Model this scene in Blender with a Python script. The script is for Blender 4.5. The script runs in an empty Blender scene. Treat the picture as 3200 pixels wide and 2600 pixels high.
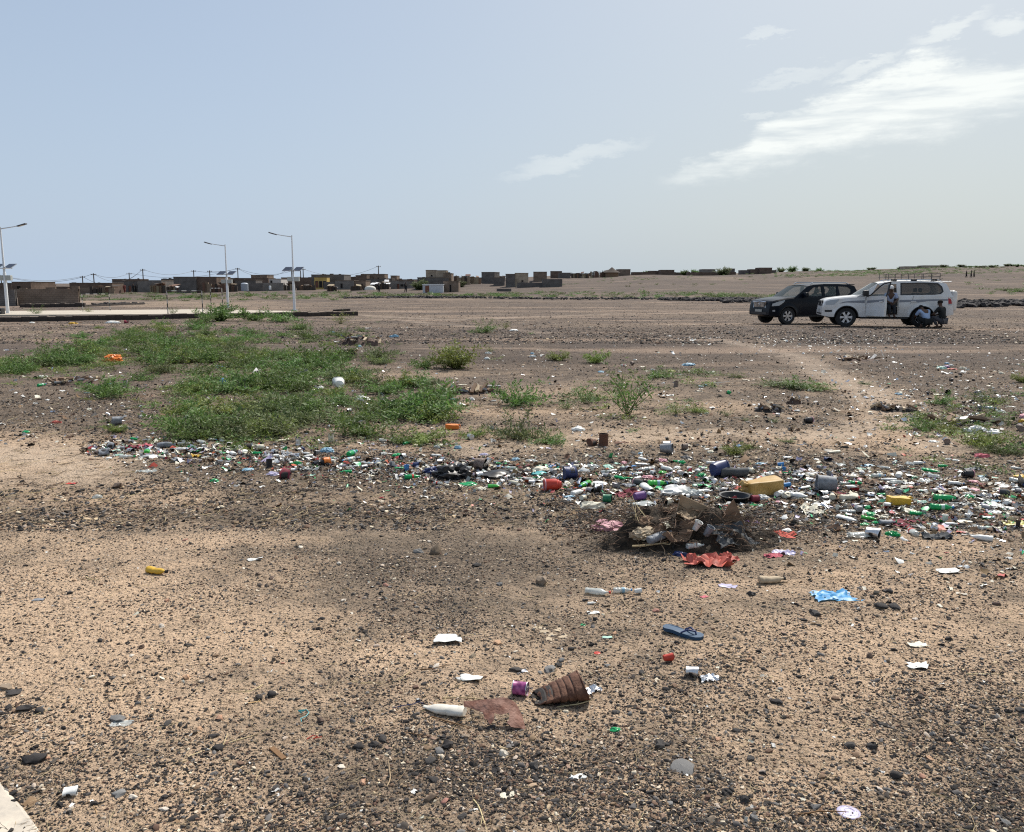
import bpy, bmesh, math, random
import numpy as np
from mathutils import Vector, Matrix, Euler, noise
R = math.radians
scene = bpy.context.scene
COL = scene.collection
rng = np.random.default_rng(7)
random.seed(7)

# ------------------------------------------------------------------ camera
F, CX, CY, EYE, HOR = 2670.0, 1600.0, 1300.0, 1.75, 885.0
TH = math.atan((CY - HOR) / F)
cd = bpy.data.cameras.new('camera'); cam = bpy.data.objects.new('camera', cd); COL.objects.link(cam)
cam.location = (0, 0, EYE); cam.rotation_euler = (math.pi / 2 - TH, 0, 0)
cd.sensor_width = 36; cd.lens = 36 * F / 3200; cd.clip_start = 0.05; cd.clip_end = 8000
scene.camera = cam

# ------------------------------------------------------------------ light
SUN_AZ, SUN_EL = 30.0, 50.0
w = bpy.data.worlds.new('World'); scene.world = w; w.use_nodes = True
nt = w.node_tree; N = nt.nodes; Lk = nt.links
N.clear()
out = N.new('ShaderNodeOutputWorld'); bg = N.new('ShaderNodeBackground')
sky = N.new('ShaderNodeTexSky'); sky.sky_type = 'NISHITA'; sky.sun_disc = False
sky.sun_elevation = R(SUN_EL); sky.sun_rotation = R(SUN_AZ)
sky.air_density = 1.0; sky.dust_density = 3.0; sky.ozone_density = 1.5; sky.altitude = 50
bg.inputs['Strength'].default_value = 0.099
Lk.new(bg.outputs[0], out.inputs[0])
tc = N.new('ShaderNodeTexCoord'); sx = N.new('ShaderNodeSeparateXYZ'); Lk.new(tc.outputs['Generated'], sx.inputs[0])
def M(op, a, b=None, c=None, clamp=False):
    m = N.new('ShaderNodeMath'); m.operation = op; m.use_clamp = clamp
    for i, v in enumerate((a, b, c)):
        if v is None: continue
        if isinstance(v, (int, float)): m.inputs[i].default_value = v
        else: Lk.new(v, m.inputs[i])
    return m.outputs[0]
az = M('MULTIPLY', M('ARCTAN2', sx.outputs[0], sx.outputs[1]), 57.2958)
el = M('MULTIPLY', M('ARCSINE', sx.outputs[2]), 57.2958)
cmb = N.new('ShaderNodeCombineXYZ'); Lk.new(az, cmb.inputs[0]); Lk.new(el, cmb.inputs[1])
def nz(scale, detail, vec, rough=0.55, rot=0.0, st=(1, 1, 1)):
    mp = N.new('ShaderNodeMapping'); mp.inputs['Rotation'].default_value = (0, 0, rot); mp.inputs['Scale'].default_value = st
    Lk.new(vec, mp.inputs[0])
    t = N.new('ShaderNodeTexNoise'); t.inputs['Scale'].default_value = scale; t.inputs['Detail'].default_value = detail
    t.inputs['Roughness'].default_value = rough
    Lk.new(mp.outputs[0], t.inputs['Vector']); return t.outputs['Fac']
def px2ae(px, py):
    d = ray(px, py); return math.degrees(math.atan2(d[0], d[1])), math.degrees(math.asin(d[2] / np.linalg.norm(d)))
def ray(px, py):
    X, Y = px - CX, CY - py
    return np.array([X, Y * math.sin(TH) + F * math.cos(TH), Y * math.cos(TH) - F * math.sin(TH)])
elw = M('ADD', el, M('MULTIPLY', M('SUBTRACT', nz(0.6, 7, cmb.outputs[0], 0.66, R(-20), (0.6, 1.6, 1)), 0.5), 3.0))
def curve(xin, pts):
    fc = N.new('ShaderNodeFloatCurve')
    cu = fc.mapping.curves[0]; fc.mapping.use_clip = False
    P = sorted([((a + 60) / 180, (e + 20) / 80) for a, e in pts])
    cu.points[0].location = P[0]; cu.points[1].location = P[-1]
    for p in P[1:-1]: cu.points.new(*p)
    for p in cu.points: p.handle_type = 'VECTOR'
    fc.mapping.update()
    Lk.new(M('DIVIDE', M('ADD', xin, 60), 180), fc.inputs['Value'])
    return M('SUBTRACT', M('MULTIPLY', fc.outputs[0], 80), 20)
top = curve(az, [(-60, -20)] + [px2ae(*p) for p in ((2050, 560), (2300, 478), (2420, 370), (2600, 300), (2760, 230), (2870, 165), (2990, 190), (3200, 205))] + [(45, 26), (120, 30)])
bot = curve(az, [(-60, 0)] + [px2ae(*p) for p in ((2050, 588), (2250, 565), (2400, 535), (2600, 480), (2900, 445), (3200, 350))] + [(50, 17), (120, 12)])
def sst(v, a, b):
    mr = N.new('ShaderNodeMapRange'); mr.interpolation_type = 'SMOOTHSTEP'
    Lk.new(v, mr.inputs['Value']); mr.inputs['From Min'].default_value = a; mr.inputs['From Max'].default_value = b
    return mr.outputs[0]
main = M('MULTIPLY', sst(M('SUBTRACT', top, elw), -0.5, 0.6), sst(M('SUBTRACT', elw, bot), -0.5, 1.7))
main = M('MULTIPLY', main, M('MULTIPLY', sst(az, px2ae(2030, 575)[0], px2ae(2120, 500)[0]), M('SUBTRACT', 1.0, sst(az, 60, 85))))
puff = sst(nz(4.2, 3, cmb.outputs[0], 0.5, R(-25), (0.55, 1.3, 1)), 0.35, 0.6)
streak = nz(0.8, 5, cmb.outputs[0], 0.55, R(-20), (0.22, 1.7, 1))
main = M('MULTIPLY', main, M('ADD', 0.17, M('ADD', M('MULTIPLY', M('MULTIPLY', puff, sst(M('SUBTRACT', elw, bot), 2.0, 5.5)), 0.34), M('MULTIPLY', sst(streak, .25, .68), 0.95))))
blobs = None
for (bx, by, rx, ry, rt, st_) in ((1790, 500, 4.6, 0.55, 14, .38), (1720, 520, 1.9, 0.6, 0, .35), (2490, 240, 2.9, .38, 10, .35), (2400, 107, 1.6, .26, 6, .38), (2380, 366, 1.2, .22, 8, .4),
                               (2700, 210, 2.1, .35, 18, .5), (2965, 92, 2.0, .45, 16, .6), (3150, 75, 1.2, .5, 8, .6), (3060, 545, 5, .3, 3, .0)):
    a0, e0 = px2ae(bx, by); c, s = math.cos(R(rt)), math.sin(R(rt))
    da, de = M('SUBTRACT', az, a0), M('SUBTRACT', elw, e0)
    u = M('DIVIDE', M('ADD', M('MULTIPLY', da, c), M('MULTIPLY', de, s)), rx)
    v = M('DIVIDE', M('SUBTRACT', M('MULTIPLY', de, c), M('MULTIPLY', da, s)), ry)
    r2 = M('ADD', M('MULTIPLY', u, u), M('MULTIPLY', v, v))
    b = M('MULTIPLY', M('SUBTRACT', 1.0, sst(r2, 0.0, 1.6)), M('MULTIPLY', st_, M('ADD', 0.35, streak)))
    blobs = b if blobs is None else M('MAXIMUM', blobs, b)
mask = M('MAXIMUM', main, blobs, clamp=True)
front = sst(sx.outputs[1], -0.2, 0.2)
mask = M('MULTIPLY', mask, front, clamp=True)
# pale dusty air: thickest at the horizon and round the sun side
dust = M('ADD', 0.44, M('MULTIPLY', M('POWER', M('SUBTRACT', 1.0, M('MAXIMUM', sx.outputs[2], 0.0)), 4.0), 0.42), clamp=True)
hz = N.new('ShaderNodeMix'); hz.data_type = 'RGBA'; Lk.new(dust, hz.inputs[0]); Lk.new(sky.outputs[0], hz.inputs[6])
warm = N.new('ShaderNodeMix'); warm.data_type = 'RGBA'
Lk.new(sst(az, -25, 28), warm.inputs[0])
warm.inputs[6].default_value = (5.45, 6.75, 8.5, 1); warm.inputs[7].default_value = (6.0, 6.8, 7.1, 1)
Lk.new(warm.outputs[2], hz.inputs[7])
cl = N.new('ShaderNodeMix'); cl.data_type = 'RGBA'; Lk.new(mask, cl.inputs[0]); Lk.new(hz.outputs[2], cl.inputs[6])
cl.inputs[7].default_value = (9.6, 10.0, 9.8, 1)
Lk.new(cl.outputs[2], bg.inputs['Color'])
sl = bpy.data.lights.new('sun', 'SUN'); sl.energy = 5.0; sl.angle = R(0.53); sl.color = (1.0, 0.945, 0.86)
sun = bpy.data.objects.new('sun', sl); COL.objects.link(sun)
sd = Vector((math.sin(R(SUN_AZ)) * math.cos(R(SUN_EL)), math.cos(R(SUN_AZ)) * math.cos(R(SUN_EL)), math.sin(R(SUN_EL))))
sun.rotation_euler = sd.to_track_quat('Z', 'Y').to_euler()
sun.location = sd * 100
vs = scene.view_settings; vs.view_transform = 'Standard'; vs.look = 'None'; vs.exposure = 0.0; vs.gamma = 1; vs.use_curve_mapping = False
scene.display_settings.display_device = 'sRGB'
try:
    scene.cycles.use_denoising = False; scene.cycles.filter_width = 1.15
    scene.cycles.max_bounces = 6; scene.cycles.transparent_max_bounces = 12; scene.cycles.diffuse_bounces = 3; scene.cycles.glossy_bounces = 3
    scene.cycles.transmission_bounces = 4; scene.cycles.caustics_reflective = False; scene.cycles.caustics_refractive = False
except Exception: pass

# ------------------------------------------------------------------ terrain height
UC = np.array([-1500, 0, 400, 800, 1200, 1500, 1800, 2200, 2600, 3000, 3300, 5200.])
DR = np.array([34, 41, 60, 88, 110, 150, 200, 280, 335, 600, 1500.])
PY = [  # picture row of the ground for each distance (rows) and column
 [None]*12,
 [None]*12,
 [970, 970, 972, 970, 974, 975, 975, 975, 975, 975, 975, 975],
 [955, 955, 952, 944, 944, 946, 947, 948, 948, 946, 946, 946],
 [942, 942, 938, 933, 931, 931, 932, 935, 937, 932, 931, 931],
 [925, 925, 923, 917, 913, 911, 909, 906, 903, 896, 893, 893],
 [911, 911, 914, 904, 901, 893, 887, 880, 875, 867, 862, 862],
 [900, 900, 903, 896, 891, 876, 863, 859, 850, 839, 834, 834],
 [897, 897, 898, 894, 889, 874, 861, 857, 847, 836, 831, 831],
 [892, 892, 892, 891, 890, 882, 878, 876, 870, 860, 855, 855],
 [887, 887, 887, 887, 887, 886, 886, 886, 884, 880, 878, 878]]
ZT = np.zeros((len(DR), len(UC)))
for i, d in enumerate(DR):
    for j, u_ in enumerate(UC):
        if PY[i][j] is None: ZT[i, j] = (0.0, -0.14)[i]
        else:
            r_ = ray(u_, PY[i][j]); ZT[i, j] = EYE + r_[2] / r_[1] * d
LDR = np.log(DR)
HB = [(-3.0, 21.0, 4, 2.0, .10), (3.0, 24.0, 3, 1.5, .08), (1.5, 14.5, 2.2, .7, .05), (-5, 15, 3, 1.2, .06), (8.5, 19, 4, 1.8, .10), (5.2, 12.0, 2.2, .7, .05)]
def gz(x, y):
    x = np.asarray(x, float); y = np.asarray(y, float)
    ys = np.maximum(y, 1.0)
    u_ = np.clip(CX + F * x / (ys * math.cos(TH) + 0.3), UC[0], UC[-1] - 1)
    l = np.clip(np.log(np.maximum(y, DR[0])), LDR[0], LDR[-1] - 1e-6)
    i = np.clip(np.searchsorted(LDR, l, side='right') - 1, 0, len(DR) - 2)
    j = np.clip(np.searchsorted(UC, u_, side='right') - 1, 0, len(UC) - 2)
    a = (l - LDR[i]) / (LDR[i + 1] - LDR[i]); b = (u_ - UC[j]) / (UC[j + 1] - UC[j])
    b = b * b * (3 - 2 * b)
    z = (ZT[i, j] * (1 - a) + ZT[i + 1, j] * a) * (1 - b) + (ZT[i, j + 1] * (1 - a) + ZT[i + 1, j + 1] * a) * b
    r_ = np.hypot(x, y)
    n1 = np.sin(x * .83 + 1.3 + np.sin(y * .4)) * np.sin(y * .61 + .7 + np.sin(x * .33))
    n2 = np.sin(x * 2.3 + 2 + np.sin(y * 1.7)) * np.sin(y * 2.9 + np.sin(x * 1.9 + 1))
    n3 = np.sin(x * 7.1 + np.sin(y * 5.3)) * np.sin(y * 8.3 + 1 + np.sin(x * 6.1))
    n4 = np.sin(x * .13 + np.sin(y * .09)) * np.sin(y * .11 + np.sin(x * .07))
    z = z + n1 * .022 + n2 * .008 + n3 * .003 * np.exp(-r_ / 20) + n4 * np.clip((y - 60) / 100, 0, 1) * .35
    for (hx, hy, rx, ry, h) in HB: z = z + h * np.exp(-((x - hx) / rx) ** 2 - ((y - hy) / ry) ** 2)
    return z
def gzs(x, y): return float(gz(x, y))
def ground(px, py):
    """points of the ground seen at picture positions (arrays)"""
    px = np.asarray(px, float); py = np.asarray(py, float)
    dx = px - CX; dy = (CY - py) * math.sin(TH) + F * math.cos(TH); dz = (CY - py) * math.cos(TH) - F * math.sin(TH)
    y = np.clip(-EYE / np.minimum(dz, -8) * dy, .5, 60)
    for k in range(16):
        x = dx / dy * y; z = gz(x, y)
        yn = np.clip((z - EYE) / np.minimum(dz, -8) * dy, .5, 90)
        y = y + (yn - y) * .6
    x = dx / dy * y
    return x, y, gz(x, y)
def G(px, py, depth=None):
    if depth is None:
        x, y, z = ground(px, py); return Vector((float(x), float(y), float(z)))
    d = ray(px, py); y = depth; x = d[0] / d[1] * y
    return Vector((x, y, gzs(x, y)))
def atz(px, py, depth):
    d = ray(px, py); return EYE + d[2] / d[1] * depth
def P3(px, py, depth):
    d = ray(px, py); return Vector((d[0] / d[1] * depth, depth, EYE + d[2] / d[1] * depth))
def toimg(x, y, z):
    dep = y * math.cos(TH) - (z - EYE) * math.sin(TH)
    Y = y * math.sin(TH) + (z - EYE) * math.cos(TH)
    return CX + F * x / dep, CY - F * Y / dep

# ------------------------------------------------------------------ materials
MATS = {}
def mat(name, col=(.5, .5, .5), rough=.8, metal=0.0, var=0.0, vscale=8.0, col2=None, bump=0.0, bscale=60.0, rnd=0.0, alpha=1.0, trans=0.0, spec=.4, detail=4, translucent=0.0, coat=0.0):
    if name in MATS: return MATS[name]
    m = bpy.data.materials.new(name); m.use_nodes = True; t = m.node_tree
    b = t.nodes['Principled BSDF']
    b.inputs['Base Color'].default_value = (*col, 1); b.inputs['Roughness'].default_value = rough; b.inputs['Metallic'].default_value = metal
    b.inputs['Specular IOR Level'].default_value = spec
    if coat: b.inputs['Coat Weight'].default_value = coat
    if alpha < 1: b.inputs['Alpha'].default_value = alpha
    if trans: b.inputs['Transmission Weight'].default_value = trans
    L = t.links.new; c = None
    tcn = t.nodes.new('ShaderNodeTexCoord')
    if col2 is not None or var:
        n = t.nodes.new('ShaderNodeTexNoise'); n.inputs['Scale'].default_value = vscale; n.inputs['Detail'].default_value = detail; n.inputs['Roughness'].default_value = .6
        L(tcn.outputs['Object'], n.inputs['Vector'])
        mr = t.nodes.new('ShaderNodeMapRange'); mr.inputs['From Min'].default_value = .35; mr.inputs['From Max'].default_value = .65; L(n.outputs['Fac'], mr.inputs[0])
        mx = t.nodes.new('ShaderNodeMix'); mx.data_type = 'RGBA'; L(mr.outputs[0], mx.inputs[0])
        k = var if col2 is None else 0
        mx.inputs[6].default_value = (*[v * (1 - k) for v in col], 1) if col2 is None else (*col, 1)
        mx.inputs[7].default_value = (*[min(1, v * (1 + k)) for v in col], 1) if col2 is None else (*col2, 1)
        c = mx.outputs[2]
    if rnd:
        oi = t.nodes.new('ShaderNodeObjectInfo'); hs = t.nodes.new('ShaderNodeHueSaturation')
        ma = t.nodes.new('ShaderNodeMath'); ma.operation = 'MULTIPLY_ADD'; L(oi.outputs['Random'], ma.inputs[0]); ma.inputs[1].default_value = 2 * rnd; ma.inputs[2].default_value = 1 - rnd
        L(ma.outputs[0], hs.inputs['Value'])
        mh = t.nodes.new('ShaderNodeMath'); mh.operation = 'MULTIPLY_ADD'; L(oi.outputs['Random'], mh.inputs[0]); mh.inputs[1].default_value = .04; mh.inputs[2].default_value = .48
        L(mh.outputs[0], hs.inputs['Hue'])
        if c is not None: L(c, hs.inputs['Color'])
        else: hs.inputs['Color'].default_value = (*col, 1)
        c = hs.outputs[0]
    if c is not None: L(c, b.inputs['Base Color'])
    if bump:
        n = t.nodes.new('ShaderNodeTexNoise'); n.inputs['Scale'].default_value = bscale; n.inputs['Detail'].default_value = 3
        L(tcn.outputs['Object'], n.inputs['Vector'])
        bp = t.nodes.new('ShaderNodeBump'); bp.inputs['Strength'].default_value = bump; bp.inputs['Distance'].default_value = .01
        L(n.outputs['Fac'], bp.inputs['Height']); L(bp.outputs[0], b.inputs['Normal'])
    if translucent:
        tr = t.nodes.new('ShaderNodeBsdfTranslucent'); ms = t.nodes.new('ShaderNodeMixShader'); ms.inputs[0].default_value = translucent
        if c is not None: L(c, tr.inputs['Color'])
        else: tr.inputs['Color'].default_value = (*col, 1)
        L(b.outputs[0], ms.inputs[1]); L(tr.outputs[0], ms.inputs[2]); L(ms.outputs[0], t.nodes['Material Output'].inputs[0])
    MATS[name] = m
    return m

# ------------------------------------------------------------------ mesh helpers
def me_from(name, V, Fc, mats=(), mi=None, smooth=None):
    me = bpy.data.meshes.new(name); me.from_pydata([tuple(v) for v in V], [], Fc); 
    for m in mats: me.materials.append(m)
    if mi is not None: me.polygons.foreach_set('material_index', mi)
    if smooth is not None: shade(me, smooth)
    me.update(); return me
def shade(me, ang):
    if ang <= 0: return
    me.polygons.foreach_set('use_smooth', [True] * len(me.polygons))
    if ang < 180:
        bm = bmesh.new(); bm.from_mesh(me); ca = R(ang)
        for e in bm.edges:
            if len(e.link_faces) == 2 and e.calc_face_angle(0) > ca: e.smooth = False
        bm.to_mesh(me); bm.free()
class MB:
    """collects shapes into one mesh"""
    def __init__(s): s.V = []; s.F = []; s.I = []
    def add(s, vf, mi=0, mtx=None):
        V, Fc = vf; o = len(s.V)
        s.V += [tuple(mtx @ Vector(v)) for v in V] if mtx is not None else [tuple(v) for v in V]
        s.F += [[i + o for i in f] for f in Fc]; s.I += [mi] * len(Fc); return s
    def mesh(s, name, mats, smooth=None):
        if not isinstance(mats, (list, tuple)): mats = [mats]
        return me_from(name, s.V, s.F, mats, s.I, smooth)
def ob(name, me, parent=None, loc=(0, 0, 0), rot=(0, 0, 0), scale=(1, 1, 1)):
    o = bpy.data.objects.new(name, me); COL.objects.link(o)
    o.location = loc; o.rotation_euler = rot; o.scale = scale if not isinstance(scale, (int, float)) else (scale,) * 3
    if parent is not None: o.parent = parent
    return o
def tag(o, label, cat=None, group=None, kind=None):
    if label: o['label'] = label
    if cat: o['category'] = cat
    if group: o['group'] = group
    if kind: o['kind'] = kind
    return o
def copy_tree(o, parent=None):
    c = o.copy(); COL.objects.link(c)
    if parent is not None: c.parent = parent
    for ch in list(o.children): copy_tree(ch, c)
    return c
def box(x0, x1, y0, y1, z0, z1):
    V = [(x, y, z) for z in (z0, z1) for y in (y0, y1) for x in (x0, x1)]
    return V, [(0, 2, 3, 1), (4, 5, 7, 6), (0, 1, 5, 4), (2, 6, 7, 3), (0, 4, 6, 2), (1, 3, 7, 5)]
def bbox(x0, x1, y0, y1, z0, z1, b):
    """box with chamfered edges"""
    bm = bmesh.new(); V, Fc = box(x0, x1, y0, y1, z0, z1)
    vs_ = [bm.verts.new(v) for v in V]
    for f in Fc: bm.faces.new([vs_[i] for i in f])
    bmesh.ops.bevel(bm, geom=bm.edges[:], offset=b, segments=2, affect='EDGES', profile=.5)
    bm.verts.index_update(); r = ([tuple(v.co) for v in bm.verts], [[v.index for v in f.verts] for f in bm.faces]); bm.free(); return r
def lathe(prof, n=16, cap=(True, True)):
    V, Fc = [], []
    for (r_, z) in prof:
        for k in range(n): a = 2 * math.pi * k / n; V.append((r_ * math.cos(a), r_ * math.sin(a), z))
    for i in range(len(prof) - 1):
        for k in range(n): a, b = i * n + k, i * n + (k + 1) % n; Fc.append((a, b, b + n, a + n))
    if cap[0]: Fc.append(tuple(range(n))[::-1])
    if cap[1]: Fc.append(tuple((len(prof) - 1) * n + k for k in range(n)))
    return V, Fc
def tube(path, rad, n=6, caps=True):
    P = [Vector(p) for p in path]; V, Fc = [], []
    up0 = Vector((0, 0, 1))
    for i, p in enumerate(P):
        d = (P[min(i + 1, len(P) - 1)] - P[max(i - 1, 0)]).normalized()
        s_ = d.cross(up0); 
        if s_.length < .05: s_ = d.cross(Vector((0, 1, 0)))
        s_.normalize(); t_ = s_.cross(d)
        r_ = rad[i] if isinstance(rad, (list, tuple)) else rad
        for k in range(n): a = 2 * math.pi * k / n; V.append(p + (s_ * math.cos(a) + t_ * math.sin(a)) * r_)
    for i in range(len(P) - 1):
        for k in range(n): a, b = i * n + k, i * n + (k + 1) % n; Fc.append((a, b, b + n, a + n))
    if caps: Fc.append(tuple(range(n))[::-1]); Fc.append(tuple((len(P) - 1) * n + k for k in range(n)))
    return V, Fc
def ico(sub=1):
    bm = bmesh.new(); bmesh.ops.create_icosphere(bm, subdivisions=sub, radius=1); bm.verts.index_update()
    r = ([tuple(v.co) for v in bm.verts], [[v.index for v in f.verts] for f in bm.faces]); bm.free(); return r
def gridm(nx, ny):
    V = [(i / nx - .5, j / ny - .5, 0) for j in range(ny + 1) for i in range(nx + 1)]
    return V, [(j * (nx + 1) + i, j * (nx + 1) + i + 1, (j + 1) * (nx + 1) + i + 1, (j + 1) * (nx + 1) + i) for j in range(ny) for i in range(nx)]
def nv(v, s, o=0.0): return noise.noise(Vector((v[0] * s + o, v[1] * s + o * 1.7, v[2] * s - o)))
def drop(V, clamp=None):
    z = min(v[2] for v in V); return [(v[0], v[1], v[2] - z) for v in V]
def scatter(name, pts, rot, scl, idx, protos, label, cat):
    """stuff: a point mesh whose points carry instances of the protos (geometry nodes)"""
    me = bpy.data.meshes.new(name); me.vertices.add(len(pts)); me.vertices.foreach_set('co', np.asarray(pts, np.float32).ravel())
    for nm, dt, arr, key in (('rot', 'FLOAT_VECTOR', rot, 'vector'), ('scl', 'FLOAT_VECTOR', scl, 'vector'), ('idx', 'INT', idx, 'value')):
        a = me.attributes.new(nm, dt, 'POINT'); a.data.foreach_set(key, np.asarray(arr, np.float32 if dt != 'INT' else np.int32).ravel())
    o = bpy.data.objects.new(name, me); COL.objects.link(o)
    pc = bpy.data.collections.new(name + '_kinds')
    for k, pm in enumerate(protos): pc.objects.link(bpy.data.objects.new('%s_kind_%02d' % (name, k), pm))
    g = bpy.data.node_groups.new(name + '_nodes', 'GeometryNodeTree')
    g.interface.new_socket('Geometry', in_out='INPUT', socket_type='NodeSocketGeometry'); g.interface.new_socket('Geometry', in_out='OUTPUT', socket_type='NodeSocketGeometry')
    gi = g.nodes.new('NodeGroupInput'); go = g.nodes.new('NodeGroupOutput'); ip = g.nodes.new('GeometryNodeInstanceOnPoints')
    ci = g.nodes.new('GeometryNodeCollectionInfo'); ci.inputs['Collection'].default_value = pc; ci.inputs['Separate Children'].default_value = True; ci.inputs['Reset Children'].default_value = True
    def at(nm, dt):
        n = g.nodes.new('GeometryNodeInputNamedAttribute'); n.data_type = dt; n.inputs['Name'].default_value = nm
        return [s for s in n.outputs if s.enabled and s.name == 'Attribute'][0]
    g.links.new(gi.outputs[0], ip.inputs['Points']); g.links.new(ci.outputs[0], ip.inputs['Instance']); ip.inputs['Pick Instance'].default_value = True
    g.links.new(at('idx', 'INT'), ip.inputs['Instance Index'])
    er = g.nodes.new('FunctionNodeEulerToRotation'); g.links.new(at('rot', 'FLOAT_VECTOR'), er.inputs[0]); g.links.new(er.outputs[0], ip.inputs['Rotation'])
    g.links.new(at('scl', 'FLOAT_VECTOR'), ip.inputs['Scale']); g.links.new(ip.outputs[0], go.inputs[0])
    md = o.modifiers.new('scatter', 'NODES'); md.node_group = g
    return tag(o, label, cat, kind='stuff')
# ------------------------------------------------------------------ ground colour zones
SANDB = [(60, 1430, 330, 75, .95), (150, 2100, 800, 380, .85), (700, 2010, 600, 130, .75), (1320, 2040, 420, 60, .75), (2450, 1840, 700, 45, .5), (2830, 1330, 130, 80, .95),
 (2760, 1270, 90, 60, .9), (2640, 1190, 90, 40, .65), (2540, 1120, 100, 30, .5), (2350, 1065, 180, 20, .4), (1500, 1285, 700, 18, .6), (1850, 1365, 520, 28, .55), (1750, 1232, 350, 18, .6), (2250, 1270, 260, 22, .6),
 (1250, 1172, 230, 14, .65), (150, 1045, 300, 18, .55), (450, 948, 450, 10, .9), (800, 958, 260, 9, .5), (2700, 1370, 380, 32, .7), (700, 1690, 330, 30, .6), (1150, 1545, 400, 22, .3), (300, 1550, 400, 60, .45),
 (1900, 1015, 900, 8, .3), (1300, 990, 900, 8, .3), (2900, 1010, 500, 12, .45), (2600, 1790, 300, 30, .5), (1730, 2080, 250, 30, .5), (600, 2300, 600, 150, .5), (1700, 2200, 1500, 160, .35), (2950, 1700, 300, 60, .35), (1300, 1340, 300, 14, .5), (1420, 1400, 500, 20, .4),
 (500, 2480, 700, 200, .65), (2400, 2500, 900, 200, .5), (2700, 2150, 800, 380, .6), (2250, 870, 90, 5, .8), (2850, 890, 600, 3, .4)]
DARKB = [(700, 1300, 700, 60, .6), (350, 1330, 300, 30, .6), (1500, 1430, 800, 30, .5), (2600, 1455, 700, 30, .6), (2250, 1110, 800, 40, .45), (1300, 1130, 500, 40, .45), (1200, 1530, 700, 40, .5), (300, 1200, 400, 30, .5), (1400, 1760, 430, 75, .75), (900, 1600, 900, 45, .5), (200, 1270, 420, 50, .7), (1600, 1130, 330, 26, .9), (2050, 1140, 400, 26, .7), (1100, 1240, 400, 30, .5), (2950, 1150, 420, 60, .5), (2200, 1060, 900, 40, .35),
 (3050, 1300, 260, 40, .9), (2800, 1275, 110, 14, .9), (1700, 1490, 1000, 45, .75), (2550, 1560, 650, 70, .7), (2230, 1640, 380, 70, 1.0), (1500, 2450, 650, 140, .45), (1150, 1070, 130, 14, .8), (650, 1470, 380, 30, .6), (2500, 1250, 250, 25, .5),
 (2950, 1220, 300, 40, .5), (2350, 1330, 500, 18, .4), (600, 1220, 500, 25, .5), (1200, 1880, 300, 60, .4), (2950, 1560, 400, 60, .4), (3000, 2350, 400, 250, .2)]
def zone(px, py, B):
    s = np.zeros_like(px)
    w_ = np.sin(px * .021 + np.sin(py * .05) * 2) * .35 + np.sin(px * .047 + py * .09) * .2
    for (cx, cy, rx, ry, v) in B:
        q = ((px - cx) / rx) ** 2 + ((py - cy) / ry) ** 2
        s = np.maximum(s, v * np.exp(-q * (1 + w_ * .6)))
    return s
def zones(x, y, z):
    ok = y > .8
    px, py = toimg(x, np.maximum(y, .8), z)
    px = np.where(ok, px, -9999); py = np.where(ok, py, 9999)
    return np.where(ok, zone(px, py, SANDB), .4), np.where(ok, zone(px, py, DARKB), .2), py
# ------------------------------------------------------------------ ground sheet
ang = np.concatenate([np.arange(-38, 38.01, .2), np.arange(42, 322, 4.0)])
rad = .3 * 1.021 ** np.arange(0, 450); rad = rad[rad < 3200]
A_, R_ = np.meshgrid(np.radians(ang), rad)
gx, gy = (np.sin(A_) * R_).ravel(), (np.cos(A_) * R_).ravel(); gzv = gz(gx, gy)
na, nr = len(ang), len(rad)
ii = np.arange(nr - 1)[:, None] * na; jj = np.arange(na)[None, :]; j2 = (jj + 1) % na
quads = np.stack([ii + jj, ii + na + jj, ii + na + j2, ii + j2], -1).reshape(-1, 4)
V = np.stack([gx, gy, gzv], 1); c0 = len(V); V = np.vstack([V, [[0, 0, gzs(0, 0)]]])
gm = bpy.data.meshes.new('ground')
tri = np.array([[c0, k, (k + 1) % na] for k in range(na)])
gm.vertices.add(len(V)); gm.vertices.foreach_set('co', V.astype(np.float32).ravel())
nq, ntri = len(quads), len(tri)
gm.loops.add(nq * 4 + ntri * 3); gm.loops.foreach_set('vertex_index', np.concatenate([quads.ravel(), tri[:, ::1].ravel()]).astype(np.int32))
gm.polygons.add(nq + ntri); gm.polygons.foreach_set('loop_start', np.concatenate([np.arange(nq) * 4, nq * 4 + np.arange(ntri) * 3]).astype(np.int32))
gm.polygons.foreach_set('use_smooth', [True] * (nq + ntri)); gm.update(calc_edges=True); gm.validate()
sz, dk, pyv = zones(V[:, 0], V[:, 1], V[:, 2])
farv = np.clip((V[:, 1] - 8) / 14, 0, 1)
def polydist(x, y, pts):
    P = np.array([[v for v in G(a, b_)[:2]] for a, b_ in pts]); d = np.full(x.shape, 1e9)
    for p, q in zip(P[:-1], P[1:]):
        e = q - p; t_ = np.clip(((x - p[0]) * e[0] + (y - p[1]) * e[1]) / (e @ e), 0, 1); d = np.minimum(d, np.hypot(x - p[0] - t_ * e[0], y - p[1] - t_ * e[1]))
    return d
TRACKS = [([(2250, 1062), (2420, 1095), (2560, 1150), (2680, 1200), (2745, 1250), (2790, 1300), (2880, 1350), (2990, 1400)], .42), ([(2790, 1300), (2600, 1360), (2300, 1350), (1900, 1362), (1500, 1400)], .3), ([(-300, 1440), (60, 1415), (230, 1440), (300, 1480)], .55),
          ([(1050, 940 + 40), (1400, 1000), (1800, 985), (2350, 975)], .5), ([(700, 975), (1250, 1000), (1700, 1040)], .4)]
def pathv(x, y):
    v = np.zeros(x.shape)
    for pts, w_ in TRACKS: d = polydist(x, y, pts); v = np.maximum(v, 1 - np.clip((d / w_ - .45) / .9 + .25 * np.sin(x * 3 + np.sin(y * 4)) + .2 * np.sin(y * 5.1 + 2 * np.sin(x * 4.3)), 0, 1))
    return v
pth = pathv(V[:, 0], V[:, 1])
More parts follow.
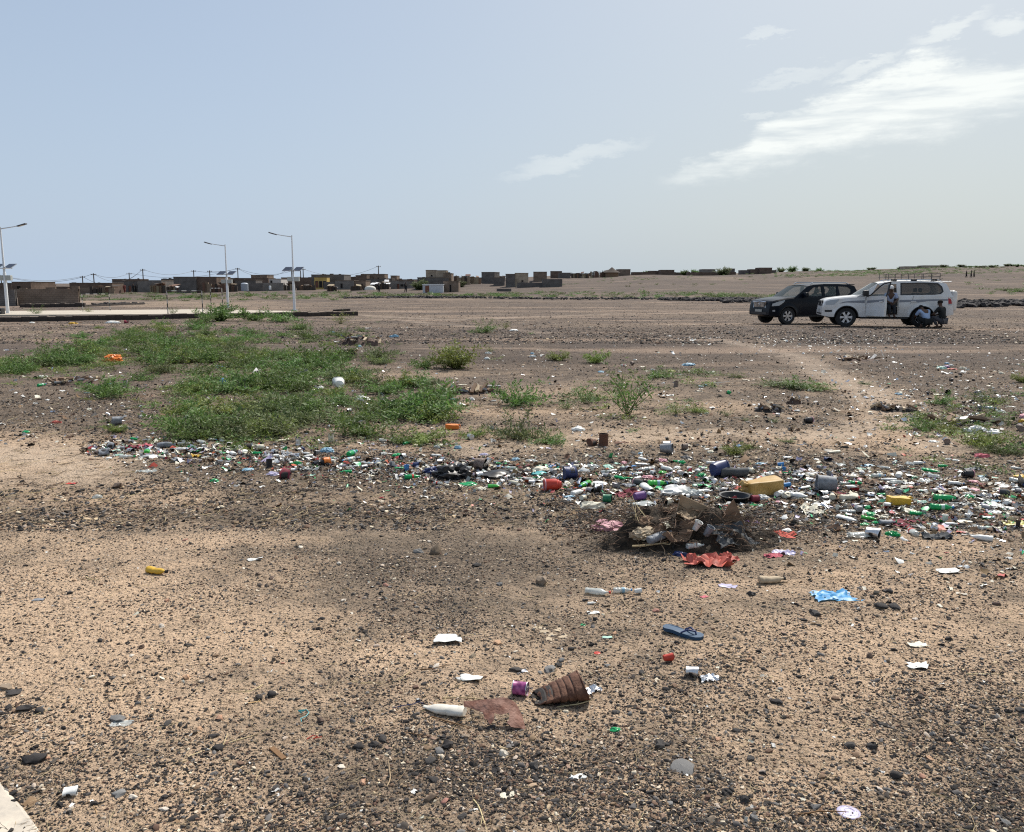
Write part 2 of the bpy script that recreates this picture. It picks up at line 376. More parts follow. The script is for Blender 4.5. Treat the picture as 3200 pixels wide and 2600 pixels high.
for nm, arr in (('sand', sz), ('dark', dk), ('far', farv), ('path', pth)):
    a = gm.attributes.new(nm, 'FLOAT', 'POINT'); a.data.foreach_set('value', arr.astype(np.float32))
m = bpy.data.materials.new('stony_soil'); m.use_nodes = True; t = m.node_tree; b = t.nodes['Principled BSDF']; L = t.links.new
b.inputs['Roughness'].default_value = .95; b.inputs['Specular IOR Level'].default_value = .15
def TN(scale, detail=4, rough=.6, kind='ShaderNodeTexNoise'):
    n = t.nodes.new(kind); n.inputs['Scale'].default_value = scale
    if kind == 'ShaderNodeTexNoise': n.inputs['Detail'].default_value = detail; n.inputs['Roughness'].default_value = rough
    L(geo.outputs['Position'], n.inputs['Vector']); return n
geo = t.nodes.new('ShaderNodeNewGeometry')
def AT(nm): n = t.nodes.new('ShaderNodeAttribute'); n.attribute_name = nm; return n.outputs['Fac']
def MM(op, a_, b_=None, clamp=False):
    n = t.nodes.new('ShaderNodeMath'); n.operation = op; n.use_clamp = clamp
    for k, v in enumerate((a_, b_)):
        if v is None: continue
        if isinstance(v, (int, float)): n.inputs[k].default_value = v
        else: L(v, n.inputs[k])
    return n.outputs[0]
def MX(f, a_, b_):
    n = t.nodes.new('ShaderNodeMix'); n.data_type = 'RGBA'
    if isinstance(f, float): n.inputs[0].default_value = f
    else: L(f, n.inputs[0])
    for k, v in ((6, a_), (7, b_)):
        if isinstance(v, tuple): n.inputs[k].default_value = (*v, 1)
        else: L(v, n.inputs[k])
    return n.outputs[2]
def MR(v, a_, b_, c_=0.0, d_=1.0):
    n = t.nodes.new('ShaderNodeMapRange'); n.interpolation_type = 'SMOOTHSTEP'; L(v, n.inputs[0])
    for k, q in enumerate((a_, b_, c_, d_)): n.inputs[k + 1].default_value = q
    return n.outputs[0]
sand, dark, far = AT('sand'), AT('dark'), AT('far')
n_big, n_mid, n_f = TN(.55, 5).outputs[0], TN(2.6, 6, .7).outputs[0], TN(26, 6, .7).outputs[0]
sm = MM('ADD', sand, MM('ADD', MM('MULTIPLY', MM('SUBTRACT', n_big, .5), 1.3), MM('MULTIPLY', MM('SUBTRACT', n_mid, .5), 1.5)))
sf = MR(MM('SUBTRACT', sm, MM('MULTIPLY', dark, .5)), -.25, .75)
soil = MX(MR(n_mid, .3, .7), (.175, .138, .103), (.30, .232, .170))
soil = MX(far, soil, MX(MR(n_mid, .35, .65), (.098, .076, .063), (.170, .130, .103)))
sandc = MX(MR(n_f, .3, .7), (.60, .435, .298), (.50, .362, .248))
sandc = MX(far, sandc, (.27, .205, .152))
base = MX(sf, soil, sandc)
base = MX(MM('MULTIPLY', MM('MULTIPLY', dark, MR(n_mid, .32, .58, .25, 1.0)), MR(n_f, .38, .56, .1, .9)), base, (.060, .046, .038))
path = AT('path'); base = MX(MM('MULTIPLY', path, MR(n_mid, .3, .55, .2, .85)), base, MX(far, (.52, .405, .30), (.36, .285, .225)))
# grit: dark and pale specks, coarser ones beyond the modelled gravel
vo = TN(150, kind='ShaderNodeTexVoronoi'); vs2 = TN(38, kind='ShaderNodeTexVoronoi'); vs3 = TN(9, kind='ShaderNodeTexVoronoi')
for vv, lo, hi, amt in ((vo, .40, .2, .9), (vs2, .34, .18, .8), (vs3, .30, .16, .7)):
    hs = t.nodes.new('ShaderNodeSeparateColor'); L(vv.outputs['Color'], hs.inputs[0])
    spk = MR(vv.outputs['Distance'], lo, hi)
    pick = MR(MM('ADD', hs.outputs[0], MM('MULTIPLY', MM('SUBTRACT', .5, sf), .5)), .56, .64)
    k_ = MM('MULTIPLY', MM('MULTIPLY', spk, pick), amt)
    if vv is vs3: k_ = MM('MULTIPLY', k_, MR(far, .5, 1.0))
    if vv is vs2: k_ = MM('MULTIPLY', k_, MR(far, .0, .2, .35, 1.0))
    base = MX(k_, base, MX(hs.outputs[1], (.035, .028, .026), (.11, .085, .07)))
    pk2 = MM('MULTIPLY', MM('MULTIPLY', spk, MR(hs.outputs[2], .9, .93)), .6)
    if vv is vs3: pk2 = MM('MULTIPLY', pk2, MM('MULTIPLY', far, .6))
    base = MX(pk2, base, (.52, .44, .36))
# broad tracks and stone bands beyond
tr = TN(.12, 5, .65); 
base = MX(MM('MULTIPLY', far, MR(tr.outputs[0], .47, .6, 0, .6)), base, (.10, .08, .07))
mp = t.nodes.new('ShaderNodeMapping'); mp.inputs['Scale'].default_value = (.05, .35, 1); L(geo.outputs['Position'], mp.inputs[0])
tn = t.nodes.new('ShaderNodeTexNoise'); tn.inputs['Scale'].default_value = 1.0; tn.inputs['Detail'].default_value = 6; L(mp.outputs[0], tn.inputs['Vector'])
base = MX(MM('MULTIPLY', far, MR(tn.outputs[0], .53, .66, 0, .6)), base, (.38, .28, .21))
sxyz = t.nodes.new('ShaderNodeSeparateXYZ'); L(geo.outputs['Position'], sxyz.inputs[0])
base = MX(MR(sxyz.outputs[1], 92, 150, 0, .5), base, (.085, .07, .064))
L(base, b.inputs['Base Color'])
bp = t.nodes.new('ShaderNodeBump'); bp.inputs['Strength'].default_value = 1.0; bp.inputs['Distance'].default_value = .012
hgt = MM('ADD', MM('MULTIPLY', n_f, 1.6), MM('ADD', MM('MULTIPLY', MR(vo.outputs['Distance'], .5, 0), .35), MM('MULTIPLY', MR(vs2.outputs['Distance'], .5, 0), 1.0)))
L(hgt, bp.inputs['Height']); L(bp.outputs[0], b.inputs['Normal'])
bp2 = t.nodes.new('ShaderNodeBump'); bp2.inputs['Strength'].default_value = .9; bp2.inputs['Distance'].default_value = .12; L(TN(2.2, 6, .7).outputs[0], bp2.inputs['Height'])
L(bp2.outputs[0], bp.inputs['Normal'])
gm.materials.append(m)
go_ = ob('ground', gm); tag(go_, 'stony tan desert ground', kind='structure')

# ------------------------------------------------------------------ gravel
def pebble(seed, flat, sub=1):
    V_, F_ = ico(sub); o_ = []
    for v in V_:
        k = 1 + .6 * nv(v, 1.0, seed * 3.1) + .4 * nv(v, 2.4, seed)
        o_.append((v[0] * k * 1.15, v[1] * k * .85, v[2] * k * flat))
    return o_, F_
PM = [mat('basalt', (.030, .026, .025), .85, rnd=.5, bump=.3, bscale=3), mat('basalt_worn', (.07, .058, .05), .9, rnd=.35), mat('brown_pebble', (.19, .12, .078), .85, rnd=.35),
      mat('tan_pebble', (.42, .30, .20), .85, rnd=.3), mat('pale_pebble', (.55, .46, .36), .8, rnd=.25), mat('grey_pebble', (.13, .12, .115), .85, rnd=.35)]
mixk = [0, 0, 0, 0, 0, 0, 0, 1, 1, 1, 1, 5, 2, 2, 3, 4]
PEB = [me_from('pebble', *pebble(k, random.uniform(.45, .85)), [PM[mixk[k]]], smooth=(0 if k % 2 == 0 else 45)) for k in range(len(mixk))]
def clumpy(x, y): return .5 + .5 * np.sin(x * 3.1 + 2 * np.sin(y * 2.3)) * np.sin(y * 2.7 + 1.5 * np.sin(x * 1.9 + 1))
def gravel(name, n, y0, y1, med, sig, cap_, label, pal=None):
    n3 = n * 4; px = rng.uniform(-350, 3550, n3); py = y0 + (y1 - y0) * rng.random(n3)
    x, y, z = ground(px, py); s_, d_, _ = zones(x, y, z)
    wgt = np.clip(.5 - .42 * s_ + .85 * d_ - .6 * pathv(x, y), .03, 1) * (.12 + .88 * clumpy(x, y) * (.35 + .65 * clumpy(x * 3.7 + 5, y * 3.3)) ) * 1.6
    k = rng.random(n3) < wgt; x, y, z = x[k][:n], y[k][:n], z[k][:n]; m_ = len(x)
    s = np.clip(med * np.exp(rng.normal(0, sig, m_)), med * .35, cap_)
    rot = np.stack([rng.normal(0, .25, m_), rng.normal(0, .25, m_), rng.uniform(0, 6.28, m_)], 1)
    scl = np.stack([s, s * rng.uniform(.7, 1, m_), s], 1)
    idx = rng.integers(0, len(PEB), m_)
    return scatter(name, np.stack([x, y, z + s * .12], 1), rot, scl, idx, PEB, label, 'gravel')
gravel('gravel', 165000, 1640, 2900, .0035, .47, .017, 'dark and tan gravel covering the sand in front')
gravel('distant_gravel', 110000, 1050, 1660, .0066, .5, .026, 'dark gravel and stones scattered over the middle ground')
gravel('plateau_gravel', 60000, 925, 1075, .016, .5, .06, 'dark stones scattered over the flat ground round the parked cars')
# straw and twig bits
def stalk(seed):
    r_ = random.Random(seed); p = Vector((-.5, 0, 0)); P = [p]
    d = Vector((1, 0, 0))
    for k in range(4): d = (d + Vector((0, r_.uniform(-.3, .3), r_.uniform(-.08, .1)))).normalized(); p = p + d * .25; P.append(p)
    return tube(P, [.012, .011, .010, .008, .004], 4)
SM = [mat('straw', (.48, .37, .22), .8, rnd=.25), mat('dry_twig', (.30, .21, .13), .85, rnd=.3), mat('dark_twig', (.06, .042, .032), .9, rnd=.3)]
STK = [me_from('stalk', *stalk(k), [SM[k % 3]]) for k in range(9)]
def stalks(name, n, y0, y1, l0, l1, label):
    px = rng.uniform(-350, 3550, n); py = y0 + (y1 - y0) * rng.random(n); x, y, z = ground(px, py)
    s = rng.uniform(l0, l1, n) ** 1
    rot = np.stack([rng.normal(0, .1, n), rng.normal(0, .08, n), rng.uniform(0, 6.28, n)], 1)
    return scatter(name, np.stack([x, y, z + .004], 1), rot, np.stack([s, s, s], 1), rng.integers(0, len(STK), n), STK, label, 'straw')
stalks('straw_bits', 9000, 1620, 2800, .015, .085, 'short dry straw bits lying over the gravel in front')
stalks('dry_stalks', 9000, 1240, 1640, .04, .20, 'dry stalks lying over the middle ground by the litter')
# litter crumbs
FM = [mat('fleck_white', (.78, .78, .75), .5, rnd=.12), mat('fleck_grey', (.34, .34, .33), .5, rnd=.3), mat('fleck_pale', (.62, .58, .48), .7, rnd=.2), mat('fleck_green', (.06, .42, .16), .4, rnd=.2),
      mat('fleck_blue', (.08, .22, .42), .5, rnd=.3), mat('fleck_red', (.42, .06, .04), .5, rnd=.3), mat('fleck_dark', (.04, .035, .035), .7, rnd=.4), mat('fleck_brown', (.20, .12, .07), .8, rnd=.3), mat('fleck_lilac', (.42, .38, .52), .5, rnd=.2), mat('fleck_foil', (.7, .7, .72), .25, metal=1.0)]
def flake(seed):
    V_, F_ = gridm(3, 3); r_ = random.Random(seed); o_ = []
    for v in V_:
        k = 1 + .5 * nv(v, 1.9, seed); o_.append((v[0] * k * 1.3, v[1] * k, .28 * nv(v, 2.5, seed * 1.3) + .16))
    return o_, F_
fk = [0, 0, 0, 2, 2, 2, 1, 1, 1, 6, 6, 6, 7, 7, 7, 9, 3, 5, 8]
FL = [me_from('flake', *flake(k), [FM[fk[k]]], smooth=180) for k in range(len(fk))]
def crumbs(name, px, py, s, label, sel=None):
    x, y, z = ground(px, py); n = len(x)
    rot = np.stack([rng.normal(0, .5, n), rng.normal(0, .5, n), rng.uniform(0, 6.28, n)], 1)
    idx = rng.integers(0, len(FL), n) if sel is None else rng.choice(sel, n)
    return scatter(name, np.stack([x, y, z], 1), rot, np.stack([s, s * rng.uniform(.4, 1, n), s], 1), idx, FL, label, 'litter')
# the litter band as a centre line (picture x, y, half height)
BX = np.array([250, 400, 650, 900, 1150, 1400, 1700, 2000, 2300, 2600, 2900, 3200, 3400.])
BY = np.array([1410, 1405, 1415, 1435, 1455, 1470, 1490, 1500, 1510, 1530, 1560, 1580, 1590.])
BH = np.array([8, 24, 32, 34, 34, 34, 42, 54, 58, 76, 95, 80, 70.])
def band(n, tight=.55):
    px = rng.uniform(270, 3330, n); px = px[rng.random(n) < .45 + .55 * np.interp(px, [300, 1500, 3300], [.7, .8, 1])]
    py = np.interp(px, BX, BY) + rng.normal(0, tight, len(px)) * np.interp(px, BX, BH)
    return px, py
bx_, by_ = band(4200, .62); crumbs('litter_crumbs', bx_, by_, np.exp(rng.normal(-3.55, .45, len(bx_))), 'small torn plastic, paper and foil scraps of the long litter band')
q_ = 9000; bx_ = np.concatenate([rng.uniform(250, 3350, q_), rng.uniform(1700, 2700, 2500)]); by_ = np.concatenate([np.interp(bx_[:q_], BX, BY) + rng.normal(0, .62, q_) * np.interp(bx_[:q_], BX, BH), rng.normal(1600, 45, 2500)])
crumbs('dark_mulch', bx_, by_, np.exp(rng.normal(-4.15, .4, len(bx_))), 'brown and black mulch of rotten scraps matted under the litter band', [9, 10, 11, 12, 13, 14])
q_ = 7000; bx_ = rng.uniform(-100, 3350, q_); by_ = 1080 + 320 * rng.random(q_) ** .8; kk_ = rng.random(q_) < (.25 + .75 * clumpy(bx_ * .004, by_ * .03)); crumbs('dark_bits', bx_[kk_], by_[kk_], np.exp(rng.normal(-3.75, .4, kk_.sum())), 'dark twigs, clods and scraps strewn over the middle ground', [9, 10, 11, 12, 13])
bx_, by_ = band(3600, 1.5); crumbs('scattered_crumbs', bx_, by_, np.exp(rng.normal(-3.8, .45, len(bx_))), 'tiny litter scraps thinning out round the litter band')
q = 1900; bx_ = np.concatenate([rng.uniform(0, 3300, q), rng.normal(2950, 260, 700), rng.normal(1000, 350, 600)]); by_ = np.concatenate([rng.uniform(1090, 1400, q), rng.normal(1230, 60, 700), rng.normal(1210, 50, 600)])
crumbs('middle_crumbs', bx_, np.clip(by_, 1060, 1420), np.exp(rng.normal(-3.5, .4, len(bx_))), 'pale litter scraps strewn over the middle ground', [0, 1, 3, 4, 6, 7, 9, 10, 12, 13, 15])
bx_ = np.concatenate([rng.normal(2450, 90, 120), rng.normal(2200, 60, 80), rng.normal(2730, 130, 200), rng.uniform(2100, 3300, 330), rng.uniform(900, 2200, 140)]); by_ = np.concatenate([rng.normal(1067, 12, 120), rng.normal(1062, 7, 80), rng.normal(1072, 18, 200), rng.uniform(1025, 1180, 330), rng.uniform(1000, 1150, 140)])
crumbs('plateau_crumbs', bx_, by_, np.exp(rng.normal(-3.3, .35, len(bx_))), 'white flecks of litter glinting on the dark flat ground', [0, 1, 2, 3, 4])
bx_ = rng.uniform(0, 3300, 420); by_ = rng.uniform(1700, 2650, 420)
crumbs('foreground_crumbs', bx_, by_, np.exp(rng.normal(-4.6, .4, 420)), 'tiny pale scraps and shell bits on the gravel in front', [0, 1, 3, 4, 7, 12])
# ------------------------------------------------------------------ village
def blockmat(name, c1, c2, mortar, bs=.42, hs=.21, msize=.02):
    m = bpy.data.materials.new(name); m.use_nodes = True; t = m.node_tree; b = t.nodes['Principled BSDF']; L = t.links.new
    b.inputs['Roughness'].default_value = .95; b.inputs['Specular IOR Level'].default_value = .1
    tc = t.nodes.new('ShaderNodeTexCoord'); sp = t.nodes.new('ShaderNodeSeparateXYZ'); L(tc.outputs['Object'], sp.inputs[0])
    ad = t.nodes.new('ShaderNodeMath'); ad.operation = 'ADD'; L(sp.outputs[0], ad.inputs[0]); L(sp.outputs[1], ad.inputs[1])
    cb = t.nodes.new('ShaderNodeCombineXYZ'); L(ad.outputs[0], cb.inputs[0]); L(sp.outputs[2], cb.inputs[1])
    br = t.nodes.new('ShaderNodeTexBrick'); L(cb.outputs[0], br.inputs['Vector']); br.inputs['Scale'].default_value = 1; br.inputs['Brick Width'].default_value = bs; br.inputs['Row Height'].default_value = hs
    br.inputs['Mortar Size'].default_value = msize; br.inputs['Color1'].default_value = (*c1, 1); br.inputs['Color2'].default_value = (*c2, 1); br.inputs['Mortar'].default_value = (*mortar, 1)
    n = t.nodes.new('ShaderNodeTexNoise'); n.inputs['Scale'].default_value = .9; n.inputs['Detail'].default_value = 5; L(tc.outputs['Object'], n.inputs['Vector'])
    mr = t.nodes.new('ShaderNodeMapRange'); mr.inputs[1].default_value = .3; mr.inputs[2].default_value = .7; mr.inputs[3].default_value = .72; mr.inputs[4].default_value = 1.2; L(n.outputs[0], mr.inputs[0])
    mm = t.nodes.new('ShaderNodeMix'); mm.data_type = 'RGBA'; mm.blend_type = 'MULTIPLY'; mm.inputs[0].default_value = 1; L(br.outputs[0], mm.inputs[6]); L(mr.outputs[0], mm.inputs[7]); L(mm.outputs[2], b.inputs['Base Color'])
    bp = t.nodes.new('ShaderNodeBump'); bp.inputs['Strength'].default_value = .6; bp.inputs['Distance'].default_value = .02; L(br.outputs['Fac'], bp.inputs['Height']); bp.invert = True; L(bp.outputs[0], b.inputs['Normal'])
    return m
WM = {'grey': blockmat('grey_block', (.205, .19, .178), (.225, .208, .195), (.175, .16, .148)),
      'dgrey': blockmat('dark_block', (.145, .135, .13), (.165, .152, .145), (.122, .11, .105)),
      'brown': blockmat('brown_block', (.215, .165, .13), (.24, .185, .148), (.175, .135, .108)),
      'dbrown': blockmat('dark_brown_block', (.15, .11, .09), (.172, .128, .105), (.125, .092, .075)),
      'tan': blockmat('tan_plaster', (.40, .33, .26), (.43, .36, .28), (.37, .31, .24)),
      'yellow': mat('yellow_plaster', (.52, .37, .12), .9, var=.12, vscale=.8), 'white': mat('white_plaster', (.50, .47, .45), .9, var=.1, vscale=.8)}
ROOFM = mat('roof_mud', (.16, .125, .10), .95, var=.2, vscale=1.5); SHADEM = mat('opening_shade', (.02, .018, .018), .9); DOORB = mat('brown_door', (.20, .08, .05), .7)  # near-black panels paint in the shade inside doorways and windows
FRAME = mat('door_frame', (.12, .10, .09), .8); BEAM = mat('roof_pole', (.10, .07, .05), .9)
def xat(px, py, d): r_ = ray(px, py); return r_[0] / r_[1] * d
def house(name, x0, x1, yt, yb, d, m, label, cat='house', depth=6, yaw=0, doors=(), wins=(), group='block houses of the village', parapet=True, roof=True, sink=1.2, ragged=0):
    c = (x0 + x1) / 2; X0, X1 = xat(x0, yb, d), xat(x1, yb, d); zt, zb = atz(c, yt, d), atz(c, yb, d)
    w_ = X1 - X0; h = zt - zb; root = bpy.data.objects.new(name, None); COL.objects.link(root)
    root.location = ((X0 + X1) / 2, d, zb); root.rotation_euler = (0, 0, R(yaw)); root.empty_display_size = .5
    tag(root, label, cat, group)
    mb = MB(); T = .22; hw = w_ / 2
    # front wall with real openings: strips left, between, right and lintels
    op = sorted([(a, b_, 0, hh) for a, b_, hh in doors] + [(a, b_, s_, hh) for a, b_, s_, hh in wins])
    cur = -hw
    for a, b_, s_, hh in op:
        a_, b2 = -hw + a * w_, -hw + b_ * w_
        mb.add(box(cur, a_, 0, T, -sink, h)); 
        if s_ > 0: mb.add(box(a_, b2, 0, T, -sink, s_ * h))
        else: mb.add(box(a_, b2, 0, T, -sink, 0))
        mb.add(box(a_, b2, 0, T, hh * h, h)); cur = b2
    mb.add(box(cur, hw, 0, T, -sink, h))
    mb.add(box(-hw, -hw + T, T, depth - T, -sink, h)); mb.add(box(hw - T, hw, T, depth - T, -sink, h)); mb.add(box(-hw, hw, depth - T, depth, -sink, h))
    if ragged:
        r_ = random.Random(x0)
        for k in range(ragged):
            a = r_.uniform(-hw, hw - .5); mb.add(box(a, a + r_.uniform(.3, 1.0), 0.002, T - .002, h, h + r_.uniform(.1, .28)))
    ob('wall', mb.mesh('house_wall', WM[m]), root)
    if roof:
        mr_ = MB(); mr_.add(box(-hw + T, hw - T, T, depth - T, h - .3, h - .12))
        ob('roof', mr_.mesh('house_roof', ROOFM), root)
        if parapet:
            mp_ = MB(); e = .06; mp_.add(box(-hw - e, hw + e, -e, T, h, h + .09)); mp_.add(box(-hw - e, -hw + T, T, depth, h, h + .09)); mp_.add(box(hw - T, hw + e, T, depth, h, h + .09))
            ob('parapet', mp_.mesh('house_parapet', ROOFM), root)
    for a, b_, hh in doors:
        a_, b2 = -hw + a * w_, -hw + b_ * w_
        dr = ob('door', MB().add(box(a_ + .04, b2 - .04, T * .5, T * .5 + .05, 0, hh * h - .04)).mesh('doorway_panel', SHADEM if random.random() < .75 else DOORB), root)  # dark panels are painted doorway shade, brown ones are door leaves
        mf = MB(); mf.add(box(a_ - .05, a_ + .04, -.03, .04, 0, hh * h)); mf.add(box(b2 - .04, b2 + .05, -.03, .04, 0, hh * h)); mf.add(box(a_ - .05, b2 + .05, -.03, .04, hh * h, hh * h + .08))
        ob('frame', mf.mesh('door_frame', FRAME), dr)
    for a, b_, s_, hh in wins:
        a_, b2 = -hw + a * w_, -hw + b_ * w_
        wd = ob('window', MB().add(box(a_, b2, T * .6, T * .6 + .04, s_ * h, hh * h)).mesh('window_shade_panel', SHADEM), root)  # dark panel paints the indoor shade behind the window opening
        ob('sill', MB().add(box(a_ - .06, b2 + .06, -.06, .05, s_ * h - .07, s_ * h - .004)).mesh('window_sill', FRAME), wd)
    return root
H = house
H('yard_wall', 57, 247, 903, 952, 88, 'brown', 'low brown block yard wall left behind the pale court slab', 'wall', depth=.3, roof=False, group='yard walls', ragged=3, wins=())
H('yard_wall', -180, 57, 905, 955, 87.4, 'dgrey', 'yard wall face with shade painted in dark grey block behind the leftmost street lamp', 'wall', depth=.3, roof=False, group='yard walls', yaw=-6)  # darker block colour paints the shade on this face of one wall
H('block_house', -60, 38, 886, 912, 132, 'dbrown', 'dark brown house at the left edge behind the lamp', ragged=2)
H('block_house', 39, 98, 882, 912, 130, 'dbrown', 'taller dark brown house rising over the left yard wall', depth=7, wins=((.25, .45, .3, .6),))
H('block_house', 99, 114, 891, 914, 136, 'brown', 'narrow low brown house beside the taller one over the yard wall')
H('block_house', 145, 212, 897, 914, 170, 'dbrown', 'long low brown house seen over the right end of the yard wall')
H('block_house', 219, 352, 885, 916, 168, 'dbrown', 'long flat dark house behind the rubbish shack at left', ragged=4, depth=5)
H('yard_wall', 247, 292, 899, 918, 158, 'brown', 'short brown wall right of the yard wall corner', 'wall', depth=.3, roof=False, group='yard walls')
H('block_house', 355, 431, 879, 915, 180, 'dgrey', 'dark grey house with three open doorways', doors=((.22, .34, .62), (.62, .74, .62), (.84, .96, .62)), depth=8, yaw=2)
H('block_house', 432, 506, 877, 915, 179, 'grey', 'lighter grey house joined right of the three doorways', depth=8)
H('block_house', 513, 545, 877, 905, 190, 'yellow', 'yellow plastered house left of the big dark block', doors=((.55, .85, .5),))
H('block_house', 544, 614, 866, 907, 178, 'dgrey', 'big dark block house right of the yellow one', doors=((.12, .2, .5),), depth=9)
H('block_house', 615, 678, 866, 906, 178.6, 'dbrown', 'tall brown block house joined to the big dark one', depth=9)
H('block_house', 676, 712, 875, 905, 196, 'dbrown', 'low red brown house left of the middle street lamp')
H('block_house', 716, 840, 870, 906, 200, 'dbrown', 'wide brown house behind the middle street lamp', ragged=3, wins=((.5, .56, .4, .7),))
H('block_house', 785, 835, 860, 880, 212, 'brown', 'upper brown house showing above the wide brown one')
H('block_house', 842, 878, 872, 890, 192, 'white', 'pale plastered house left of the right street lamp', doors=((.1, .25, .7),))
H('yard_wall', 770, 822, 885, 907, 183, 'dgrey', 'dark grey wall below the wide brown house', 'wall', depth=.3, roof=False, group='yard walls')
H('yard_wall', 823, 886, 884, 906, 182, 'grey', 'grey wall with a white drum before it', 'wall', depth=.3, roof=False, group='yard walls')
H('block_house', 880, 975, 868, 905, 205, 'dbrown', 'long dark house behind the right street lamp', ragged=5)
H('arcade_house', 983, 1022, 867, 899, 184, 'yellow', 'yellow house front with three arched openings', doors=((.08, .3, .62), (.38, .62, .62), (.7, .92, .62)), depth=3)
H('block_house', 974, 1076, 859, 902, 188, 'dgrey', 'big dark grey house behind the yellow arches', depth=8, ragged=4)
H('yard_wall', 1012, 1048, 881, 901, 181, 'dgrey', 'dark low wall below the yellow arches', 'wall', depth=.3, roof=False, group='yard walls')
H('block_house', 1048, 1106, 877, 901, 180, 'grey', 'low grey house with one small doorway', doors=((.28, .4, .6),))
H('block_house', 1107, 1143, 878, 901, 180.5, 'brown', 'small brown house right of the low grey one', doors=((.6, .75, .6),))
H('block_house', 1112, 1146, 861, 884, 205, 'dbrown', 'brown house behind the small brown one')
H('block_house', 1128, 1202, 857, 884, 210, 'brown', 'tall red brown house with upper windows', wins=((.2, .27, .3, .6), (.48, .55, .3, .6), (.7, .77, .3, .6)), ragged=3)
H('block_house', 1221, 1240, 862, 882, 225, 'brown', 'small lone cube house on the skyline')
H('block_house', 1221, 1293, 878, 904, 178, 'grey', 'low grey house with two doorways near the white container', doors=((.28, .38, .62), (.62, .7, .62)), wins=((.42, .56, .35, .6),), ragged=2)
H('block_house', 1305, 1402, 868, 909, 160, 'dgrey', 'wide dark grey house behind the white container', depth=6, ragged=3)
H('block_house', 1331, 1362, 845, 880, 166, 'tan', 'tan upper storey with rounded left corner', wins=((.5, .68, .35, .6),), depth=5)
H('block_house', 1362, 1395, 846, 880, 165, 'tan', 'tan upper storey right of the one with a window', depth=5)
H('block_house', 1386, 1411, 855, 888, 161, 'brown', 'stepped brown house below the tan storey', ragged=2)
H('block_house', 1386, 1433, 880, 915, 148, 'brown', 'brown house with an open door right of the white container', doors=((.4, .52, .7),), depth=5)
H('block_house', 1504, 1546, 851, 882, 215, 'dgrey', 'grey cube house left on the slope', depth=5, yaw=-14)
H('block_house', 1542, 1577, 868, 886, 200, 'dgrey', 'small dark box house on the slope', depth=4)
H('block_house', 1580, 1609, 857, 888, 190, 'dgrey', 'dark left half of the twin house on the slope', depth=5)
H('block_house', 1609, 1651, 854, 886, 190.5, 'tan', 'tan right half of the twin house on the slope', doors=((.5, .62, .3),), depth=5)
H('block_house', 1668, 1709, 850, 874, 225, 'brown', 'brown house with dark base above the ruined wall', depth=5)
H('yard_wall', 1616, 1696, 883, 901, 172, 'dgrey', 'long dark unfinished wall low on the slope', 'wall', depth=3, roof=False, group='yard walls', ragged=2)
H('block_house', 1696, 1757, 872, 903, 170, 'dgrey', 'roofless dark grey house at the right end of the unfinished wall', depth=4, roof=False)
H('low_wall', 1552, 1598, 902, 912, 158, 'dgrey', 'knee high block wall above the green strip', 'wall', depth=.4, roof=False, group='yard walls')
H('block_house', 1722, 1756, 848, 870, 250, 'dbrown', 'dark house on the ridge right of the slope houses', depth=5)
H('block_house', 1748, 1783, 853, 868, 240, 'dgrey', 'low dark wall house on the ridge', depth=5)
H('block_house', 1934, 1970, 842, 864, 270, 'brown', 'brown cube house right of the pointed hut', depth=5, yaw=4)
H('block_house', 1978, 2046, 851, 864, 275, 'dbrown', 'long low brown house on the ridge', depth=5)
H('block_house', 2030, 2064, 847, 862, 285, 'dbrown', 'low brown house by the first ridge bush', depth=5)
H('block_house', 2065, 2107, 844, 862, 280, 'dbrown', 'flat dark house on the middle ridge', depth=5)
H('block_house', 2195, 2235, 842, 862, 278, 'grey', 'pale topped house left of the acacia', depth=5)
H('yard_wall', 2150, 2256, 851, 862, 272, 'dbrown', 'long brown yard wall in front of the acacia', 'wall', depth=3, roof=False, group='yard walls', ragged=3)
H('yard_wall', 2256, 2300, 850, 862, 271, 'dbrown', 'brown yard wall right of the acacia', 'wall', depth=3, roof=False, group='yard walls')
H('block_house', 2280, 2296, 840, 860, 280, 'dgrey', 'narrow dark house right of the acacia', depth=4)
H('block_house', 2317, 2345, 845, 860, 274, 'dgrey', 'low dark house left in the ridge row', depth=4)
H('block_house', 2345, 2372, 842, 860, 273, 'dbrown', 'middle house of the ridge row with pale roof edge', depth=4)
H('block_house', 2373, 2412, 837, 860, 272, 'dbrown', 'tallest dark house at the right of the ridge row', depth=5)
H('block_house', 2412, 2425, 845, 860, 274, 'dgrey', 'little annex right of the tallest ridge house', depth=4)
H('block_house', 2827, 2877, 833, 850, 310, 'tan', 'left pale house on the far hilltop', depth=5)
H('block_house', 2886, 2938, 830, 850, 308, 'tan', 'right pale house on the far hilltop', depth=5)
for q_ in ((352, 440, 873, 905, 214, 'dbrown', 'long brown roofline behind the three doorway house'), (505, 548, 872, 900, 216, 'dgrey', 'dark house end behind the yellow house'), (735, 800, 876, 903, 188, 'dgrey', 'low dark house under the wide brown one'), (1040, 1130, 866, 890, 222, 'dbrown', 'brown roofline behind the low grey house'),
           (1145, 1225, 872, 898, 196, 'dgrey', 'dark low house behind the white roofed shelter'), (1240, 1310, 874, 898, 205, 'dbrown', 'brown wall line behind the two doorway house'), (1433, 1506, 868, 884, 228, 'brown', 'brown huts line left of the grey cube house'), (1757, 1850, 855, 866, 282, 'dbrown', 'thin brown wall on the ridge beyond the brush shelters'),
           (1896, 1936, 852, 864, 284, 'dbrown', 'low wall right behind the pointed hut'), (2100, 2160, 852, 862, 290, 'dbrown', 'low wall between flat house and ridge trees')):
    H('block_house', *q_[:5], q_[5], q_[6], depth=5, ragged=3)
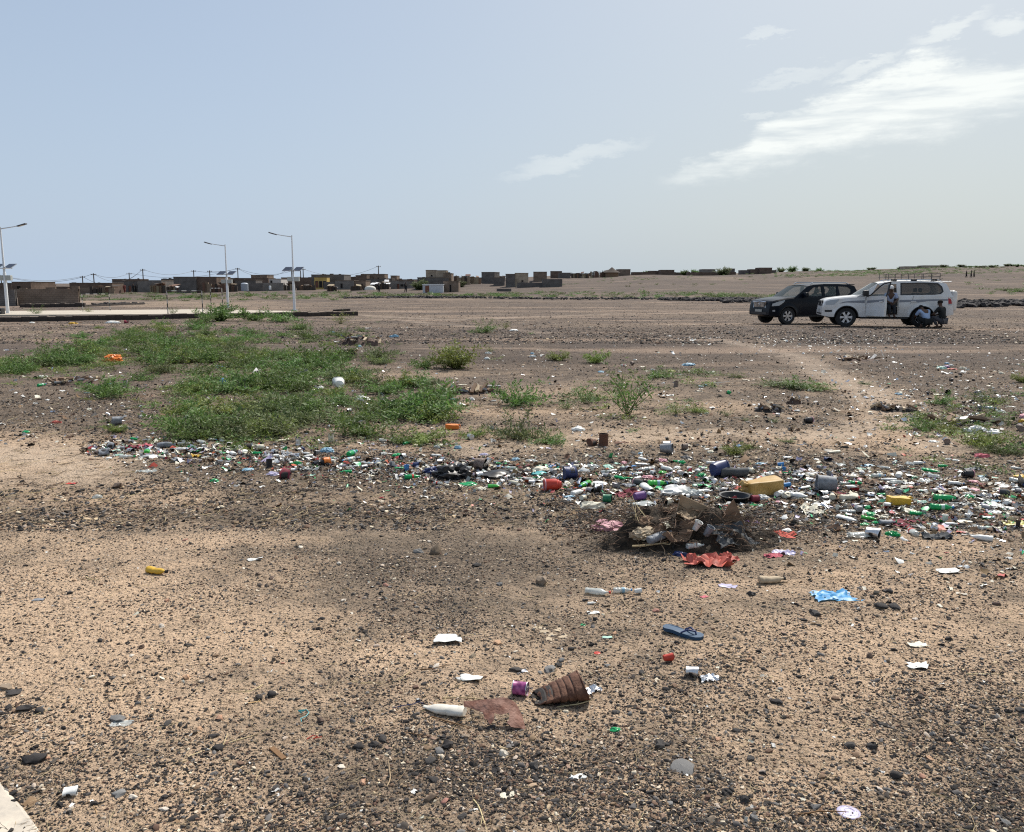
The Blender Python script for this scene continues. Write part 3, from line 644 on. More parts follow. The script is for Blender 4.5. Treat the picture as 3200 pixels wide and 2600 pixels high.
# white container with brown door
root = bpy.data.objects.new('container', None); COL.objects.link(root); d = 146; X0, X1 = xat(1321, 914, d), xat(1385, 914, d); zb, zt = atz(1350, 915, d), atz(1350, 888, d)
root.location = ((X0 + X1) / 2, d, zb); tag(root, 'white sheet metal container with a brown door and bright roof', 'container')
CW = mat('container_white', (.62, .64, .68), .45, var=.1, vscale=.7); mb = MB(); hw = (X1 - X0) / 2; h = zt - zb
nrib = 22
for k in range(nrib):
    a = -hw + (2 * hw) * k / nrib; mb.add(box(a, a + 2 * hw / nrib * .6, -.03, .03, 0, h - .1))
mb.add(box(-hw, hw, .032, 2.4, -.3, h - .1)); ob('wall', mb.mesh('container_wall', CW), root)
ob('roof', MB().add(box(-hw - .08, hw + .08, -.1, 2.5, h - .1, h)).mesh('container_roof', mat('container_roof', (.82, .84, .86), .35)), root)
ob('door', MB().add(box(-hw + .45, -hw + 1.1, -.07, -.035, .05, h - .25)).mesh('container_door', DOORB), root)
# lean-to shacks of poles, sheets and scrub
SHM = [mat('shack_dark', (.06, .048, .042), .95, rnd=.3), mat('shack_brown', (.17, .10, .07), .95, rnd=.3), mat('shack_sheet', (.55, .54, .55), .5, rnd=.2), mat('shack_tan', (.26, .2, .14), .9, rnd=.2)]
def shack(x0, x1, yt, yb, d, label, seed):
    r_ = random.Random(seed); X0, X1 = xat(x0, yb, d), xat(x1, yb, d); c = (x0 + x1) / 2; zb, h = atz(c, yb, d), atz(c, yt, d) - atz(c, yb, d); w_ = X1 - X0
    root = bpy.data.objects.new('shack', None); COL.objects.link(root); root.location = ((X0 + X1) / 2, d, zb); tag(root, label, 'shack', 'patched shacks of the village')
    mb = MB(); n = max(4, int(w_ / .55))
    for k in range(n):
        x = -w_ / 2 + w_ * k / n; mb.add(box(x, x + w_ / n * r_.uniform(.8, 1.15), r_.uniform(0, .3), r_.uniform(.35, .5), -.6, h * r_.uniform(.62, .95)), r_.choice((0, 0, 1, 3)))
    ob('wall', mb.mesh('shack_wall', SHM), root)
    mb = MB()
    for k in range(max(3, int(w_ / 1.1))):
        x = r_.uniform(-w_ / 2, w_ / 2 - .8); z = h * r_.uniform(.7, .97); s_ = r_.uniform(.6, 1.5); mm_ = Matrix.Translation((x, r_.uniform(-.2, 1), z)) @ Euler((r_.uniform(-.3, .3), r_.uniform(-.25, .25), r_.uniform(-.3, .3))).to_matrix().to_4x4()
        mb.add(box(0, s_, 0, 1.8, 0, .07), r_.choice((0, 1, 2, 3, 1)), mm_)
    ob('roof', mb.mesh('shack_roof', SHM), root)
    mb = MB()
    for k in range(5):
        x = r_.uniform(-w_ / 2, w_ / 2); mb.add(tube([(x, -.1, -.4), (x + r_.uniform(-.2, .2), -.1, h * r_.uniform(.8, 1.15))], .05, 5))
    ob('poles', mb.mesh('shack_poles', BEAM), root)
for a in ((281, 358, 893, 920, 156, 'brushwood and sheet shack with white tarpaulin bits at far left'), (468, 516, 886, 908, 172, 'patched shack left of the yellow house'), (632, 700, 881, 907, 172, 'dark shack with pale sheets on top before the tall brown block'),
          (700, 742, 887, 908, 170, 'dark shack just behind the middle lamp post'), (886, 925, 885, 906, 176, 'shack of stacked poles right of the drum wall'), (926, 985, 890, 907, 176, 'low brush shelter left of the yellow arches'),
          (1022, 1052, 892, 903, 172, 'blue tinted tarp shack before the dark wall'), (1096, 1142, 892, 903, 170, 'low heap like shelter left of the white dome'), (1172, 1216, 880, 904, 172, 'shelter with blue and brown walls right of the white dome'),
          (1418, 1468, 860, 882, 200, 'red brown brush shacks left on the slope'), (1462, 1504, 864, 880, 210, 'low red brown fence shack below the grey cube'), (1785, 1842, 853, 866, 262, 'row of brush shelters on the ridge'),
          (1845, 1905, 847, 864, 266, 'long brush hut left of the pointed roof'), (1542, 1580, 862, 872, 222, 'small brown shelters behind the twin house'), (520, 545, 893, 907, 170, 'little pale stall before the yellow house')):
    shack(*a, seed=a[0])
# hut with pointed roof
d = 265; g0 = G(1912, 862, d); root = bpy.data.objects.new('pointed_hut', None); COL.objects.link(root); root.location = (g0[0], d, atz(1912, 862, d)); tag(root, 'dark hut with a pointed thatch roof on the ridge', 'hut')
ob('wall', MB().add(lathe([(2.0, -.5), (2.0, 1.2)], 14)).mesh('hut_wall', SHM[1]), root); ob('roof', MB().add(lathe([(2.6, 1.0), (1.2, 1.7), (.08, 2.6)], 14)).mesh('hut_roof', mat('thatch_dark', (.075, .06, .05), .95, bump=.5, bscale=8), 30), root)
# white sun shade roof and white dome tent
d = 174; root = bpy.data.objects.new('sun_shelter', None); COL.objects.link(root); root.location = (xat(1186, 890, d), d, atz(1186, 904, d)); tag(root, 'open shelter with a bright white sheet roof', 'shelter')
ob('roof', MB().add(box(-1.9, 1.9, 0, 2.6, .9, 1.0), 0, Matrix.Rotation(.12, 4, 'X')).mesh('shelter_roof', mat('sheet_white', (.8, .8, .8), .4)), root)
for sx_ in (-1.8, 1.8): ob('post', MB().add(tube([(sx_, .1, -.3), (sx_, .1, .95)], .05, 5)).mesh('shelter_post', BEAM), root)
d = 170; tag(ob('dome_tent', MB().add(lathe([(1.15, -.2), (1.1, .2), (.85, .5), (.45, .68), (.05, .74)], 18)).mesh('dome_tent', mat('canvas_white', (.62, .6, .54), .7), 60), None, (xat(1157, 903, d), d, atz(1157, 903, d)), (0, 0, 0), (1, .8, .85)), 'cream domed tent between the shacks', 'tent')
d = 181; dr_ = ob('water_drum', MB().add(lathe([(.3, 0), (.3, .85), (.24, .95), (.08, 1.0)], 12)).mesh('water_drum', mat('drum_white', (.75, .77, .78), .4), 40), None, (xat(844, 905, d), d, atz(844, 905, d)), (0, 0, 0), .8); tag(dr_, 'small white drum standing before the grey wall', 'drum')
d = 179; tag(ob('water_tank', MB().add(lathe([(.75, -.1), (.75, 1.3), (.5, 1.5), (.1, 1.55)], 14)).mesh('water_tank', mat('tank_grey', (.32, .36, .42), .5), 40), None, (xat(765, 907, d), d, atz(765, 907, d)), (0, 0, 0), 1), 'blue grey rounded water tank by the dark wall', 'tank')
# kerb walls, court slab, goals
KB = mat('black_stone', (.052, .042, .038), .9, var=.5, vscale=2.2, bump=.4, bscale=6); KT = mat('kerb_top', (.26, .21, .17), .9, var=.2, vscale=1.2)
def kerb(name, pts, dpts, h, wd, label, topm=True):
    """a low wall along picture points with given distances, stone by stone"""
    P = [G(px, 960, d) for (px, _), d in zip(pts, dpts)]
    root = bpy.data.objects.new(name, None); COL.objects.link(root); root.location = P[0]; tag(root, label, 'kerb wall'); o0 = P[0]
    mb = MB(); mt = MB(); st = .38; r_ = random.Random(len(pts) + int(h * 100))
    for a, b_ in zip(P[:-1], P[1:]):
        L_ = (b_ - a).length; n = max(1, int(L_ / st)); a3 = math.atan2(b_[1] - a[1], b_[0] - a[0])
        for k in range(n):
            p = a.lerp(b_, (k + .5) / n); zz = gzs(p[0], p[1]); hh = h * r_.uniform(.86, 1.1)
            M_ = Matrix.Translation(Vector((p[0], p[1], zz)) - o0) @ Matrix.Rotation(a3 + r_.uniform(-.02, .02), 4, 'Z')
            so = ob('stone', MB().add(box(-L_ / n / 2 * .995, L_ / n / 2 * .995, r_.uniform(-.03, 0), wd, -.4, hh), 0).mesh('kerb_stone', KB), root); so.matrix_local = M_
            if topm: mt.add(box(-L_ / n / 2, L_ / n / 2, .03, wd + .02, hh + .002, hh + .03), 0, M_)
    if topm: ob('capping', mt.mesh(name + '_capping', KT), root)
kerb('kerb_wall', [(-300, 0), (250, 0), (560, 0), (900, 0), (1118, 0)], [41.5, 43.5, 46.0, 49.0, 51.5], .23, .35, 'long black stone retaining kerb before the pale court slab')
kerb('kerb_wall', [(62, 0), (265, 0)], [72, 73], .30, .4, 'black stone kerb below the left yard wall')
kerb('kerb_wall', [(266, 0), (350, 0), (452, 0)], [73.5, 80, 88], .16, .3, 'thin line of black stones running right from the yard wall kerb', topm=False)
SL = mat('pale_concrete', (.47, .415, .34), .85, var=.06, vscale=.5)
cs = [(-700, 56.5), (-700, 49.0), (60, 49.5), (480, 50.5), (930, 54.0), (905, 56.5), (620, 60), (300, 58.0), (60, 56.3)]
mb = MB(); V_ = []
for (px, d) in cs:
    x = (px - CX) / F * d; V_.append((x, d))
bm = bmesh.new()
fine = []
for a, b_ in zip(V_, V_[1:] + V_[:1]):
    for k in range(12): fine.append((a[0] + (b_[0] - a[0]) * k / 12, a[1] + (b_[1] - a[1]) * k / 12))
zz = max(float(gzs(*p)) for p in fine) + .06
tv = [bm.verts.new((p[0], p[1], zz)) for p in fine]; lv = [bm.verts.new((p[0], p[1], zz - .5)) for p in fine]
bm.faces.new(tv); 
for k in range(len(fine)): bm.faces.new((tv[k - 1], lv[k - 1], lv[k], tv[k]))
bmesh.ops.recalc_face_normals(bm, faces=bm.faces[:])
me = bpy.data.meshes.new('court'); bm.to_mesh(me); bm.free(); me.materials.append(SL)
tag(ob('court_pavement', me), 'pale concrete sports court slab', kind='structure')
BW = mat('post_black', (.03, .03, .03), .6); WW = mat('post_white', (.45, .43, .40), .5)
def striped(p0, p1, r_, n, nm, parent, o0):
    mb = MB(); a, b_ = Vector(p0) - o0, Vector(p1) - o0
    for k in range(n): mb.add(tube([a.lerp(b_, k / n), a.lerp(b_, (k + 1) / n)], r_, 8), k % 2)
    return ob(nm, mb.mesh('goal_' + nm, [BW, WW]), parent)
def goal(xa, xb, yt, da, db, back, label):
    pa, pb = G(xa, 980, da), G(xb, 980, db); pa.z = gzs(pa.x, pa.y); pb.z = gzs(pb.x, pb.y); za = atz(xa, yt, da); zb_ = atz(xb, yt, db)
    root = bpy.data.objects.new('football_goal', None); COL.objects.link(root); root.location = pa; tag(root, label, 'football goal', 'striped goals on the court'); o0 = pa
    striped(pa, (pa.x, pa.y, za), .03, 6, 'post', root, o0); striped(pb, (pb.x, pb.y, zb_), .03, 6, 'post', root, o0)
    striped((pa.x, pa.y, za), (pb.x, pb.y, zb_), .03, 7, 'crossbar', root, o0)
    if back:
        q_ = G(back[0], 975, back[1]); zq = atz(back[0], back[2], back[1])
        striped((q_.x, q_.y, gzs(q_.x, q_.y)), (q_.x, q_.y, zq), .03, 6, 'post', root, o0); striped((pb.x, pb.y, zb_), (q_.x, q_.y, zq), .038, 5, 'crossbar', root, o0)
goal(260, 345, 919, 57, 57.5, None, 'left striped goal frame on the pale court before the yard wall')
goal(525, 634, 909, 50.5, 50.5, None, 'right striped goal frame on the pale court with white crossbar')
goal(661, 697, 901, 66, 60, None, 'small striped frame standing left of the middle street lamp')
# solar street lamps
LG = mat('galvanised', (.58, .60, .62), .35, metal=.6); LW = mat('lamp_white', (.72, .74, .77), .35); PVM = mat('solar_cells', (.02, .025, .05), .2, spec=.7); LHM = mat('lamp_head', (.07, .07, .08), .4); BOXM = mat('battery_box', (.38, .40, .39), .5)
def street_lamp(px, d, ytop, armdir, yaw, label):
    g = G(px, 980, d); g.z = gzs(g.x, g.y); zt = atz(px, ytop, d) - g.z
    root = bpy.data.objects.new('street_lamp', None); COL.objects.link(root); root.location = g; root.rotation_euler = (0, 0, yaw); tag(root, label, 'street lamp', 'solar street lamps by the court')
    k = zt / 5.5
    pole = ob('pole', MB().add(lathe([(.095, 0), (.09, 2.6 * k), (.065, 2.65 * k), (.04, 5.5 * k)], 12)).mesh('lamp_pole', LW, 50), root)
    bp_ = MB(); bp_.add(box(-.2, .2, -.2, .2, -.05, .04)); 
    for sx_ in (-.14, .14):
        for sy_ in (-.14, .14): bp_.add(lathe([(.02, .042), (.02, .1)], 6), 0, Matrix.Translation((sx_, sy_, 0)))
    ob('base_plate', bp_.mesh('lamp_base', LG), root)
    arm = ob('arm', MB().add(tube([(0, 0, 5.38 * k), (armdir * .75, 0, 5.5 * k), (armdir * 1.05, 0, 5.56 * k)], [.035, .028, .025], 6)).mesh('lamp_arm', LG, 60), root)
    hd = ob('lamp_head', MB().add(bbox(-.28, .28, -.12, .12, -.035, .035, .02)).mesh('lamp_head', LHM), root, (armdir * 1.3, 0, 5.62 * k), (0, -armdir * .28, 0))
    ob('lens', MB().add(box(-.2, .1, -.09, .09, -.045, -.036)).mesh('lamp_lens', mat('lens', (.7, .7, .66), .2)), hd)
    for s_ in (-1, 1):
        pn = ob('solar_panel', MB().add(box(-.42, .42, -.33, .33, -.02, .02)).mesh('panel_frame', LG), root, (s_ * .37, .0, 3.05 * k), (R(32), 0, R(-24)), .8)
        mb = MB()
        for i in range(6):
            for j in range(4): mb.add(box(-.395 + i * .132, -.395 + i * .132 + .122, -.305 + j * .153, -.305 + j * .153 + .145, .021, .024))
            for j in range(4): mb.add(box(-.395 + i * .132, -.395 + i * .132 + .122, -.305 + j * .153, -.305 + j * .153 + .145, -.024, -.021))
        ob('cells', mb.mesh('panel_cells', PVM), pn)
    ob('bracket', MB().add(box(-.5, .5, -.03, .03, 2.9 * k, 2.95 * k)).mesh('panel_bracket', LG), root)
    for s_ in (-1, 1): ob('battery_box', MB().add(bbox(s_ * .24 - .17, s_ * .24 + .17, -.12, .12, 2.15 * k, 2.48 * k, .02)).mesh('battery_box', BOXM), root)
street_lamp(25, 52, 709, 1, 0, 'solar street lamp at the left edge with its arm pointing right')
street_lamp(714, 66.5, 764, -1, 0, 'middle solar street lamp behind the green shrubs')
street_lamp(921, 60, 735, -1, 0, 'rightmost and nearest looking solar street lamp before the slope')
# power poles and lines
def pole(px, yt, yb, d, label):
    g = P3(px, yb, d); zt = atz(px, yt, d); root = bpy.data.objects.new('power_pole', None); COL.objects.link(root); root.location = g; tag(root, label, 'power pole', 'wooden power poles behind the village')
    ob('pole', MB().add(tube([(0, 0, -3), (0, 0, zt - g.z)], [.15, .10], 6)).mesh('power_pole', BEAM), root)
    ob('crossarm', MB().add(box(-.6, .6, -.05, .05, zt - g.z - .35, zt - g.z - .25)).mesh('crossarm', BEAM), root)
    for s_ in (-.5, 0, .5): ob('insulator', MB().add(lathe([(.05, 0), (.06, .1), (.03, .2)], 6)).mesh('insulator', WW), root, (s_, 0, zt - g.z - .25))
    return Vector((g.x, d, zt - .1))
PL = [pole(5, 859, 890, 175, 'power pole at the far left edge behind the houses'), pole(259, 862, 886, 190, 'leftmost short power pole over the long flat house'), pole(295, 854, 896, 180, 'taller power pole second from the left over the long flat house'),
      pole(405, 852, 880, 200, 'power pole rising behind the three doorway house'), pole(448, 840, 878, 190, 'tall power pole above the lighter grey house'), pole(606, 844, 868, 210, 'left power pole above the big dark block'),
      pole(656, 845, 868, 205, 'right power pole above the tall brown block'), pole(744, 837, 870, 210, 'power pole right of the middle street lamp'), pole(912, 834, 870, 215, 'power pole hidden partly by the right street lamp'),
      pole(940, 835, 868, 212, 'left one of the close pair of power poles'), pole(948, 839, 868, 208, 'right one of the close pair of power poles'), pole(1183, 830, 860, 220, 'lone power pole above the red brown house')]
LMm = mat('cable', (.05, .05, .055), .6)
def cable(a, b_, sag, label):
    P = [a.lerp(b_, k / 14) - Vector((0, 0, sag * 4 * (k / 14) * (1 - k / 14))) for k in range(15)]
    tag(ob('power_line', MB().add(tube([p - P[0] for p in P], .028, 4)).mesh('power_line', LMm), None, P[0]), label, 'cable', 'sagging power lines over the village')
for a, b_, s_, l in ((0, 1, 1.0, 'low power line sagging from the left edge to the short pole'), (0, 2, 1.5, 'upper power line from the left edge to the second pole'), (1, 4, 2.6, 'deep sagging line between the short pole and the tall pole'), (2, 3, .9, 'line between the second pole and the doorway house pole'),
                     (2, 4, 2.1, 'line from the second pole to the tall pole'), (4, 5, 1.1, 'line from the tall pole to the big dark block'), (3, 7, 1.6, 'long line passing behind the big dark block'), (5, 7, .7, 'line over the tall brown block to the lamp'),
                     (6, 7, .4, 'short line rising to the pole right of the middle lamp'), (7, 8, 2.2, 'line sagging between the middle and right lamps'), (7, 9, 1.6, 'second line between the middle and right lamps'), (10, 11, 2.0, 'long line from the pole pair to the lone pole')):
    cable(PL[a], PL[b_], s_, l)
# ------------------------------------------------------------------ cars
TYRE = mat('tyre_rubber', (.022, .022, .023), .85, bump=.3, bscale=40); RIM = mat('alloy', (.62, .63, .65), .3, metal=.7); BLK = mat('black_plastic', (.025, .025, .027), .55)
GLASS = mat('car_glass', (.10, .13, .125), .04, alpha=.42, spec=.8); GLASSD = mat('car_glass_dark', (.02, .024, .026), .05, alpha=.66, spec=.8); CHR = mat('chrome', (.75, .76, .78), .15, metal=1)
LENS = mat('headlamp_lens', (.36, .38, .40), .12, spec=.8); RED = mat('tail_lamp', (.35, .015, .02), .25); SEAT = mat('car_seat', (.16, .145, .13), .8); UNDER = mat('underbody', (.018, .017, .017), .9); STRIPE = mat('side_stripe', (.22, .23, .26), .45)
WPAINT = mat('white_paint', (.72, .73, .74), .35, coat=.4, col2=(.64, .62, .59), vscale=2.2, detail=6); DPAINT = mat('dark_paint', (.004, .007, .013), .28, coat=.0, spec=.16); PLATE = mat('number_plate', (.35, .36, .34), .5)
def wheel(parent, x, y, r, side, spokes, nm='wheel'):
    """side: -1 faces -y"""
    Mx = Matrix.Rotation(math.pi / 2 * -side, 4, 'X')
    w = ob(nm, MB().add(lathe([(r * .62, -.11), (r * .93, -.125), (r * .995, -.09), (r, 0), (r * .995, .09), (r * .93, .125), (r * .62, .11), (r * .6, .0)], 32, (False, False)), 0, Mx).mesh('tyre', TYRE, 40), parent, (x, y, r))
    mb = MB(); mb.add(lathe([(r * .63, .10), (r * .60, .112), (r * .57, .10), (r * .55, .03)], 28, (False, False)), 0, Mx); mb.add(lathe([(.0, .095), (r * .14, .095), (r * .16, .07)], 12, (False, False)), 0, Mx)
    for k in range(spokes):
        for dd in ((-.13, .13) if spokes <= 6 else (0,)):
            a = 2 * math.pi * k / spokes + dd * .9
            mb.add(box(r * .12, r * .585, -.022 if spokes <= 6 else -.03, .022 if spokes <= 6 else .03, .055, .092), 0, Mx @ Matrix.Rotation(a, 4, 'Z'))
    ob('rim', mb.mesh('rim', RIM, 40), w); ob('brake_drum', MB().add(lathe([(.0, -.05), (r * .58, -.05), (r * .58, .02), (.0, .02)], 20, (False, False)), 0, Mx).mesh('brake_drum', UNDER), w)
def interp(P, x): return float(np.interp(x, [p[0] for p in P], [p[1] for p in P]))
class Car:
    pass
def car(name, label, cat_, Lc, wb, x1, paint, topP, botz, hwmax, belt, roofP, wr, side_wins, pill, ext, spokes, glassm, open_door=None):
    """local x runs front to rear, y to the car's right, near side is -y"""
    root = bpy.data.objects.new(name, None); COL.objects.link(root); tag(root, label, cat_, 'parked off road cars')
    ax = (x1, x1 + wb); arch = wr * 1.2
    xs = sorted(set([0, .02, .05, .09, .14, .2, .3, .4] + [round(v, 3) for v in np.arange(.5, Lc - .3, .1)] + [Lc - .3, Lc - .2, Lc - .12, Lc - .06, Lc - .02, Lc] + [a + arch * math.cos(t_) for a in ax for t_ in np.linspace(0, math.pi, 15)] + ([open_door[0], open_door[1]] if open_door else [])))
    def zbot(x):
        z = interp(botz, x)
        for a in ax:
            if abs(x - a) < arch: z = max(z, wr + math.sqrt(max(0, arch ** 2 - (x - a) ** 2)) * 1.0)
        return z
    def hw(x, z):
        pl = 1 - .16 * max(0, (.55 - x) / .55) ** 2.2 - .10 * max(0, (x - (Lc - .4)) / .4) ** 2.2
        k = interp([(.3, .955), (.55, .99), (.85, 1.0), (1.02, .985), (1.12, .965), (1.3, .945)], z)
        fl = 0
        for a in ax: fl = max(fl, .03 * max(0, 1 - abs(math.hypot(x - a, z - wr) - arch) / .09))
        return hwmax * pl * k + fl
    NL, NT = 9, 8; mb = MB(); rings = []
    for x in xs:
        zb, zt = zbot(x), interp(topP, x); zb = min(zb, zt - .02); ring = []
        for k in range(NL + 1):
            z = zb + (zt - .05 - zb) * k / NL; ring.append((x, -hw(x, z), z))
        wt = hw(x, zt) - .05
        for k in range(NT + 1):
            u_ = -1 + 2 * k / NT; ring.append((x, u_ * wt, zt + .035 * (1 - u_ * u_) - .0))
        for k in range(NL, -1, -1):
            z = zb + (zt - .05 - zb) * k / NL; ring.append((x, hw(x, z), z))
        rings.append(ring)
    n = len(rings[0]); V_ = [v for r_ in rings for v in r_]; Fc = []
    for i in range(len(rings) - 1):
        for k in range(n):
            xm = (xs[i] + xs[i + 1]) / 2
            if open_door and open_door[0] <= xm <= open_door[1] and 1 <= k <= NL: continue
            a, b_ = i * n + k, i * n + (k + 1) % n
            Fc.append((a, b_, b_ + n, a + n))
    Fc.append(tuple(range(n))[::-1]); Fc.append(tuple((len(rings) - 1) * n + k for k in range(n)))
    # floor of the cabin shows as the hood skin is cut open where the cabin stands
    cab0, cab1 = roofP[0][0] + .25, roofP[-1][0] - .15
    Fc = [f for f in Fc if not (len(f) == 4 and all(NL + 1 <= (i % n) <= NL + NT + 1 for i in f) and cab0 < (V_[f[0]][0] + V_[f[2]][0]) / 2 < cab1 and V_[f[0]][2] > belt - .12)]
    body = ob('body', me_from('car_body', V_, Fc, [paint], smooth=32), root)
    # greenhouse
    zr = max(p[1] for p in roofP); wb0 = hwmax * .945; wr0 = hwmax * .76
    def yy(z): return wb0 + (wr0 - wb0) * (z - belt) / (zr - belt)
    bm = bmesh.new()
    def loop(pts):
        vs_ = [bm.verts.new((x, 0, z)) for x, z in pts]; return [bm.edges.new((vs_[k - 1], vs_[k])) for k in range(len(vs_))]
    outl = [(p[0], p[1]) for p in roofP]; outl = [(roofP[0][0], belt - .03)] + outl[1:-1] + [(roofP[-1][0], belt - .03)]
    # dense outline
    E = loop(outl)
    for wn in side_wins: E += loop(wn)
    bmesh.ops.triangle_fill(bm, use_beauty=True, use_dissolve=False, edges=E)
    bm.verts.index_update(); VV = [v.co.copy() for v in bm.verts]; FF = [[v.index for v in f.verts] for f in bm.faces]; bm.free()
    for s_ in (-1, 1):
        mb = MB(); mb.add(([(v.x, s_ * yy(v.z), v.z) for v in VV], FF)); mb.add(([(v.x, s_ * (yy(v.z) - .05), v.z) for v in VV], FF))
        for wn in side_wins + [outl]:
            m_ = len(wn)
            mb.add(([(x, s_ * yy(z), z) for x, z in wn] + [(x, s_ * (yy(z) - .05), z) for x, z in wn], [(k, (k + 1) % m_, (k + 1) % m_ + m_, k + m_) for k in range(m_)]))
        if s_ == -1 and open_door:
            cut = open_door[1]
            mb.F = [f for f in mb.F if not (sum(mb.V[i][0] for i in f) / len(f) < cut - .02 and sum(mb.V[i][2] for i in f) / len(f) < interp(outl[1:-1], sum(mb.V[i][0] for i in f) / len(f)) - .12 and sum(mb.V[i][0] for i in f) / len(f) > open_door[0] + .15)]; mb.I = [0] * len(mb.F)
        ob('side_frame', mb.mesh('car_side', pill), root)
        for k, wn in enumerate(side_wins):
            if s_ == -1 and open_door and k == 0: continue
            mb = MB(); mb.add(([(x, s_ * (yy(z) - .02), z) for x, z in wn], [list(range(len(wn)))])); ob('side_window', mb.mesh('side_glass', glassm if k else GLASS), root)
    # roof skin with crown, windscreen and rear glass
    rp = roofP[1:-1]; V_, Fc = [], []
    for (x, z) in rp:
        for k in range(11):
            u_ = -1 + 2 * k / 10; V_.append((x, u_ * (yy(z) + .004), z + .05 * (1 - abs(u_) ** 2.5)))
    for i in range(len(rp) - 1):
        for k in range(10): a = i * 11 + k; Fc.append((a, a + 1, a + 12, a + 11))
    V2 = [(x, y, z - .05) for x, y, z in V_]; mb = MB(); mb.add((V_, Fc)); mb.add((V2, Fc)); ob('roof', mb.mesh('car_roof', paint, 60), root)
    def scr(a, b_, nm, m_, ins):
        V_, Fc = [], []
        for t_ in np.linspace(0, 1, 5):
            x, z = a[0] + (b_[0] - a[0]) * t_, a[1] + (b_[1] - a[1]) * t_
            for k in range(9):
                u_ = -1 + 2 * k / 8; V_.append((x + ins * (1 - u_ * u_), u_ * (yy(z) - .03), z + .03 * (1 - u_ * u_)))
        for i in range(4):
            for k in range(8): q_ = i * 9 + k; Fc.append((q_, q_ + 1, q_ + 10, q_ + 9))
        return ob(nm, me_from(nm, V_, Fc, [m_], smooth=180), root)
    scr((roofP[0][0], belt - .02), roofP[1], 'windscreen', GLASS, -.08)
    scr((roofP[-1][0], belt - .02), roofP[-2], 'rear_window', GLASSD, .04)
    # cabin
    mb = MB(); mb.add(box(cab0 - .3, cab1, -hwmax * .86, hwmax * .86, .42, .5)); ob('floor', mb.mesh('cabin_floor', UNDER), root)
    mb = MB(); mb.add(box(roofP[0][0] + .05, roofP[0][0] + .5, -hwmax * .84, hwmax * .84, .85, belt + .0)); ob('dashboard', mb.mesh('dashboard', BLK), root)
    for i, xr in enumerate((roofP[1][0] + .32, roofP[1][0] + 1.25)):
        for y_ in (-.42, .42):
            mb = MB(); mb.add(bbox(-.28, .25, -.25, .25, .5, .82, .04)); mb.add(bbox(-.09, .09, -.25, .25, .0, .62, .05), 0, Matrix.Translation((.27, 0, .75)) @ Matrix.Rotation(.22, 4, 'Y')); mb.add(bbox(-.05, .05, -.13, .13, 0, .17, .03), 0, Matrix.Translation((.44, 0, 1.40)))
            ob('seat', mb.mesh('car_seat', SEAT, 40), root, (xr, y_, 0))
    mb = MB(); mb.add(tube([(0, .18 * math.cos(a), .18 * math.sin(a)) for a in np.linspace(0, 6.28, 17)], .015, 5), 0, Matrix.Translation((roofP[1][0] - .12, -.42, 1.1)) @ Matrix.Rotation(-.4, 4, 'Y')); ob('steering_wheel', mb.mesh('steering_wheel', BLK), root)
    # underbody, wheel wells, wheels
    mb = MB(); mb.add(box(.35, Lc - .35, -hwmax * .6, hwmax * .6, botz[2][1] - .08, .55))
    for a in ax:
        mb.add(box(a - arch * .9, a + arch * .9, -hwmax * .55, hwmax * .55, wr * .8, wr + arch * .98)); mb.add(tube([(a, -hwmax * .8, wr), (a, hwmax * .8, wr)], .06, 8))
    ob('underbody', mb.mesh('underbody', UNDER), root)
    for a in ax:
        for s_ in (-1, 1):
            wheel(root, a, s_ * (hwmax - .13), wr, s_, spokes)
            mb = MB(); pts = []
            for t_ in np.linspace(0.02, math.pi - .02, 13): pts.append((a + arch * math.cos(t_), wr + arch * math.sin(t_)))
            V_ = []
            for x, z in pts: V_ += [(x, s_ * (hw(x, z) + .012), z), (x - (x - a) * .07, s_ * (hw(x, z) + .012), z - (z - wr) * .07), (x - (x - a) * .07, s_ * (hw(x, z) - .25), z - (z - wr) * .07)]
            Fc = [q2 for i in range(12) for q2 in ((i * 3, i * 3 + 3, i * 3 + 4, i * 3 + 1), (i * 3 + 1, i * 3 + 4, i * 3 + 5, i * 3 + 2))]
            ob('wheel_arch', me_from('wheel_arch', V_, Fc, [BLK]), root)
    c = Car(); c.root = root; c.hw = hw; c.yy = yy; c.belt = belt; c.Lc = Lc; c.top = topP; return c
def patch(c, nm, m_, pts, s_, off=.008, parent=None):
    """a panel that follows the car's side: list of (x, z)"""
    bm = bmesh.new(); bm.faces.new([bm.verts.new((x, 0, z)) for x, z in pts]); bmesh.ops.triangulate(bm, faces=bm.faces[:])
    for k in range(3): bmesh.ops.subdivide_edges(bm, edges=[e for e in bm.edges if e.calc_length() > .06], cuts=1, use_grid_fill=True); bmesh.ops.triangulate(bm, faces=bm.faces[:])
    for v in bm.verts: v.co.y = s_ * (c.hw(v.co.x, v.co.z) + off)
    bm.verts.index_update(); V_ = [tuple(v.co) for v in bm.verts]; Fc = [[v.index for v in f.verts] for f in bm.faces]; bd = [(e.verts[0].index, e.verts[1].index) for e in bm.edges if len(e.link_faces) == 1]; bm.free()
    n = len(V_); V_ += [(x, y - s_ * .03, z) for x, y, z in V_]; Fc += [(a, b_, b_ + n, a + n) for a, b_ in bd]
    return ob(nm, me_from(nm, V_, Fc, [m_]), parent or c.root)
def seam(c, pts, s_, wd=.012):
    V_, Fc = [], []
    for x, z in pts: V_ += [(x - wd / 2, s_ * (c.hw(x, z) + .003), z), (x + wd / 2, s_ * (c.hw(x, z) + .003), z)]
    for k in range(len(pts) - 1): Fc.append((2 * k, 2 * k + 1, 2 * k + 3, 2 * k + 2))
    ob('door_seam', me_from('door_seam', V_, Fc, [BLK]), c.root)
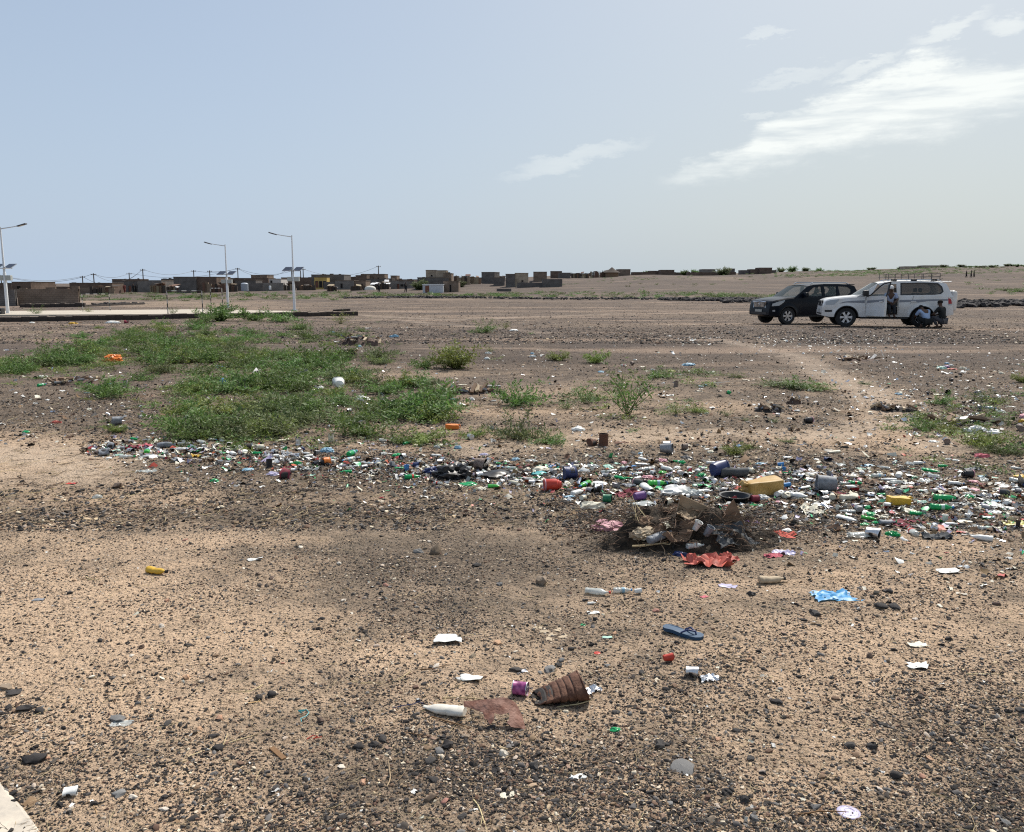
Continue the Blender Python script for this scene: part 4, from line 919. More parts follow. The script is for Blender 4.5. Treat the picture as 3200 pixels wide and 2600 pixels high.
def handle(c, x, z, s_, m_): ob('door_handle', MB().add(bbox(-.1, .1, -.02, .02, -.018, .018, .008)).mesh('door_handle', m_), c.root, (x, s_ * (c.hw(x, z) + .02), z))
def mirror(c, x, z, s_, m_):
    o = ob('wing_mirror', MB().add(bbox(-.09, .07, -.12, .12, -.1, .1, .03)).add(box(-.02, .03, -.2, -.05, -.1, -.06)).mesh('wing_mirror', m_, 40), c.root, (x, s_ * (c.hw(x, z) + .13), z), (0, 0, 0 if s_ > 0 else math.pi))
# --- white one
c = car('white_car', 'white off road car with its front door open and grey side stripe', 'car', 4.95, 2.85, .92, WPAINT,
        [(0, .66), (.03, .86), (.07, 1.0), (.12, 1.08), (.3, 1.14), (.8, 1.205), (1.4, 1.255), (1.8, 1.27), (3, 1.29), (4.5, 1.31), (4.72, 1.28), (4.84, 1.12), (4.9, .9), (4.93, .76), (4.95, .66)],
        [(0, .46), (.3, .40), (.7, .42), (4.3, .42), (4.6, .46), (4.95, .52)], .975, 1.25,
        [(1.30, 1.24), (2.08, 1.745), (2.4, 1.80), (2.9, 1.835), (3.6, 1.84), (4.2, 1.82), (4.52, 1.78), (4.64, 1.74), (4.88, 1.22)], .395,
        [[(1.86, 1.29), (2.22, 1.60), (2.36, 1.70), (2.78, 1.73), (2.80, 1.31)], [(2.98, 1.31), (2.98, 1.74), (3.8, 1.755), (4.28, 1.73), (4.42, 1.62), (4.47, 1.45), (4.40, 1.37), (4.2, 1.345)]], WPAINT, None, 6, GLASSD, open_door=(1.66, 2.84))
wc = c
for s_ in (-1, 1):
    patch(c, 'headlight', LENS, [(.12, .88), (.11, 1.02), (.3, 1.09), (.62, 1.12), (.58, 1.04), (.42, .9)], s_)
    patch(c, 'fog_lamp_slot', BLK, [(.10, .60), (.09, .68), (.36, .69), (.36, .61)], s_)
    patch(c, 'tail_light', RED, [(4.72, .95), (4.70, 1.17), (4.80, 1.16), (4.86, .96)], s_)
    patch(c, 'tail_light_base', LENS, [(4.70, .90), (4.71, .945), (4.87, .945), (4.87, .9)], s_)
    patch(c, 'stripe', STRIPE, [(2.9, 1.0), (2.9, 1.1), (3.5, 1.11), (4.1, 1.13), (4.69, 1.14), (4.69, 1.07), (4.0, 1.06), (3.6, 1.0), (3.3, 1.03)], s_, .004)
    patch(c, 'stripe', STRIPE, [(.62, .95), (.8, 1.02), (1.1, 1.06), (1.6, 1.08), (1.6, .97), (1.2, .98), (.9, .99)], s_, .004)
    seam(c, [(2.87, z) for z in np.linspace(.5, 1.24, 6)], s_); seam(c, [(1.63, z) for z in np.linspace(.52, 1.2, 6)], s_); seam(c, [(3.3 + .12 * math.sin(k * .5), z) for k, z in enumerate(np.linspace(.95, 1.26, 4))], s_)
    handle(c, 3.42, 1.04, s_, WPAINT)
ob('sill_step', MB().add(bbox(1.45, 3.25, -.99, -.82, .34, .39, .01)).mesh('sill_step', BLK), c.root); ob('sill_step', MB().add(bbox(1.45, 3.25, .82, .99, .34, .39, .01)).mesh('sill_step', BLK), c.root)
mb = MB(); mb.add(box(-.012, .03, -.5, .5, .84, 1.06)); ob('grille', mb.mesh('grille', BLK), c.root, (.03, 0, 0))
for k in range(4): ob('grille_bar', MB().add(box(-.03, .02, -.48, .48, .86 + k * .053, .883 + k * .053)).mesh('grille_bar', CHR), c.root, (.03, 0, 0))
ob('number_plate', MB().add(box(-.02, 0, -.26, .26, .6, .71)).mesh('plate', PLATE), c.root, (-.005, 0, 0))
ob('bumper_slot', MB().add(box(-.012, .0, -.6, .6, .5, .56)).mesh('bumper_slot', BLK), c.root)
mirror(c, 1.72, 1.36, 1, BLK)
# open front door, hinged at x 1.66
hinge = Vector((1.66, -c.hw(1.66, .9), 0)); doorm = MB(); V_ = []
dp = [(0, .47), (1.16, .47), (1.18, .8), (1.16, 1.25), (0, 1.25)]
doorm.add(([(x, 0, z) for x, z in dp] + [(x, .09, z) for x, z in dp], [list(range(5))[::-1], [9, 8, 7, 6, 5]] + [(k, (k + 1) % 5, (k + 1) % 5 + 5, k + 5) for k in range(5)]))
dr = ob('front_door', doorm.mesh('front_door', WPAINT), c.root, hinge, (0, 0, -R(66)))
fr = [(.12, 1.25), (.56, 1.62), (.78, 1.74), (1.16, 1.80), (1.18, 1.25)]
mb = MB()
for a, b_ in zip(fr[:-1], fr[1:]): mb.add(tube([(a[0], .05 + (a[1] - 1.25) * .3, a[1]), (b_[0], .05 + (b_[1] - 1.25) * .3, b_[1])], .028, 6))
ob('window_frame', mb.mesh('door_window_frame', BLK), dr)
mb = MB(); mb.add(([(x, .05 + (z - 1.25) * .3, z) for x, z in fr], [list(range(5))])); ob('window', mb.mesh('door_glass', GLASS), dr)
ob('trim', MB().add(box(.05, 1.1, .092, .12, .55, 1.2)).mesh('door_trim', SEAT), dr); ob('door_handle', MB().add(bbox(.85, 1.05, -.035, 0, 1.03, 1.07, .01)).mesh('door_handle', WPAINT), dr)
mb = MB(); mb.add(([(x, -.004, z) for x, z in [(.05, .97), (.05, 1.07), (.5, 1.1), (1.1, 1.14), (1.1, 1.04), (.6, 1.02)]], [list(range(6))])); ob('stripe', mb.mesh('door_stripe', STRIPE), dr)
ob('wing_mirror', MB().add(bbox(.02, .18, -.24, -.02, 1.26, 1.48, .035)).add(box(.06, .12, -.06, .05, 1.22, 1.3)).mesh('door_mirror', BLK, 40), dr)
RKM = mat('rack_steel', (.16, .145, .13), .6, metal=.3)
# spare wheel cover, roof rails, roof rack, rear wing
ob('spare_wheel_cover', MB().add(bbox(4.9, 5.2, -.42, .42, .62, 1.47, .12)).mesh('spare_cover', WPAINT, 50), c.root)
ob('rear_spoiler', MB().add(bbox(4.50, 4.86, -.66, .66, 1.80, 1.84, .015)).mesh('rear_spoiler', WPAINT), c.root)
ob('aerial', MB().add(tube([(4.45, -.3, 1.86), (4.6, -.3, 1.95)], .012, 5)).mesh('aerial', BLK), c.root)
for s_ in (-1, 1):
    ob('roof_rail', MB().add(tube([(2.45, s_ * .67, 1.86), (2.6, s_ * .67, 1.90), (4.3, s_ * .67, 1.90), (4.45, s_ * .67, 1.86)], .02, 6)).mesh('roof_rail', CHR), c.root)
rk = ob('roof_rack', MB().add(tube([(2.35, -.62, 2.0), (4.45, -.62, 2.02)], .014, 6)).add(tube([(2.35, .62, 2.0), (4.45, .62, 2.02)], .014, 6)).add(tube([(2.55, -.62, 2.12), (4.45, -.62, 2.14)], .011, 6)).add(tube([(2.55, .62, 2.12), (4.45, .62, 2.14)], .011, 6)).mesh('roof_rack', RKM), c.root)
for x in (2.4, 2.75, 3.25, 3.75, 4.1, 4.42): 
    ob('upright', MB().add(tube([(x, -.62, 1.9), (x, -.62, 2.14)], .016, 5)).add(tube([(x, .62, 1.9), (x, .62, 2.14)], .016, 5)).add(tube([(x, -.62, 2.0), (x, .62, 2.0)], .014, 5)).mesh('rack_upright', RKM), rk)
for x in (2.7, 3.45, 4.2): ob('foot', MB().add(bbox(x - .11, x + .11, -.72, -.58, 1.85, 1.93, .02)).mesh('rack_foot', BLK), rk)
d_w = 35.3; fw = P3(2612, 1000, d_w)
def place(c, px_front_wheel, d, x1, phi, hw_):
    # near front wheel contact lands at the picture column; heading -x turned by phi
    g = G(px_front_wheel, 1017, d); rot = phi
    off = Matrix.Rotation(rot, 3, 'Z') @ Vector((x1, -hw_ + .13, 0))
    c.root.location = (g.x - off.x, g.y - off.y, gzs(g.x, g.y) - .01); c.root.rotation_euler = (0, 0, rot)
bo = [(2.93, 1.285), (2.93, 1.775), (3.8, 1.79), (4.33, 1.765), (4.48, 1.63), (4.53, 1.43), (4.43, 1.335), (4.2, 1.31)]
for s_ in (-1, 1):
    mb = MB(); wi = [(2.98, 1.31), (2.98, 1.74), (3.8, 1.755), (4.28, 1.73), (4.42, 1.62), (4.47, 1.45), (4.40, 1.37), (4.2, 1.345)]
    mb.add(([(x, s_ * (c.yy(z) + .004), z) for x, z in bo + wi], [(k, (k + 1) % 8, (k + 1) % 8 + 8, k + 8) for k in range(8)])); ob('window_surround', mb.mesh('window_surround', BLK), c.root)
place(wc, 2641, 35.0, .92, R(-12), .975)
# --- dark one
c = car('dark_car', 'dark blue off road car parked nose out behind the white one', 'car', 4.78, 2.79, .90, DPAINT,
        [(0, .62), (.03, .84), (.07, .97), (.13, 1.03), (.35, 1.10), (.8, 1.17), (1.35, 1.22), (3, 1.27), (4.4, 1.29), (4.6, 1.26), (4.7, 1.1), (4.74, .9), (4.76, .75), (4.78, .62)],
        [(0, .42), (.3, .36), (.7, .40), (4.1, .42), (4.5, .46), (4.78, .5)], .94, 1.22,
        [(1.22, 1.20), (1.98, 1.70), (2.3, 1.765), (2.9, 1.80), (3.6, 1.80), (4.1, 1.78), (4.42, 1.73), (4.5, 1.69), (4.72, 1.20)], .385,
        [[(1.76, 1.25), (2.1, 1.52), (2.28, 1.64), (2.68, 1.69), (2.70, 1.26)], [(2.84, 1.27), (2.84, 1.695), (3.5, 1.695), (3.46, 1.28)], [(3.64, 1.29), (3.6, 1.69), (4.1, 1.67), (4.28, 1.56), (4.26, 1.42), (4.1, 1.32)]], DPAINT, None, 6, GLASS)
dc = c
for s_ in (-1, 1):
    patch(c, 'headlight', LENS, [(.10, .82), (.12, .93), (.4, 1.03), (.72, 1.09), (.66, 1.0), (.4, .84)], s_); patch(c, 'fog_lamp', LENS, [(.14, .58), (.14, .65), (.24, .66), (.24, .58)], s_)
    patch(c, 'tail_light', RED, [(4.58, .95), (4.56, 1.2), (4.68, 1.18), (4.72, .96)], s_)
    seam(c, [(1.55, z) for z in np.linspace(.5, 1.2, 6)], s_); seam(c, [(2.76, z) for z in np.linspace(.5, 1.24, 6)], s_); seam(c, [(3.4 + .1 * k, z) for k, z in enumerate(np.linspace(.95, 1.25, 4))], s_)
    handle(c, 2.55, 1.02, s_, CHR); handle(c, 3.45, 1.04, s_, CHR); mirror(c, 1.7, 1.32, s_, DPAINT)
    ob('sill_step', MB().add(bbox(1.4, 3.15, s_ * .9 - .09, s_ * .9 + .09, .34, .39, .01)).mesh('sill_step', BLK), c.root)
    ob('roof_rail', MB().add(tube([(2.2, s_ * .62, 1.80), (2.35, s_ * .62, 1.87), (4.1, s_ * .62, 1.86), (4.25, s_ * .62, 1.79)], .022, 6)).mesh('roof_rail', CHR), c.root)
ob('grille', MB().add(box(-.012, .03, -.42, .42, .76, 1.0)).mesh('grille', BLK), c.root, (.03, 0, 0))
ob('grille_surround', MB().add(tube([(0, -.46, .74), (0, -.5, 1.0), (.03, 0, 1.03), (0, .5, 1.0), (0, .46, .74)], .022, 6)).mesh('grille_surround', CHR), c.root, (.02, 0, 0))
for k in range(9): ob('grille_bar', MB().add(box(-.035, .02, -.4 + k * .095, -.362 + k * .095, .77, .99)).mesh('grille_bar', CHR), c.root, (.03, 0, 0))
ob('emblem', MB().add(tube([(0, .075 * math.cos(a), .88 + .055 * math.sin(a)) for a in np.linspace(0, 6.28, 15)], .009, 5)).add(tube([(0, .04 * math.cos(a), .895 + .03 * math.sin(a)) for a in np.linspace(0, 6.28, 11)], .007, 5)).mesh('emblem', CHR), c.root, (-.015, 0, 0))
ob('number_plate', MB().add(box(-.03, 0, -.26, .26, .56, .67)).mesh('plate', PLATE), c.root, (-.005, 0, 0))
ob('bumper_slot', MB().add(box(-.015, .0, -.62, .62, .46, .55)).mesh('bumper_slot', BLK), c.root)
ob('rear_spoiler', MB().add(bbox(4.35, 4.62, -.6, .6, 1.76, 1.80, .015)).mesh('rear_spoiler', DPAINT), c.root)
place(dc, 2456, 38.6, .90, R(17), .94)
# ------------------------------------------------------------------ people
SKIN = mat('skin_dark', (.085, .045, .03), .6); 
def skinmesh(name, joints, edges, m_, sub=1, root_i=0):
    me = bpy.data.meshes.new(name); me.from_pydata([j[0] for j in joints], edges, []); me.materials.append(m_)
    o = bpy.data.objects.new(name, me); COL.objects.link(o)
    sk = o.modifiers.new('skin', 'SKIN'); sk.use_smooth_shade = True
    for i, j in enumerate(joints):
        r_ = j[1]; me.skin_vertices[0].data[i].radius = (r_, r_) if not isinstance(r_, tuple) else r_
    me.skin_vertices[0].data[root_i].use_root = True
    if sub: sb_ = o.modifiers.new('sub', 'SUBSURF'); sb_.levels = sub; sb_.render_levels = sub
    return o
def person(J, clothes, loc, yaw, label, fingers=True, group=None, hat=None, sub=1, shirt_len=True, scale=1):
    """J: joint name -> local point"""
    V = Vector; nm = ['pelvis', 'waist', 'chest', 'neck', 'head', 'shL', 'elL', 'haL', 'shR', 'elR', 'haR', 'hipL', 'knL', 'anL', 'toL', 'hipR', 'knR', 'anR', 'toR']
    rad = dict(pelvis=(.13, .12), waist=(.12, .10), chest=(.15, .115), neck=.055, head=.085, shL=.062, shR=.062, elL=.043, elR=.043, haL=.033, haR=.033, hipL=.088, hipR=.088, knL=.06, knR=.06, anL=.042, anR=.042, toL=.035, toR=.035)
    js = [(tuple(J[k]), rad[k]) for k in nm]; ix = {k: i for i, k in enumerate(nm)}
    top_h = V(J['head']) + (V(J['head']) - V(J['neck'])).normalized() * .11
    js.append((tuple(top_h), .075)); ed = [('pelvis', 'waist'), ('waist', 'chest'), ('chest', 'neck'), ('neck', 'head'), ('chest', 'shL'), ('shL', 'elL'), ('elL', 'haL'), ('chest', 'shR'), ('shR', 'elR'), ('elR', 'haR'), ('pelvis', 'hipL'), ('hipL', 'knL'), ('knL', 'anL'), ('anL', 'toL'), ('pelvis', 'hipR'), ('hipR', 'knR'), ('knR', 'anR'), ('anR', 'toR')]
    E = [(ix[a], ix[b_]) for a, b_ in ed] + [(ix['head'], len(js) - 1)]
    if fingers:
        for s_ in 'LR':
            h_ = V(J['ha' + s_]); dd = (h_ - V(J['el' + s_])).normalized(); sd_ = dd.cross(V((.3, .9, .2))).normalized()
            for k in range(5):
                o_ = sd_ * (k - 1.5) * .02; l_ = (.07, .085, .09, .08, .05)[k]
                if k == 4: o_ = sd_ * -.045
                a = len(js); js.append((tuple(h_ + dd * .06 + o_), .010)); js.append((tuple(h_ + dd * (.06 + l_ * .6) + o_ * 1.1 + V((0, 0, -.01))), .008)); js.append((tuple(h_ + dd * (.06 + l_ * .9) + o_ * 1.1 + V((0, 0, -.03))), .006))
                E += [(ix['ha' + s_], a), (a, a + 1), (a + 1, a + 2)]
    root = bpy.data.objects.new('person', None); COL.objects.link(root); root.location = loc; root.rotation_euler = (0, 0, yaw); root.scale = (scale,) * 3; tag(root, label, 'person', group)
    bd = skinmesh('body', js, E, SKIN, sub); bd.parent = root
    def cloth(nm_, keys, edges_, m_, grow, extra=()):
        jj = []; ii = {}
        for k in keys:
            r_ = rad[k]; r_ = (r_[0] + grow, r_[1] + grow) if isinstance(r_, tuple) else r_ + grow
            ii[k] = len(jj); jj.append((tuple(J[k]), r_))
        ee = [(ii[a], ii[b_]) for a, b_ in edges_]
        for (k, p, r_) in extra: ee.append((ii[k], len(jj))); jj.append((tuple(p), r_))
        o = skinmesh(nm_, jj, ee, m_, sub); o.parent = root; return o
    sh, tr_ = clothes[0], clothes[1]
    eL = V(J['shL']).lerp(V(J['elL']), .85); eR = V(J['shR']).lerp(V(J['elR']), .85)
    cloth('shirt', ['pelvis', 'waist', 'chest', 'shL', 'shR'], [('pelvis', 'waist'), ('waist', 'chest'), ('chest', 'shL'), ('chest', 'shR')], sh, .022, [('shL', eL, .062), ('shR', eR, .062)])
    aL = V(J['knL']).lerp(V(J['anL']), .85); aR = V(J['knR']).lerp(V(J['anR']), .85)
    cloth('trousers', ['pelvis', 'hipL', 'hipR', 'knL', 'knR'], [('pelvis', 'hipL'), ('pelvis', 'hipR'), ('hipL', 'knL'), ('hipR', 'knR')], tr_, .016, [('knL', aL, .058), ('knR', aR, .058)])
    up = (V(J['head']) - V(J['neck'])).normalized(); hc = V(J['head']) + up * .075
    V_, F_ = ico(2); V_ = [v for v in V_]; q_ = up.to_track_quat('Z', 'Y').to_matrix().to_4x4(); fwd = V(J.get('face', (0, -1, 0))).normalized()
    mb = MB(); mb.add(([(v[0] * .098, v[1] * .108, v[2] * .09) for v in V_], F_), 0, Matrix.Translation(hc - fwd * .012) @ q_); ob('cap' if hat else 'hair', mb.mesh('hair', hat or mat('hair_black', (.012, .01, .01), .9), 180), root)
    # face: nose, eyes, ears
    sd_ = fwd.cross(up).normalized(); hb = V(J['head']) + up * .02
    if fingers:
        mb = MB(); mb.add(([(v[0] * .014, v[1] * .016, v[2] * .025) for v in ico(1)[0]], ico(1)[1]), 0, Matrix.Translation(hb + fwd * .1)); 
        for s_ in (-1, 1): mb.add(([(v[0] * .012, v[1] * .02, v[2] * .028) for v in ico(1)[0]], ico(1)[1]), 0, Matrix.Translation(hb + sd_ * s_ * .088))
        ob('nose_and_ears', mb.mesh('face_parts', SKIN, 180), root)
        mb = MB()
        for s_ in (-1, 1): mb.add(([(v[0] * .011, v[1] * .008, v[2] * .008) for v in ico(1)[0]], ico(1)[1]), 0, Matrix.Translation(hb + up * .022 + fwd * .086 + sd_ * s_ * .033))
        mb.add(box(-.025, .025, -.004, .004, -.004, .004), 0, Matrix.Translation(hb - up * .045 + fwd * .088)); ob('eyes_and_mouth', mb.mesh('eyes', mat('eye', (.02, .015, .015), .3), 180), root)
    return root
STAND = dict(pelvis=(0, 0, .95), waist=(0, 0, 1.1), chest=(0, 0, 1.32), neck=(0, 0, 1.49), head=(0, -.01, 1.6), shL=(.19, 0, 1.41), elL=(.25, .02, 1.13), haL=(.25, -.05, .88), shR=(-.19, 0, 1.41), elR=(-.25, .02, 1.13), haR=(-.25, -.05, .88),
             hipL=(.09, 0, .9), knL=(.1, -.02, .5), anL=(.1, .02, .09), toL=(.12, -.14, .04), hipR=(-.09, 0, .9), knR=(-.1, -.02, .5), anR=(-.1, .02, .09), toR=(-.12, -.14, .04), face=(0, -1, 0))
def pose(**k): d_ = dict(STAND); d_.update(k); return d_
C_BLUEGREY = mat('shirt_bluegrey', (.34, .40, .55), .8); C_DARK = mat('cloth_dark', (.02, .022, .03), .9); C_LBLUE = mat('shirt_lightblue', (.30, .40, .58), .8); C_BLACK = mat('cloth_black', (.01, .012, .014), .9); C_MID = mat('cloth_grey', (.07, .07, .08), .9); CAPW = mat('cap_white', (.75, .75, .73), .7)
def carpt(c, x, y): return c.root.matrix_basis @ Vector((x, y, 0))
# driver standing in the open door
g = carpt(wc, 2.56, -.92); g.z = gzs(g.x, g.y)
person(pose(pelvis=(0, .08, .86), waist=(0, .06, 1.0), chest=(0, .0, 1.22), neck=(0, -.02, 1.39), head=(0, -.05, 1.5), shL=(.19, -.02, 1.31), elL=(.24, -.12, 1.08), haL=(.1, -.28, 1.0), shR=(-.19, -.02, 1.31), elR=(-.24, -.12, 1.08), haR=(-.08, -.3, .98),
    hipL=(.09, .02, .84), knL=(.1, -.26, .8), anL=(.09, -.30, .46), toL=(.1, -.42, .41), hipR=(-.09, .02, .84), knR=(-.1, -.26, .8), anR=(-.09, -.28, .46), toR=(-.1, -.42, .41), face=(0, -1, -.35)), (C_BLUEGREY, C_DARK), g, R(-6), 'person in a grey blue shirt and white cap sitting sideways in the open car door', hat=CAPW, sub=2)
# crouching pair at the rear wheel
CR = pose(pelvis=(0, 0, .30), waist=(0, .10, .44), chest=(0, .24, .62), neck=(0, .36, .72), head=(0, .44, .76), shL=(.19, .28, .66), elL=(.26, .42, .45), haL=(.16, .56, .40), shR=(-.19, .28, .66), elR=(-.26, .42, .45), haR=(-.16, .56, .40),
          hipL=(.1, .02, .28), knL=(.2, .36, .42), anL=(.16, .1, .08), toL=(.18, .26, .04), hipR=(-.1, .02, .28), knR=(-.2, .36, .42), anR=(-.16, .1, .08), toR=(-.18, .26, .04), face=(0, .8, -.6))
g = carpt(wc, 3.80, -1.75); g.z = gzs(g.x, g.y); person(CR, (C_LBLUE, C_BLACK), g, R(8), 'person in a light blue shirt crouching at the rear wheel with back turned', sub=2)
CR2 = pose(pelvis=(0, 0, .34), waist=(0, .04, .5), chest=(0, .1, .72), neck=(0, .14, .86), head=(0, .16, .95), shL=(.18, .1, .78), elL=(.25, .26, .56), haL=(.15, .42, .5), shR=(-.18, .1, .78), elR=(-.25, .26, .56), haR=(-.15, .42, .5),
          hipL=(.1, .02, .3), knL=(.2, .36, .46), anL=(.16, .1, .08), toL=(.18, .26, .04), hipR=(-.1, .02, .3), knR=(-.2, .36, .46), anR=(-.16, .1, .08), toR=(-.18, .26, .04), face=(-.5, .8, -.3))
g = carpt(wc, 4.42, -1.5); g.z = gzs(g.x, g.y); person(CR2, (C_BLACK, C_MID), g, R(35), 'person in black crouching behind the one in light blue', sub=2)
# distant people
def farp(px, pyb, d, cl, yaw, label, group='people far off'):
    p = P3(px, pyb, d); walk = pose(knL=(.1, -.12, .5), anL=(.1, -.16, .09), toL=(.1, -.3, .04), knR=(-.1, .04, .5), anR=(-.1, .22, .12), toR=(-.1, .1, .04)); person(walk, cl, p, yaw, label, fingers=False, group=group, sub=0)
C_TEAL = mat('robe_teal', (.03, .12, .2), .8); C_RED = mat('robe_red', (.22, .06, .05), .8)
farp(3019, 869, 205, (C_BLACK, C_BLACK), 1, 'left one of three dark figures walking on the far slope'); farp(3034, 868, 207, (C_BLACK, C_DARK), 1, 'middle one of three dark figures walking on the far slope'); farp(3043, 868, 209, (C_BLACK, C_BLACK), 1, 'right one of three dark figures walking on the far slope')
farp(1184, 915, 152, (C_BLACK, C_BLACK), .5, 'small dark figure on the green slope below the white roof'); farp(1268, 914, 150, (C_BLACK, C_DARK), .5, 'dark figure standing left of the white container')
farp(373, 916, 172, (C_TEAL, C_TEAL), 0, 'figure in a blue green robe before the three doorways'); farp(390, 916, 172, (C_RED, C_RED), 0, 'figure in a red brown robe before the three doorways'); farp(418, 914, 172, (C_BLACK, C_BLACK), 0, 'dark figure standing before the middle doorway')
# ------------------------------------------------------------------ vegetation
LM = [mat('leaf_green', (.115, .19, .05), .6, var=.35, vscale=3, rnd=.25, translucent=.35), mat('leaf_yellowgreen', (.19, .24, .06), .6, var=.3, vscale=3, rnd=.2, translucent=.35), mat('leaf_dull', (.13, .155, .065), .7, var=.3, vscale=2, rnd=.25, translucent=.3)]
STEM = mat('shrub_stem', (.15, .14, .06), .8)
def bush(seed, nbr, spread, up, leaf, nleaf, lm=0, droop=.25):
    """arching feathery branches from one root; size about one unit"""
    r_ = random.Random(seed); st = MB(); V_, Fc = [], []
    for b_ in range(nbr):
        a = 2 * math.pi * (b_ + r_.random() * .8) / nbr; tilt = r_.uniform(.25, 1) * spread; ln = r_.uniform(.55, 1.0)
        d = Vector((math.cos(a) * tilt, math.sin(a) * tilt, up * r_.uniform(.5, 1))).normalized(); p = Vector((r_.uniform(-.05, .05), r_.uniform(-.05, .05), 0)); P = [p.copy()]; n = 7
        for k in range(n):
            d = (d + Vector((r_.uniform(-.18, .18), r_.uniform(-.18, .18), -droop / n * 1.5 + r_.uniform(-.06, .06)))).normalized(); p = p + d * ln / n
            if p.z < .02: p.z = .02
            P.append(p.copy())
        st.add(tube(P, [.008 * (1 - k / (n + 1.5)) for k in range(n + 1)], 4))
        for k in range(nleaf):
            t_ = r_.uniform(.12, 1) * n; i = min(int(t_), n - 1); q = P[i].lerp(P[i + 1], t_ - i); tw = Vector((r_.uniform(-1, 1), r_.uniform(-1, 1), r_.uniform(-.3, .9))).normalized(); q = q + tw * r_.uniform(.0, .14) * (1.1 - t_ / n * .5)
            l_ = (tw + Vector((r_.uniform(-.5, .5), r_.uniform(-.5, .5), r_.uniform(-.4, .4)))).normalized(); s_ = l_.cross(Vector((r_.uniform(-1, 1), r_.uniform(-1, 1), 1))).normalized(); L_ = leaf * r_.uniform(.6, 1.3); W_ = L_ * .17
            o = len(V_); V_ += [tuple(q), tuple(q + l_ * L_ * .5 + s_ * W_), tuple(q + l_ * L_), tuple(q + l_ * L_ * .5 - s_ * W_)]; Fc.append((o, o + 1, o + 2, o + 3))
    V_ = [(x, y, max(z, .01)) for x, y, z in V_]
    return st.mesh('stems', STEM), me_from('foliage', V_, Fc, [LM[lm]])
LOW = [bush(k, 16, 1.0, .42, .10, 70, (0, 0, 2, 1)[k % 4]) for k in range(5)]          # low sprawling seedlings
TALL = [bush(20 + k, 24, 1.1, .7, .11, 80, (0, 1, 0)[k % 3], .15) for k in range(3)]     # rounder bushes
SPAR = [bush(30 + k, 13, .8, .75, .09, 26, (1, 0)[k % 2], .2) for k in range(3)]        # open sparse ones
DENSE = [bush(40 + k, 30, .8, .95, .14, 90, (0, 2)[k % 2], .1) for k in range(3)]       # shrubs and trees seen far off
PLAST = [None]
def plant(px, py, wpx, kind, label, depth=None, flat=1.0, name='shrub', cat='shrub', group='shrubs on the waste ground'):
    g = G(px, py, depth)
    if depth: g.z = min(g.z, atz(px, py, depth)) if abs(atz(px, py, depth) - g.z) < .8 else g.z
    s = wpx / F * g.y / 1.5; st, fo = random.choice(kind)
    root = bpy.data.objects.new(name, None); COL.objects.link(root); root.location = (g.x, g.y, g.z - .01); root.rotation_euler = (0, 0, random.uniform(0, 6.28)); root.scale = (s, s, s * flat)
    tag(root, label, cat, group); ob('stems' if name != 'tree' else 'trunk', st, root); ob('foliage' if name != 'tree' else 'crown', fo, root); PLAST[0] = root; return root
